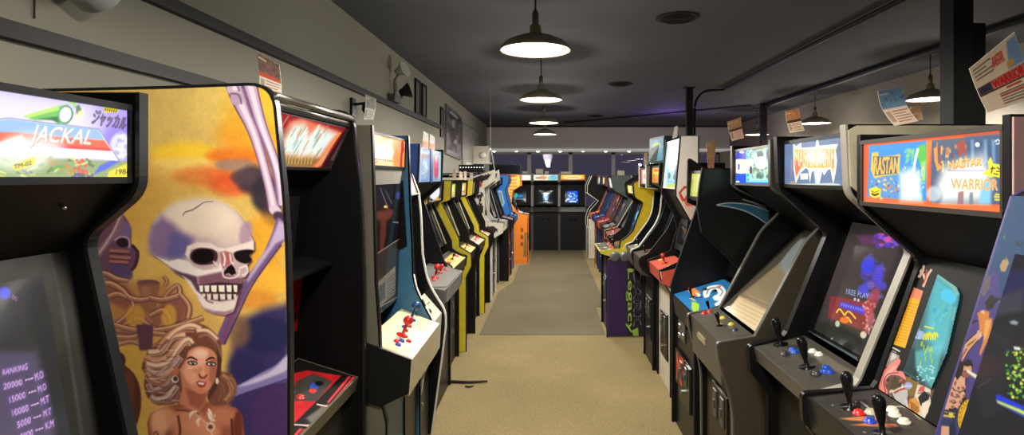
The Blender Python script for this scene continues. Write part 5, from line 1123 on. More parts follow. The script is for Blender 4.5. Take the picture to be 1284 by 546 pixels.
m.poly(M_(560, 368, 592, 362, 590, 440, 556, 440), (150, 110, 110), 3, .9); m.poly(M_(625, 372, 645, 368, 646, 440, 622, 440), (110, 120, 130), 3, .8); m.ell(*M_(670, 98)[0], 3, 3, (230, 236, 240), 0, 2); m.stroke(M_(770, 82, 788, 70, 800, 88, 775, 95), 1.6, (226, 232, 236), 1.4)
m.poly(M_(380, 440, 806, 450, 806, 478, 380, 456, 36, 438, 36, 426), (244, 110, 50), 3)
m.done()
bz = r2.canvas('bezel_art', r2.bz0, r2.bz1, 360, 280, art_mat(.9, .6), r2.bezel, r2.i0, r2.i1, px=True, base=(6, 6, 6)); A_ = crop(1090, 300, 3.9); B_ = crop(1085, 400, 3.738)
bz.poly(A_(205, 232, 268, 256, 180, 536, 116, 516), (232, 168, 26), 1.2); bz.poly(A_(205, 232, 268, 256, 254, 302, 190, 282), (220, 128, 96), 1.2)
for k in range(14): bz.stroke(A_(188-k*4.9, 312+k*14, 243-k*4.9, 326+k*14), .7, (150, 100, 20), .8, .8, 0)
for q in ((228, 160, 250, 186, 262, 150), (268, 236, 290, 180, 310, 150), (240, 140, 262, 165, 272, 130), (276, 200, 268, 170)): bz.stroke(A_(*q), 3, (206, 168, 150), 1.2)
bz.stroke(A_(285, 150, 280, 190, 270, 220), 1.6, (180, 60, 40), 1)
bz.stroke(B_(120, 130, 168, 156), 2, (200, 196, 190), 1); bz.stroke(B_(130, 150, 150, 162), 1.2, (170, 166, 160), 1)
bz.poly(B_(70, 330, 120, 240, 330, 330, 310, 400, 270, 485, 60, 360), (96, 70, 54), 4)
for k in range(60):
    x = 80+rng.rand()*220; y = 250+rng.rand()*200; bz.stroke(B_(x, y, x+26*(rng.rand()-.5), y+40*(rng.rand()-.5)), 1+2.4*rng.rand(), ((206, 180, 160), (40, 30, 30), (170, 110, 70), (150, 150, 150), (190, 90, 80), (60, 50, 40))[k % 6], 1.2, .9)
bz.poly(B_(118, 150, 165, 175, 160, 205, 120, 230, 84, 225, 100, 175), (150, 140, 134), 1.5); bz.poly(B_(128, 160, 150, 170, 150, 185, 120, 200), (200, 192, 186), 2)
bz.poly(B_(68, 330, 74, 270, 110, 225, 160, 190, 170, 205, 150, 245, 180, 250, 195, 290, 160, 268, 110, 270, 96, 310, 110, 345, 95, 366, 70, 350), (224, 128, 122), 1.5, 1, 3); bz.poly(B_(95, 262, 140, 220, 155, 225, 130, 250, 170, 262, 120, 262, 92, 300), (240, 160, 150), 3); bz.stroke(B_(100, 350, 92, 300, 112, 262, 160, 256), 1.4, (130, 50, 50), 1.2)
bz.poly(B_(128, 290, 160, 282, 158, 320, 120, 335), (66, 60, 30), 2); bz.poly(B_(130, 350, 185, 330, 200, 300, 205, 360, 188, 420, 150, 390), (176, 176, 176), 1.6); bz.stroke(B_(140, 352, 180, 332, 222, 330), 2, (180, 60, 50), 1); bz.stroke(B_(130, 345, 180, 322, 215, 320), 1.2, (230, 226, 220), 1)
bz.poly(B_(196, 270, 262, 310, 256, 350, 215, 370, 196, 320), (120, 100, 40), 3); bz.ell(*B_(206, 316)[0], 5, 4.5, (150, 160, 206), .2, 1.5); bz.stroke(B_(190, 318, 224, 318), 1, (210, 216, 236), 1)
bz.poly(B_(215, 440, 250, 310, 310, 322, 312, 400, 280, 480, 240, 470), (206, 196, 178), 1.6); bz.poly(B_(252, 372, 280, 340, 306, 360, 300, 410, 264, 410), (24, 20, 20), 1.5); bz.poly(B_(262, 320, 285, 316, 280, 345, 250, 345), (190, 80, 80), 1.5); bz.poly(B_(212, 380, 240, 370, 258, 400, 262, 440, 232, 470, 206, 430), (206, 140, 60), 1.6)
for k in range(7): bz.stroke(B_(216+k*6, 385+k*5, 222+k*5, 440), .9, (120, 74, 30), 1)
bz.poly(B_(270, 400, 304, 380, 300, 440, 270, 478), (222, 206, 190), 1.6); bz.stroke(B_(195, 380, 205, 440), 3, (196, 190, 186), 1.4); bz.stroke(B_(250, 352, 300, 350, 312, 380), 1, (30, 24, 24), 1)
bz.done()
sc_ = r2.canvas('screen', (1.0, 1.02), (1.132, 1.392), 260, 240, glow_mat(1.05, .1), r2.bezel, 1.205, 1.65, px=True, lift=.007, bulge=.002, base=(12, 13, 15))
scr = A_(300, 145, 330, 165, 440, 240, 456, 275, 452, 310, 395, 560) + B_(322, 332, 300, 325, 165, 240, 185, 165)
sc_.fill((74, 112, 112)); sc_.clip_poly(scr)
sc_.poly(A_(330, 170, 436, 240, 450, 290, 395, 560, 330, 560, 280, 480, 300, 300), (96, 196, 204), 26, .9)
for k in range(22): x = 330+rng.rand()*110; y = 240+rng.rand()*180; sc_.stroke(A_(x, y, x-14, y+70*rng.rand()), 1+3*rng.rand(), ((90, 206, 226), (60, 160, 190), (130, 226, 226), (120, 200, 170))[rng.randint(4)], 3, .5)
sc_.ell(*A_(400, 285)[0], 11, 8, (90, 206, 240), .5, 6); sc_.stroke(A_(345, 180, 420, 236, 446, 280), 5, (140, 200, 180), 4, .8); sc_.poly(B_(165, 235, 240, 130, 255, 230, 290, 310), (42, 62, 62), 8, .85)
sc_.poly(B_(246, 160, 380, 120, 340, 300, 322, 325, 262, 270, 246, 230), (110, 216, 214), 8, .6)
[sc_.stroke(B_(284+k*11, 104, 292+k*11, 64+rng.rand()*20, 298+k*11, 100-rng.rand()*20), 1.8, (240, 232, 30), 1) for k in range(6)]; sc_.stroke(B_(288, 40, 334, 52), 1.6, (240, 240, 60), 1); 
for k in range(14): x = 270+rng.rand()*70; y = 110+rng.rand()*110; sc_.stroke(B_(x, y, x-3, y+22), 1.2, (190, 226, 70), 1, .8)
for k in range(16): sc_.rect(*B_(246+rng.rand()*30, 50+rng.rand()*45)[0], *B_(256+rng.rand()*30, 56+rng.rand()*45)[0], (170, 190, 220), 1, .6)
for k in range(30): x = 255+rng.rand()*80; y = 225+rng.rand()*70; sc_.ell(*B_(x, y)[0], 1.4, 1, (206, 250, 246), 0, 1.2, .7)
for k in range(3): sc_.rect(*B_(232+k*12, 85+k*4)[0], *B_(240+k*12, 90+k*4)[0], (220, 226, 240), .8)
sc_.done()
ov = r2.overlay(150, 110, 1.0, px=True, base=(58, 55, 50)); O = crop(1000, 450, 5.69); ov.noise(.15, 12, 5)
ov.poly(O(300, 432, 480, 415, 640, 440, 620, 470, 520, 455, 380, 445), (186, 118, 72), 2); ov.poly(O(380, 480, 500, 462, 640, 470, 700, 470, 720, 490, 560, 490), (186, 110, 66), 2); ov.stroke(O(450, 310, 540, 390, 600, 520), 1.4, (190, 184, 174), 1); ov.stroke(O(620, 360, 760, 350, 880, 440), 1.6, (170, 160, 140), 1.4); ov.poly(O(640, 470, 720, 490, 640, 500), (150, 80, 50), 2)
ov.done()
def place(c, px, py):
    """control panel u,v for a traced point"""
    f = c.conv_px(c.cpA, c.cpB, 2, 2); f.i = lambda Y: (c.cp1-Y)/(c.cp1-c.cp0) if c.side == 'R' else (Y-c.cp0)/(c.cp1-c.cp0)
    return f(px, py)
r2.stick(*place(r2, 1066, 512), (20, 20, 20), True, .92); r2.stick(*place(r2, 1107, 546), (20, 20, 20), True, .92)
for (x, y, cc) in ((1077, 520, (206, 36, 30)), (1091, 530, (40, 72, 190)), (1092, 519, (206, 200, 176)), (1122, 522, (226, 220, 200)), (1134, 531, (226, 220, 200)), (1119, 516, (226, 220, 200))): r2.button(*place(r2, x, y), cc, .0125)
for (x, y) in ((1045, 509), (1075, 505), (1085, 543)):
    d, w, z = r2.cpt(*place(r2, x, y)); bm = bmesh.new(); b_lathe(bm, [(.006, 0), (.005, .002), (0, .003)], 10, r2.P(d, w, z), r2._nM()); link('screw', bm, STEEL, r2.cp, True)
# ---- 3: storm marquee
r3 = Cab('R', 1.85, 2.45, 'cabinet with jagged gold STORM marquee on slate blue, cream head side and grey edged monitor', GR)
GM = mat('edge_brushed_grey', (160, 154, 140), .4)
so = [(.92, 0), (.92, .72), (.845, .82), (.84, .925, .015), (.985, .965), (1.0, .985), (1.17, 1.40, .02), (.965, 1.585, .03), (.955, 1.81, .05)]
r3.sides(so, SATIN, SATIN, trim=SATIN, th=.036, tw=.037, tt=.004)
r3.near.children[0].data.materials[0] = GM
r3.prism('head_side_cap', [(.966, 1.61), (.958, 1.79), (.985, 1.805), (1.46, 1.805), (1.46, 1.42), (1.18, 1.42)], r3.a-.006, r3.a-.0005, mat('laminate_cream', (206, 198, 168), .4), r3.near)
r3.inner(.95, (.855, .925), (1.07, .972), (1.087, .99), (1.256, 1.46), (.985, 1.60), (.985, 1.785), bez=SATIN, cpm=mat('panel_grey_metal', (96, 92, 84), .35, .3), cph=.06)
m = r3.marquee(1.3, 220, 130, px=True, frame=SATIN, fr=.01); M_ = crop(984, 166, 7.38)
m.fill((94, 116, 150)); m.poly(M_(20, 60, 530, 20, 530, 500, 20, 490), (96, 118, 152), 3); m.noise(.12, 6, 4)
m.poly(M_(85, 110, 115, 130, 160, 95, 158, 145, 290, 135, 308, 45, 328, 125, 500, 108, 480, 165, 492, 260, 480, 370, 456, 480, 430, 340, 405, 350, 372, 400, 355, 360, 330, 470, 305, 488, 280, 350, 255, 370, 240, 470, 225, 345, 200, 330, 150, 380, 108, 475, 88, 330), (250, 250, 250), 1.4)
m.poly(M_(96, 150, 150, 160, 290, 160, 480, 150, 474, 260, 462, 400, 436, 320, 400, 330, 280, 335, 220, 330, 190, 315, 140, 360, 112, 420, 96, 320), (246, 190, 96), 4); m.poly(M_(96, 260, 170, 280, 150, 340, 110, 420), (236, 110, 80), 8); m.poly(M_(430, 180, 474, 170, 466, 320, 440, 330), (240, 160, 100), 6)
m.text('MASTERSTORM', M_(102, 318, 470, 318, 474, 160, 104, 168), (255, 250, 226)); m.ell(*M_(300, 230)[0], 14, 9, (255, 255, 250), 0, 12, .8)
for k in range(22): x = 105+k*17; m.stroke(M_(x, 165, x, 320), .7, (190, 110, 70), 1, .6)
m.poly(M_(150, 385, 220, 380, 222, 435, 155, 438), (250, 252, 250), 1.2); m.poly(M_(270, 330, 320, 330, 310, 480, 290, 480), (200, 226, 250), 4, .8); m.poly(M_(30, 480, 450, 470, 520, 480, 520, 492, 30, 490), (206, 206, 190), 2); m.poly(M_(60, 455, 102, 452, 102, 478, 60, 478), (170, 140, 110), 2)
m.stroke(M_(70, 250, 66, 420), 1.2, (200, 120, 150), 1.5, .6)
m.done()
A_ = crop(1010, 260, 2.73)
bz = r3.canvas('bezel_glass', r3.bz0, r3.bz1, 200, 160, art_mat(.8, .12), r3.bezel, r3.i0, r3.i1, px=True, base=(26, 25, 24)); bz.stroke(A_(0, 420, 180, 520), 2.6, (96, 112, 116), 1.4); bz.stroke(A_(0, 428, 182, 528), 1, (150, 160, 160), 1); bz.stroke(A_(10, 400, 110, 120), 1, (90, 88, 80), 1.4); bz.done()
sc_ = r3.canvas('screen', tuple(np.array(r3.bz0)*.96+np.array(r3.bz1)*.04), tuple(np.array(r3.bz0)*.02+np.array(r3.bz1)*.98), 260, 240, glow_mat(1.0, .1), r3.bezel, 1.9, 2.37, px=True, lift=.006, bulge=.004, base=(44, 41, 40))
sc_.poly(A_(100, 100, 330, 80, 330, 140, 220, 420, 60, 390), (62, 53, 50), 20); sc_.poly(A_(40, 390, 210, 440, 180, 510, 30, 430), (34, 36, 24), 12)
sc_.poly(A_(92, 305, 232, 330, 240, 370, 215, 430, 82, 380), (138, 44, 48), 5); sc_.poly(A_(180, 100, 330, 100, 320, 140, 200, 130), (96, 56, 92), 10)
for k in range(60): x, y = 200+rng.rand()*75, 170+rng.rand()*140; sc_.ell(*A_(x, y)[0], 2+4*rng.rand(), 2+4*rng.rand(), ((70, 60, 226), (90, 70, 200), (110, 70, 170), (60, 80, 240), (140, 110, 200))[rng.randint(5)], 0, 4, .5)
for k in range(24): x, y = 245+rng.rand()*80, 95+rng.rand()*45; sc_.ell(*A_(x, y)[0], 2+3*rng.rand(), 1.5+1.5*rng.rand(), ((90, 60, 236), (150, 100, 250), (230, 90, 180))[rng.randint(3)], 0, 2.5, .7)
sc_.ell(*A_(222, 205)[0], 9, 9, (50, 64, 255), 0, 8, .9); sc_.ell(*A_(256, 230)[0], 6, 10, (90, 70, 240), .3, 8, .8); sc_.ell(*A_(205, 285)[0], 7, 6, (80, 70, 236), 0, 7, .8)
sc_.text('FREE PLAY', A_(146, 300, 224, 318, 226, 300, 148, 282), (170, 190, 255)); sc_.rect(*A_(174, 314)[0], *A_(181, 324)[0], (200, 196, 220)); sc_.rect(*A_(186, 317)[0], *A_(193, 327)[0], (200, 196, 220))
sc_.poly(A_(125, 325, 216, 348, 212, 374, 124, 345), (82, 60, 200), 4); [sc_.stroke(A_(130+k*8, 340+k*2.2, 134+k*8, 332+k*2.2), 1.6, (130, 130, 255), 1) for k in range(10)]
for q in ((112, 365, 124, 352, 140, 372), (140, 375, 156, 360, 180, 385), (130, 395, 150, 380, 165, 400)): sc_.stroke(A_(*q), 2, (250, 210, 70), 1.2)
sc_.ell(*A_(140, 390)[0], 6, 4, (244, 120, 40), .2, 2.5); sc_.ell(*A_(116, 402)[0], 3, 4, (190, 210, 160), 0, 2); sc_.ell(*A_(205, 440)[0], 4, 4.5, (226, 210, 180), 0, 3); sc_.ell(*A_(235, 330)[0], 7, 20, (214, 70, 80), .4, 9, .6); sc_.ell(*A_(228, 400)[0], 5, 14, (214, 120, 120), .3, 7, .6)
for k in range(30): x, y = 205+rng.rand()*40, 300+rng.rand()*140; sc_.ell(*A_(x, y)[0], 1.5, 1.5, ((240, 150, 150), (230, 90, 100), (240, 210, 190))[rng.randint(3)], 0, 1.5, .6)
for k in range(20): y = 120+k*9; sc_.stroke(A_(120, y, 320, y+10), .8, (80, 66, 62), 1, .5, 0)
sc_.stroke(A_(92, 455, 98, 450), 1, (220, 220, 210), 1); sc_.done()
ov = r3.overlay(110, 90, 1.0, px=True, base=(74, 71, 64)); O = crop(860, 300, 2.219); ov.noise(.12, 12, 5); ov.ell(*O(360, 378)[0], 7, 4, (40, 40, 44), .2, 2); ov.ell(*O(278, 322)[0], 6, 4, (50, 48, 46), .2, 2); ov.poly(O(320, 300, 390, 325, 480, 380, 470, 398, 380, 350), (120, 114, 100), 8, .7); ov.done()
r3.stick(*place(r3, 979, 433), (18, 18, 18), True, 1.0); r3.stick(*place(r3, 1012, 461), (18, 18, 18), True, 1.0)
for (x, y, cc) in ((997, 443, (40, 90, 190)), (994, 440, (40, 90, 190)), (1019, 442, (236, 232, 220)), (1027, 446, (236, 232, 220)), (1034, 467, (36, 84, 200)), (1040, 468, (36, 84, 200)), (1036, 463, (36, 84, 200)), (984, 445, (60, 58, 56)), (1024, 470, (60, 58, 56))): r3.button(*place(r3, x, y), cc, .0125)
# ---- 4: reclined glass, film strip marquee
BRN = mat('laminate_grey_brown', (70, 62, 50), .42)
r4 = Cab('R', 2.60, 3.17, 'grey brown cabinet with blue film strip marquee and sheet of paper under reclined glass', GR)
r4.sides([(.835, 0), (.83, .60, .08), (.765, .80, .03), (.755, .885, .02), (.93, .915), (1.16, 1.345, .04), (1.28, 1.46, .04), (1.03, 1.57, .03), (1.0, 1.60), (1.0, 1.81, .03)], BRN, SATIN, trim=mat('trim_grey_dark', (84, 82, 76), .35), tw=.026)
r4.inner(.86, (.77, .885), (.925, .918), (.945, .925), (1.385, 1.35), (1.02, 1.60), (1.02, 1.785), cpm=mat('panel_charcoal', (72, 69, 62), .38), cph=.2, front=BRN, bez=MATTE, over=False)
m = r4.marquee(1.3, 200, 130, px=True, frame=mat('frame_silver_grey', (128, 122, 118), .4, .4), fr=.008); M_ = crop(910, 170, 7.28)
m.fill((30, 86, 222)); m.poly(M_(60, 90, 190, 100, 190, 250, 60, 220), (60, 70, 200), 10); m.poly(M_(195, 98, 450, 95, 445, 432, 190, 428), (110, 226, 246), 2)
m.poly(M_(222, 106, 414, 100, 412, 412, 218, 414), (170, 226, 210), 2)
for k in range(8):
    m.rect(*M_(203, 104+k*42)[0], *M_(215, 118+k*42)[0], (24, 60, 170)); m.rect(*M_(420, 116+k*38)[0], *M_(434, 132+k*38)[0], (20, 60, 180))
for k in range(90): x, y = 225+rng.rand()*180, 115+rng.rand()*280; m.ell(*M_(x, y)[0], 1+2.4*rng.rand(), 1+3*rng.rand(), ((96, 126, 120), (70, 90, 90), (226, 250, 240), (130, 190, 180), (190, 220, 150))[rng.randint(5)], rng.rand()*3, 1.6, .6)
m.ell(*M_(320, 175)[0], 4, 5, (84, 90, 100), 0, 2); m.ell(*M_(395, 170)[0], 2.5, 7, (70, 74, 90), 0, 2); m.ell(*M_(330, 250)[0], 8, 8, (236, 255, 250), 0, 5)
m.poly(M_(45, 230, 130, 215, 260, 225, 250, 340, 140, 350, 45, 335), (255, 250, 236), 3); m.text('INCO', M_(58, 330, 240, 325, 236, 235, 58, 245), (250, 206, 150)); m.rect(*M_(118, 260)[0], *M_(132, 312)[0], (50, 70, 190)); m.rect(*M_(155, 260)[0], *M_(164, 305)[0], (190, 190, 230))
m.poly(M_(70, 135, 100, 130, 102, 180, 70, 182), (240, 200, 226), 2); m.ell(*M_(152, 153)[0], 3, 1.4, (250, 250, 255), 0, 1); m.rect(*M_(55, 415)[0], *M_(130, 428)[0], (240, 246, 255)); m.ell(*M_(235, 315)[0], 2, 5, (60, 60, 70), 0, 1.5); m.done()
bz = r4.canvas('bezel_glass', r4.bz0, r4.bz1, 160, 140, art_mat(1.0, .1), r4.bezel, r4.i0, r4.i1, px=True, base=(66, 62, 52)); A_ = crop(860, 300, 2.219)
bz.poly(A_(105, 215, 190, 265, 235, 200, 150, 158), (188, 168, 130), 4); bz.poly(A_(150, 158, 235, 200, 300, 90, 260, 70), (120, 108, 84), 10); bz.poly(A_(260, 70, 300, 20, 320, 0, 340, 0, 310, 70, 285, 110), (120, 128, 130), 8, .9)
for k in range(7): bz.stroke(A_(122+k*9, 200-k*7, 196+k*8, 240-k*9), .9, (150, 130, 98), 1)
bz.done()
ov = r4.overlay(90, 60, 1.0, px=True, base=(76, 72, 64)); ov.noise(.12, 10, 3); ov.ell(*A_(95, 238)[0], 3, 1.5, (190, 180, 60), 0, 1.5); ov.done()
r4.stick(*place(r4, 902, 409), (18, 18, 18), True, .62)
for (x, y, cc) in ((883, 394, (190, 36, 30)), (890, 392, (190, 36, 30)), (917, 408, (216, 190, 50)), (906, 400, (216, 190, 50)), (922, 415, (40, 44, 80))): r4.button(*place(r4, x, y), cc, .012)
lbl = r4.prism('price_plate', [(.768, .80), (.768, .83), (.775, .83), (.775, .80)], 2.86, 3.0, mat('plate_tan', (150, 138, 104), .5), r4.cp)
# ---- 5: black with blue dragon panel and swoosh
r5 = Cab('R', 3.25, 3.86, 'black cabinet with teal crescent swoosh on its side and blue dragon printed control panel', GR)
r5.sides([(.82, 0), (.82, .76), (.80, .81), (.83, .85), (1.0, .92), (1.19, 1.0), (.86, 1.33), (.835, 1.47), (.85, 1.60), (.865, 1.69, .02)], mat('laminate_black_sheen', (24, 27, 26), .32), SATIN, trim=MATTE, out_far=[(.82, 0), (.82, .80), (.81, .91), (.856, 1.057), (.985, 1.44), (.92, 1.47), (.925, 1.765, .02), (1.04, 1.69)])
r5.inner(.84, (.815, .85), (1.165, .955), (1.18, .98), (1.33, 1.42), (.935, 1.50), (.95, 1.675), cpm=SATIN, cph=.12, over=True, front=mat('front_black_semi', (22, 22, 22), .35), coin=False)
m = r5.marquee(.9, 60, 50); m.fill((206, 214, 90)); m.noise(.4, 5, 3); m.rect(.1, .2, .9, .8, (226, 232, 130), 6); m.rect(.7, 0, 1, .6, (240, 240, 226), 6); m.stroke([(.5, .1), (.8, .9)], .08, (90, 110, 60), 3); m.done()
sa = r5.sidecanvas('side_art', r5.a, .84, 1.46, 1.02, 1.69, 240, 260, art_mat(1.0, .32), r5.near, outline=r5.pn, shrink=.01, base=(24, 27, 26)); S_ = crop(860, 140, 2.875)
sa.poly(S_(55, 205, 165, 205, 165, 260, 55, 300), (44, 56, 48), 20, .8)  # greenish highlight on the black side, painted into the colour
sa.poly(S_(110, 337, 150, 330, 210, 334, 260, 346, 300, 360, 296, 405, 250, 376, 200, 354, 150, 343), (52, 96, 118), 1.5); sa.stroke(S_(110, 337, 150, 330, 210, 333, 260, 345, 298, 360), 1.1, (190, 206, 206), 1); sa.stroke(S_(112, 338, 160, 345, 210, 358, 255, 380, 290, 404), 1.3, (170, 196, 200), 1); sa.stroke(S_(204, 317, 250, 332, 290, 352), 1, (160, 180, 180), 1); sa.stroke(S_(212, 319, 255, 330, 290, 344), .8, (130, 150, 150), 1); sa.done()
bzr = r5.canvas('bezel_glass', r5.bz0, r5.bz1, 30, 30, art_mat(.6, .15), r5.bezel, r5.i0, r5.i1, base=(22, 22, 23)); bzr.done()
ov = r5.overlay(130, 90, 1.0, px=True, base=(38, 108, 164), rough=.3); A_ = crop(790, 320, 2.415)
ov.poly(A_(225, 130, 222, 110, 240, 95, 275, 92, 290, 110, 285, 130, 262, 140, 250, 128, 266, 118, 260, 108, 245, 112, 240, 126), (226, 230, 226), 1.5, 1, 3); ov.stroke(A_(232, 120, 240, 104, 268, 100, 280, 112, 272, 126), 1.2, (70, 90, 120), 1); ov.poly(A_(255, 150, 285, 128, 290, 145, 268, 165), (214, 226, 230), 1.5)
ov.poly(A_(172, 105, 195, 100, 215, 115, 205, 128, 185, 122), (226, 130, 70), 1.5); ov.poly(A_(188, 140, 210, 150, 208, 172, 192, 176, 186, 160), (150, 190, 60), 1.5); ov.poly(A_(196, 112, 214, 120, 210, 132), (226, 226, 210), 1.2); ov.stroke(A_(180, 130, 200, 140), 1.2, (230, 190, 90), 1); ov.stroke(A_(196, 130, 220, 128), 1.6, (24, 60, 120), 1); ov.poly(A_(262, 95, 280, 92, 272, 100), (214, 80, 60), 1); ov.done()
for (x, y) in ((904, 394), (882, 377)): r5.stick(*place(r5, x-14, y-4), (16, 16, 16), True, .55)
for (x, y, cc) in ((876, 396, (190, 40, 36)), (896, 366, (24, 26, 32)), (884, 364, (24, 26, 32))): r5.button(*place(r5, x, y), cc, .014)
# coin door, plate and red emblem on the front of the black cabinet
dr = r5.coin_door(.838, SATIN, .3, .22, .50, 3.55)
bm = bmesh.new()
for (w_, z_) in ((3.70, .62), (3.70, .68), (3.6, .64)): b_lathe(bm, [(.018, 0), (.016, .012), (0, .014)], 12, r5.P(.836, w_, z_), Matrix.Rotation(math.pi/2, 3, 'Y'))
link('round_knob', bm, CHROME, r5.front, True)
bm = bmesh.new(); b_box(bm, *sorted((r5.P(.838, 0, 0)[0], r5.P(.834, 0, 0)[0])), *sorted((r5.P(0, 3.56, 0)[1], r5.P(0, 3.74, 0)[1])), .60, .72); link('coin_plate', bm, STEEL, r5.front)
em = r5.canvas('emblem', (.824, .30), (.824, .52), 60, 60, art_mat(1.0, .4), r5.front, 3.52, 3.78, px=False, base=(20, 20, 20), lift=.0)
em.text('MF', [(.15, .12), (.85, .12), (.85, .9), (.15, .9)], (214, 74, 50), 1, 1); em.done()
# ---- 6: tall white headed cabinet
WHT = mat('laminate_off_white', (206, 196, 180), .42)
r6 = Cab('R', 4.26, 4.80, 'tall cabinet with a white angular head, red hexagon outline and cyan lit marquee', GR)
r6.sides([(.895, 0), (.895, .78), (.82, .88), (.81, .94), (1.0, 1.02), (1.06, 1.20), (1.03, 1.33), (.932, 1.50), (.932, 1.545), (.968, 1.945), (1.10, 1.945), (1.10, 1.30), (1.455, 1.28)], WHT, SATIN, trim=MATTE)
r6.near.data.materials[0] = WHT
r6.prism('side_lower_cover', [(1.02, 1.32), (.99, 1.03), (.82, .95), (.83, .88), (.90, .80), (1.46, .80), (1.46, 1.32)], r6.a-.006, r6.a-.0005, SATIN, r6.near)
r6.inner(.905, (.82, .935), (1.03, .985), (1.03, 1.05), (1.08, 1.30), (.945, 1.55), (.98, 1.925), cpm=mat('panel_red_orange', (190, 78, 60), .4), cph=.09, front=WHT, coin=True, coincol=(34, 32, 30), over=True, roofd=1.09)
r6.slab('head_back', (1.085, 1.28), (1.085, 1.92), r6.i0, r6.i1, .015, SATIN); r6.slab('lower_roof', (1.09, 1.27), (1.45, 1.265), r6.i0, r6.i1, .015, SATIN)
m = r6.marquee(1.0, 80, 90, px=True, frame=WHITEP, fr=.008); M_ = crop(800, 160, 3.21)
m.fill((206, 238, 246)); m.poly(M_(120, 50, 170, 35, 155, 255, 115, 262), (170, 226, 240), 6); 
for k in range(40): m.stroke(M_(118+rng.rand()*48, 50+rng.rand()*190, 118+rng.rand()*48, 50+rng.rand()*190), 1, ((60, 150, 130), (206, 226, 110), (40, 90, 160), (250, 255, 250), (90, 190, 200))[rng.randint(5)], 1.2, .4)
m.ell(*M_(145, 130)[0], 5, 14, (250, 255, 255), 0, 6); m.poly(M_(118, 230, 150, 225, 152, 256, 116, 262), (206, 226, 90), 4)
for k in range(8): m.ell(*M_(125+rng.rand()*30, 90+rng.rand()*130)[0], 1.6, 4, (30, 70, 120), 0, 1.4, .8)
m.done()
sa = r6.sidecanvas('side_art', r6.a, .93, 1.11, 1.33, 1.94, 120, 140, art_mat(1.0, .4), r6.near, outline=r6.pn, shrink=.006, base=(210, 202, 190)); S_ = crop(800, 160, 3.21)
sa.poly(S_(155, 258, 250, 250, 250, 380, 210, 372), (206, 176, 160), 8); sa.poly(S_(163, 262, 185, 236, 205, 236, 208, 262, 190, 300, 176, 296), (186, 62, 40), 1.2); sa.poly(S_(172, 264, 188, 246, 200, 246, 200, 262, 186, 288), (210, 196, 186), 1.2); sa.poly(S_(188, 305, 205, 285, 250, 300, 250, 312, 195, 318), (206, 90, 66), 2)
sa.done()
r6.overlay(40, 26, 1.0, base=(206, 92, 70)).done(); s_ = r6.screen(strength=.5); s_.noise(.4, 4, 2); s_.done()
r6.stick(.5, .4, (170, 36, 30), False, 1.1); r6.button(.2, .4, (214, 190, 70)); r6.button(.8, .4, (214, 190, 70))
# ---- 7: dark cabinet, orange marquee with digits
r7 = Cab('R', 4.86, 5.33, 'dark narrow cabinet with glowing orange digits marquee, left of the white headed one', GR)
r7.sides([(.87, 0), (.87, .78), (.76, .88), (.75, .95, .03), (.83, .985), (1.0, 1.2, .05), (1.06, 1.35, .05), (1.08, 1.54), (.92, 1.57), (.93, 1.76, .02)], SATIN, trim=MATTE, tw=.022)
r7.inner(.88, (.765, .945), (.98, .985), (1.0, 1.02), (1.16, 1.45), (.945, 1.575), (.945, 1.735), cpm=mat('panel_dark_mixed', (60, 54, 48), .4), cph=.14, front=mat('front_dark_brown', (50, 46, 42), .45), over=False)
m = r7.marquee(1.05, 60, 40); m.fill((250, 176, 40)); m.ell(.5, .6, .4, .3, (255, 214, 90), 0, 8); m.text('010', [(.15, .12), (.85, .12), (.85, .55), (.15, .55)], (206, 60, 20), 1, 1); m.rect(.2, .7, .8, .84, (230, 100, 34)); m.done()
r7.overlay(40, 26, 1.0, base=(86, 80, 70)).done(); s_ = r7.screen(strength=.6); s_.noise(.5, 4, 2); s_.done(); r7.stick(.4, .4, (24, 24, 24), k=.9); r7.button(.7, .4, (214, 190, 70)); r7.button(.2, .5, (190, 60, 50))
# ---- 7b white and red marquee with grey box sides
r8 = Cab('R', 5.37, 5.80, 'black cabinet with white edge strip, grey boxed head and pinkish white marquee', GR)
r8.sides([(.955, 0), (.955, .78), (.78, .88), (.75, .95, .03), (.83, .985), (.99, 1.2, .05), (1.03, 1.3, .05), (1.05, 1.525), (.90, 1.54), (.90, 1.75)], SATIN, trim=WHITEP, tw=.022, tt=.007)
r8.prism('head_side_cap', [(.905, 1.55), (.905, 1.74), (1.2, 1.74), (1.2, 1.55)], r8.a-.006, r8.a-.0005, mat('laminate_grey_head', (140, 132, 120), .42), r8.near)
r8.inner(.965, (.765, .945), (.98, .985), (1.0, 1.02), (1.16, 1.45), (.915, 1.56), (.915, 1.725), cpm=mat('panel_dark_mixed', (60, 54, 48), .4), cph=.14, front=mat('front_dark_brown', (50, 46, 42), .45))
m = r8.marquee(1.1, 40, 30); m.fill((240, 206, 190)); m.rect(.0, .0, .3, 1, (226, 110, 90), 6); m.rect(.3, .2, .9, .8, (255, 246, 236), 4); m.ell(.6, .5, .2, .16, (236, 150, 130), 0, 3); m.done()
r8.overlay(40, 26, 1.0, base=(110, 104, 92)).done()
def scq(k): k.fill((20, 50, 90)); k.noise(.6, 6, 4); k.ell(.4, .6, .2, .2, (120, 210, 240), 0, 3); k.stroke([(.1, .2), (.9, .5)], .08, (40, 120, 200), 2)
s_ = r8.screen(strength=1.0, t0=.02, t1=.6); scq(s_); s_.done(); r8.stick(.5, .45, (20, 20, 20), k=1.0); r8.button(.25, .4, (220, 210, 190)); r8.button(.75, .4, (210, 60, 50))
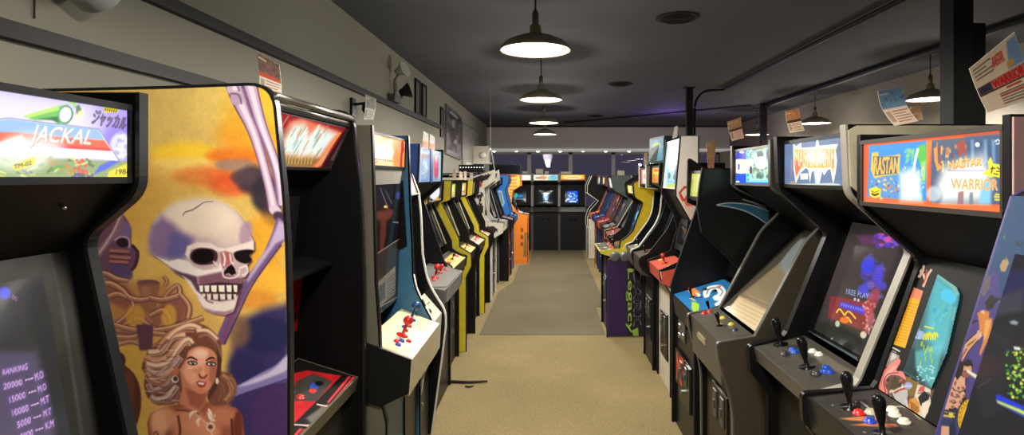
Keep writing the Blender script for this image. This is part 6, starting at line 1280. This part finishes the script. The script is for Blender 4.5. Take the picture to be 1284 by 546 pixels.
# ---- 9: yellow upper, violet base with the green lettering
r9 = Cab('R', 5.86, 6.50, 'four player cabinet with violet base lettered DARK Legacy and bright yellow upper side', GR, 1.46)
YE2 = mat('laminate_golden_yellow', (214, 182, 30), .4)
r9.sides([(.585, 0), (.585, .80), (.70, .86), (.72, .98), (.78, 1.02), (.845, 1.087), (.95, 1.38, .03), (.86, 1.43, .03), (.845, 1.575, .02), (1.0, 1.66, .1)], YE2, SATIN, trim=MATTE, tw=.026, tt=.01)
VIO = mat('laminate_deep_violet', (66, 44, 92), .42)
base_poly = [(.58, .01), (.58, .79), (.70, .80), (.95, .83), (1.3, .83), (1.3, .01)]
bs = r9.prism('base_side', base_poly, r9.a-.008, r9.a-.0005, VIO, r9.near)
sa = r9.sidecanvas('side_lettering', r9.a-.009, .59, 1.0, .02, .80, 160, 260, art_mat(1.0, .45), r9.near, base=(62, 42, 86)); S_ = crop(730, 290, 3.64)
sa.poly(S_(120, 100, 205, 100, 205, 520, 120, 520), (58, 38, 82), 3); sa.poly(S_(205, 100, 285, 100, 285, 520, 205, 520), (40, 34, 44), 6)
sa.text('DARK', S_(232, 175, 232, 440, 268, 440, 268, 175), (16, 14, 18), 1, 2); sa.text('DARK', S_(234, 178, 234, 438, 268, 438, 268, 178), (128, 120, 134), 1, 1); sa.text('DARK', S_(238, 181, 238, 435, 264, 435, 264, 181), (18, 16, 22), 1)
sa.text('Legacy', S_(196, 172, 196, 470, 238, 470, 238, 172), (20, 30, 16), 1, 2); sa.text('Legacy', S_(199, 175, 199, 466, 235, 466, 235, 175), (150, 186, 60)); sa.text('Legacy', S_(207, 178, 207, 464, 228, 464, 228, 178), (196, 214, 120), .7)
sa.poly(S_(225, 455, 255, 440, 258, 485, 235, 482), (140, 180, 60), 2); sa.poly(S_(205, 172, 240, 170, 238, 182, 208, 184), (170, 200, 90), 1.5); sa.done()
r9.inner(.60, (.50, .885), (.86, .925), (.87, .98), (1.0, 1.38), (.885, 1.45), (.87, 1.56), cpm=mat('panel_edge_yellow', (206, 196, 60), .4), cph=.028, front=VIO, over=True, coin=True, coincol=(40, 34, 52), spk=MATTE)
r9.slab('speaker_pod', (.565, .86), (.575, .80), r9.i0, r9.i1, .2, MATTE)
bm = bmesh.new()
for d_ in (.66, .76): b_lathe(bm, [(0, -.03), (.05, -.02), (.055, .0), (.04, .02), (.02, .012), (0, .02)], 18, r9.P(d_, r9.a-.02, .825), Matrix.Rotation(-math.pi/2 if True else 0, 3, 'X'))
link('speaker_dome', bm, mat('speaker_grey', (110, 110, 112), .4, .4), r9.near, True)
m = r9.marquee(1.1, 40, 30); m.fill((250, 226, 90)); m.rect(.2, .2, .8, .8, (255, 250, 190), 6); m.rect(.42, .25, .58, .75, (206, 170, 60), 2); m.done()
ov = r9.overlay(60, 40, 1.0, base=(74, 72, 56)); ov.noise(.4, 6, 8)
for k in range(14): ov.ell(rng.rand(), rng.rand(), .05, .06, ((150, 150, 60), (190, 90, 50), (60, 90, 70), (226, 220, 190))[k % 4], 0, 2, .8)
ov.done(); s_ = r9.screen(strength=.9); scq(s_); s_.done()
for u in (.18, .5, .82): r9.stick(u, .45, (20, 20, 20), k=1.2)
for u in (.28, .34, .6, .66, .92): r9.button(u, .4, (200, 60, 50))
# ---- farther right
BRO = mat('laminate_dark_brown', (66, 44, 38), .42); TEAL = mat('laminate_slate_teal', (84, 98, 94), .42); REDC = mat('laminate_rust_red', (158, 62, 46), .42); DBL = mat('laminate_dark_blue', (40, 62, 120), .42)
def scb(k): k.fill((20, 40, 80)); k.noise(.7, 6, 5)
gen = lambda b, f, h: [(b, 0), (b, .8), (f, .88), (f, .97), (f+.14, 1.01), (f+.32, 1.42), (f+.14, 1.50), (f+.15, 1.66)]
gi = lambda b, f: dict(base=b+.02, cpf=(f+.01, .955), cpb=(f+.17, 1.0), bz0=(f+.18, 1.03), bz1=(f+.34, 1.41), m0=(f+.165, 1.505), m1=(f+.168, 1.64))
def mqY(k): k.fill((230, 206, 90)); k.rect(.2, .2, .8, .8, (250, 236, 160), 4)
def mqW(k): k.fill((206, 206, 200)); k.rect(.2, .2, .8, .8, (240, 240, 236), 4)
r10 = far('R', 6.6, 7.2, 'dark brown cabinet with a red joystick deck behind the yellow sided one', GR, [(.80, 0), (.80, .8), (.68, .88), (.68, .97), (.84, 1.01), (1.08, 1.42), (1.01, 1.50), (1.02, 1.66)], BRO, SATIN, mat('trim_tan', (170, 150, 120), .4), mq=mqY, pcol=(120, 60, 44), joy=(170, 40, 36), scf=scb, cpm=REDC, over=True, base=.82, cpf=(.69, .955), cpb=(.86, 1.0), bz0=(.88, 1.03), bz1=(1.12, 1.42), m0=(1.03, 1.505), m1=(1.035, 1.64))
r11 = far('R', 7.5, 8.1, 'slate teal cabinet with a broad flat head side, between brown and rust red ones', GR,
    [(.82, 0), (.82, .8), (.72, .88), (.72, .97), (.86, 1.01), (1.02, 1.36), (.83, 1.46), (.79, 1.64), (.83, 1.66)], TEAL, BRO, BRO, mq=mqW, pcol=(96, 96, 90), scf=scb, base=.84, cpf=(.73, .955), cpb=(.88, 1.0), bz0=(.9, 1.03), bz1=(1.05, 1.36), m0=(.845, 1.48), m1=(.82, 1.64))
r12 = far('R', 8.3, 8.9, 'rust red cabinet with a red control deck beyond the slate teal one', GR, gen(.82, .72, 0), REDC, REDC, BRO, mq=mqW, pcol=(150, 60, 50), scf=scb, cpm=REDC, joy=(170, 40, 36), over=True, **gi(.82, .72))
r13 = far('R', 9.3, 9.9, 'dark blue cabinet with a blue lit screen beyond the rust red one', GR, gen(.84, .74, 0), DBL, DBL, SATIN, mq=mqY, pcol=(70, 80, 110), scf=scb, cpm=DBL, **gi(.84, .74))
r14 = far('R', 10.2, 10.8, 'blue and orange cabinet before the white edged last one of the right row', GR, gen(.84, .74, 0), DBL, mat('laminate_orange_dull', (176, 104, 50), .42), SATIN, mq=mqW, pcol=(190, 90, 50), scf=scb, cpm=mat('panel_orange', (190, 90, 50), .4), over=True, **gi(.84, .74))
r15 = far('R', 11.45, 12.05, 'last right hand cabinet with zigzag white edge and pale grey base', GR,
    [(.77, 0), (.77, .60), (.74, .66), (.74, .80), (.80, .98), (.96, 1.16), (.74, 1.32), (.74, 1.46), (.83, 1.66)], SATIN, SATIN, WHITEP, mq=bare, pcol=(140, 90, 60), scf=scb, base=.79, cpf=(.76, .80), cpb=(.87, .95), bz0=(.93, 1.0), bz1=(1.0, 1.22), m0=(.78, 1.36), m1=(.85, 1.64), cph=.12)
r15.prism('base_side', [(.76, .01), (.76, .80), (1.1, .80), (1.1, .01)], r15.a-.008, r15.a-.0005, mat('laminate_pale_grey', (190, 182, 166), .45), r15.near)
# ================================================================== BACK WALL CABINETS (facing the camera)
GB = 'black cabinets facing the aisle at the back'
def backcab(a, b, label, mq, sc, trimlight=False):
    c = Cab('B', a, b, label, GB, 13.55)
    c.sides([(12.80, 0), (12.80, .80), (12.74, .86), (12.74, .93), (12.86, .98), (12.95, 1.45), (12.85, 1.53), (12.86, 1.715)], SATIN, trim=mat('trim_grey_dark', (84, 82, 76), .35), tw=.022)
    c.inner(12.81, (12.75, .925), (12.88, .965), (12.90, 1.0), (12.98, 1.46), (12.87, 1.55), (12.875, 1.70), front=mat('front_black_grain', (20, 20, 21), .55), cpm=mat('panel_black_satin', (60, 60, 60), .3) if not trimlight else mat('panel_silver', (150, 152, 150), .3, .4), cph=.06, coin=False)
    k = c.marquee(1.05, 40, 16); mq(k); k.done()
    s = c.screen(.1, .72, .2, .8, 1.1, 50, 46); sc(s); s.done()
    c.stick(.3, .45, k=.6); c.stick(.65, .45, k=.6); c.button(.45, .5, (120, 120, 120)); c.button(.8, .5, (120, 120, 120))
    bm = bmesh.new()
    for wv in (-.06, .06): b_lathe(bm, [(.035, 0), (.03, .012), (0, .014)], 16, c.P(12.81, c.c+wv, .70), Matrix.Rotation(math.pi/2, 3, 'Y'))
    link('front_speaker', bm, MATTE, c.front, True)
    return c
def m1(k): k.fill((226, 216, 190)); k.ell(.6, .5, .4, .4, (255, 250, 236), 0, 4); k.rect(.2, .3, .5, .5, (190, 150, 100), 2)
def m2(k): k.fill((214, 210, 190)); k.rect(0, 0, .6, 1, (240, 232, 206), 4); k.ell(.82, .5, .15, .4, (90, 190, 214), 0, 3); k.ell(.4, .5, .15, .3, (226, 150, 90), 0, 3); k.ell(.65, .4, .06, .3, (120, 200, 210), 0, 2); k.rect(.1, .3, .3, .6, (150, 140, 120), 2)
def m3(k): k.fill((226, 120, 30)); k.rect(.05, .3, .95, .95, (244, 200, 60), 4); k.ell(.5, .5, .35, .35, (255, 250, 190), 0, 5); k.rect(0, 0, 1, .2, (190, 60, 30), 3); k.rect(.25, .45, .75, .62, (236, 170, 60), 3)
def s1(k):
    k.fill((12, 16, 16)); k.rect(.1, .45, .9, .8, (20, 60, 66), 4); k.ell(.3, .6, .16, .2, (40, 190, 140), 0, 4); k.ell(.6, .55, .2, .12, (40, 120, 200), 0, 4); k.rect(.2, .3, .8, .36, (120, 160, 220), 2)
def s2(k): k.fill((12, 13, 18)); k.rect(.25, .3, .75, .8, (16, 40, 80), 4); k.ell(.5, .5, .2, .26, (50, 150, 240), 0, 3); k.ell(.44, .56, .09, .12, (190, 230, 255), 0, 3); k.rect(.2, .72, .8, .78, (70, 110, 150), 2); k.rect(.35, .12, .65, .18, (100, 160, 220), 1.5)
def s3(k):
    k.fill((12, 26, 90)); k.rect(.15, .05, .85, .95, (30, 90, 220), 4)
    for q in range(70): k.ell(.2+.6*rng.rand(), .1+.8*rng.rand(), .05, .05, ((170, 220, 255), (60, 140, 255), (240, 250, 255), (30, 60, 190))[q % 4], 0, 1.6, .8)
    k.rect(.3, .1, .7, .18, (240, 250, 255), 1)
    k.rect(.0, 0, .13, 1, (12, 13, 16), 1); k.rect(.87, 0, 1, 1, (12, 13, 16), 1)
b1 = backcab(-1.02, -.41, 'black cabinet at the back with a green and blue screen, left of the pair', m1, s1)
b2 = backcab(-.40, .195, 'black cabinet at the back showing a blue globe on its screen', m2, s2)
b3 = backcab(.205, .80, 'black cabinet at the back with yellow orange marquee and bright blue screen', m3, s3, True)
# ================================================================== cards and other things on top of the cabinets
CARD = 'printed game cards standing on cabinet tops'
def card(px, Y, label, art, bend=.012, nx=70, ny=90, name='game_card', lean=.0):
    """px: bl, br, tr, tl corners as seen at depth Y; the card is a bent sheet standing there"""
    W = [np.array(((x-CX)/F*Y, Y, CH-(y-CY)/F*Y)) for x, y in px]
    o = (W[0]+W[1])/2
    def p3(a, b):
        a, b = a[:, None], b[:, None]
        P = W[0]*(1-a)*(1-b)+W[1]*a*(1-b)+W[2]*a*b+W[3]*(1-a)*b
        P[:, 1] += (bend*np.sin(b[:, 0]*math.pi)+lean*b[:, 0])
        return P-o
    t = tag(empty(name, tuple(o)), label, 'card', CARD)
    c = Canvas('printed_face', nx, ny, p3, lambda x, y: (x*(nx-1), y*(ny-1)), art_mat(1.0, .45), t, (226, 206, 180)); art(c); c.done()
    bm = bmesh.new(); N = 8; fr, bk = [], []
    for j in range(N+1):
        q = p3(np.array([0., 1.]), np.array([j/N]*2)); 
        fr.append([bm.verts.new(Vector(v)+Vector((0, .0012, 0))) for v in q]); bk.append([bm.verts.new(Vector(v)+Vector((0, .003, 0))) for v in q])
    for j in range(N):
        for S_ in (fr, bk): bm.faces.new((S_[j][0], S_[j][1], S_[j+1][1], S_[j+1][0]))
        for e in (0, 1): bm.faces.new((fr[j][e], fr[j+1][e], bk[j+1][e], bk[j][e]))
    bm.faces.new((fr[0][0], fr[0][1], bk[0][1], bk[0][0])); bm.faces.new((fr[N][0], fr[N][1], bk[N][1], bk[N][0]))
    link('card_back', bm, mat('card_stock', (206, 196, 176), .7), t)
    return t
def lines(c, x0, x1, y0, y1, n, col, k=0):
    for i in range(n):
        y = y1-(y1-y0)*(i+.5)/n; c.rect(x0, y-.012, x1-(.12 if (i+k) % 3 == 1 else 0), y+.012, col, .8, .85)
def cd_big(c):
    c.fill((232, 206, 176)); c.rect(0, .36, 1, .54, (90, 74, 72), 1); c.rect(.0, .345, 1, .362, (60, 40, 34), .8); lines(c, .04, .42, .66, .94, 4, (90, 76, 60)); c.text('NASTAR', [(.40, .72), (.66, .72), (.66, .9), (.46, .9)], (206, 70, 60), 1, 1); c.poly([(.68, .56), (.8, .96), (1, .96), (1, .56)], (120, 150, 186), 6); c.poly([(.66, .58), (.82, .6), (.8, .7), (.68, .68)], (206, 160, 80), 3)
    c.rect(.28, .37, .95, .535, (226, 110, 96), 2); c.text('WARRIOR', [(.3, .385), (.92, .385), (.92, .52), (.3, .52)], (190, 40, 36), 1, 1); c.poly([(.02, .38), (.24, .4), (.26, .5), (.05, .52)], (60, 54, 70), 3)
    c.rect(.5, .29, .8, .325, (206, 60, 50), .8, .9); lines(c, .34, .95, .04, .27, 5, (100, 86, 70)); c.rect(.34, .2, .98, .225, (206, 60, 50), .8, .9)
def cd(top, bot=(232, 200, 176), ink=(120, 84, 66), band=None, seed=1):
    def f(c):
        r = np.random.RandomState(seed); c.fill(bot); c.rect(0, .48, 1, 1, top, 1)
        for k in range(40): c.ell(r.rand(), .5+.5*r.rand(), .06, .04, [x*(.6+.7*r.rand()) for x in top], r.rand()*3, 2, .6)
        if band: c.rect(0, .45, 1, .56, band, 1.5); 
        c.rect(.04, .86, .4, .9, (230, 220, 200), 1, .7); lines(c, .3, .95, .05, .42, 5, ink, seed); c.rect(.05, .1, .24, .4, [x*.75 for x in bot], 1.5)
    return f
card([(1239, 141), (1305, 120), (1272, 40), (1216, 86)], 1.42, 'largest card, NASTAR WARRIOR print, top of the nearest right marquee', cd_big, .004, 110, 130)
card([(1122, 158), (1152, 152), (1132, 108), (1101, 114)], 1.72, 'blue topped card curling beside the square post on the right', cd((110, 146, 176), (236, 204, 180), (120, 90, 74), None, 3), .02)
card([(1142, 152), (1158, 150), (1156, 131), (1142, 134)], 1.735, 'small tan card half hidden behind the blue topped card', cd((170, 130, 100), (200, 160, 124), (120, 84, 60), None, 9), .004, 30, 30)
card([(991, 167), (1009, 164), (1002, 136), (985, 140)], 2.2, 'upright tan printed card on the storm marquee cabinet', cd((196, 130, 90), (236, 206, 176), (130, 96, 76), (80, 56, 46), 4), .008)
card([(918, 177), (933, 173), (929, 147), (912, 153)], 2.85, 'tilted tan printed card on the film strip cabinet', cd((186, 140, 100), (240, 200, 176), (206, 110, 90), (90, 60, 50), 5), .008)
card([(888, 212), (895, 212), (898, 177), (886, 178)], 3.5, 'tiny tan card above the black cabinet with the swoosh', cd((190, 140, 96), (206, 150, 106), (130, 80, 60), None, 6), .002, 24, 24)
card([(843, 174), (849, 172), (850, 158), (846, 159)], 4.6, 'thin white slip on the white headed cabinet', cd((206, 206, 196), (226, 222, 206), (150, 140, 120), None, 7), .002, 20, 24)
card([(807, 209), (812, 209), (812, 192), (808, 192)], 5.6, 'narrow white card above the pinkish white marquee', cd((206, 180, 160), (236, 226, 206), (150, 120, 100), None, 8), .002, 20, 24)
card([(326, 119), (353, 124), (350, 82), (322, 64)], 1.86, 'red and white printed card behind the skull cabinet top', cd((120, 96, 88), (230, 216, 196), (150, 96, 84), (196, 90, 70), 11), .004)
card([(456, 150), (468, 150), (471, 124), (458, 118)], 2.36, 'grey folded card above the red marquee cabinet', cd((150, 148, 140), (206, 202, 190), (120, 116, 108), None, 12), .01, 40, 50)
card([(529, 186), (537, 187), (537, 168), (531, 164)], 3.95, 'left one of two pink white cards on the blue headed cabinet', cd((206, 206, 200), (226, 180, 160), (190, 110, 90), None, 13), .003, 24, 30)
card([(538, 188), (545, 189), (545, 172), (539, 168)], 4.1, 'right one of two pink white cards on the blue headed cabinet', cd((206, 206, 200), (226, 176, 160), (190, 110, 90), None, 14), .003, 24, 30)
for k, (q, Y, lab) in enumerate((([(567, 225), (572, 225), (571.5, 212), (568, 212)], 5.5, 'pale card on the second yellow cabinet'), ([(575.5, 225), (580, 225), (580, 216), (576, 215)], 6.25, 'pale card on the third yellow cabinet, left slip'),
        ([(582, 226), (585, 226), (585, 215), (581.5, 215)], 6.6, 'pale card on the third yellow cabinet, right slip'), ([(589, 225), (593, 225), (593, 217), (589, 217)], 7.2, 'pale card on the farthest yellow cabinet'))):
    card(q, Y, lab, cd((206, 180, 160), (226, 216, 196), (150, 120, 100), None, 20+k), .002, 16, 20)
for (q, Y, lab) in (([(672, 218), (681, 218), (681, 212), (672, 212)], 13.1, 'small cream sign card on the globe screen cabinet'), ([(683, 218), (688, 218), (688, 215), (683, 215)], 13.1, 'low grey card beside the cream sign card'), ([(703, 219), (716, 219), (716, 215.5), (703, 215.5)], 13.1, 'low cream card on the orange marquee cabinet'), ([(655, 218), (661, 218), (661, 215), (655, 215)], 13.1, 'low white card on the green screen cabinet'), ([(774, 222), (783, 222), (783, 214), (774, 214)], 7.8, 'white square card on the slate teal cabinet')):
    card(q, Y, lab, cd((214, 206, 180), (226, 216, 190), (160, 140, 110), None, 30), .001, 16, 12)
# topper sign on the orange digits cabinet
t = tag(empty('topper_sign', (.97, 5.2, 1.765)), 'blue green backlit topper sign standing on the orange digits cabinet', 'sign')
nx, ny = 40, 50
c = Canvas('lit_face', nx, ny, lambda a, b: np.c_[-.04+.06*a, -.18+.36*(1-a), .02+.2*b], lambda x, y: (x*(nx-1), y*(ny-1)), glow_mat(.7), t, (60, 150, 180)); c.noise(.6, 5, 3); c.rect(.1, .1, .9, .5, (60, 170, 200), 4); c.ell(.5, .7, .3, .15, (190, 220, 120), 0, 3); c.done()
bm = bmesh.new(); b_prism(bm, None, [(-.05, .19, 0), (.03, -.19, 0), (.16, -.19, 0), (.16, .19, 0)], [(-.035, .19, .235), (.025, -.19, .235), (.16, -.19, .235), (.16, .19, .235)]); link('case', bm, mat('topper_case', (30, 52, 48), .4), t)
# dark bar with a row of white bulbs, and the flat dark box above the blue and orange cabinets
t = tag(empty('light_bar', (-1.17, 8.55, 1.665)), 'black board with a row of small white bulbs behind the white cabinet', 'sign')
bm = bmesh.new(); b_box(bm, -.19, .19, -.02, .02, .04, .155); b_box(bm, -.12, -.09, -.03, .03, 0, .05); b_box(bm, .09, .12, -.03, .03, 0, .05); link('board', bm, MATTE, t)
for k in range(9):
    bm = bmesh.new(); b_lathe(bm, [(.009, 0), (.008, .006), (0, .01)], 10, (-.165+k*.041, -.02, .115), Matrix.Rotation(math.pi/2, 3, 'X')); link('bulb', bm, glowcol('bar_bulb', (240, 240, 235), 1.2), t, True)
t = tag(empty('flat_box', (-.86, 11.1, 1.69)), 'flat black display box lying above the orange and bright blue cabinets', 'box')
bm = bmesh.new(); b_box(bm, -.31, .3, -.12, .12, 0, .19); bmesh.ops.bevel(bm, geom=bm.edges[:], offset=.008, segments=2, affect='EDGES'); link('case', bm, mat('box_black', (24, 24, 28), .4), t)
bm = bmesh.new(); b_box(bm, -.29, .28, -.123, -.118, .015, .175); link('screen_panel', bm, mat('box_screen', (14, 14, 18), .15), t)
# loop of white cord above the white cabinet
bm = bmesh.new()
def at(x, y, Y): return ((x-CX)/F*Y, Y, CH-(y-CY)/F*Y)
b_tube(bm, [at(606, 213, 7.75), at(612, 192, 7.85), at(615, 186, 7.9), at(617, 195, 7.95), at(620, 212, 8.0)], .006, 6)
b_tube(bm, [at(615, 186, 7.9), at(615, 186, 7.9)[:2] + (CZ,)], .003, 6)
tag(link('hanging_cord', bm, mat('cord_white', (206, 204, 196), .5), None, True), 'white cord loop hanging from the ceiling over the white cabinet', 'cord')
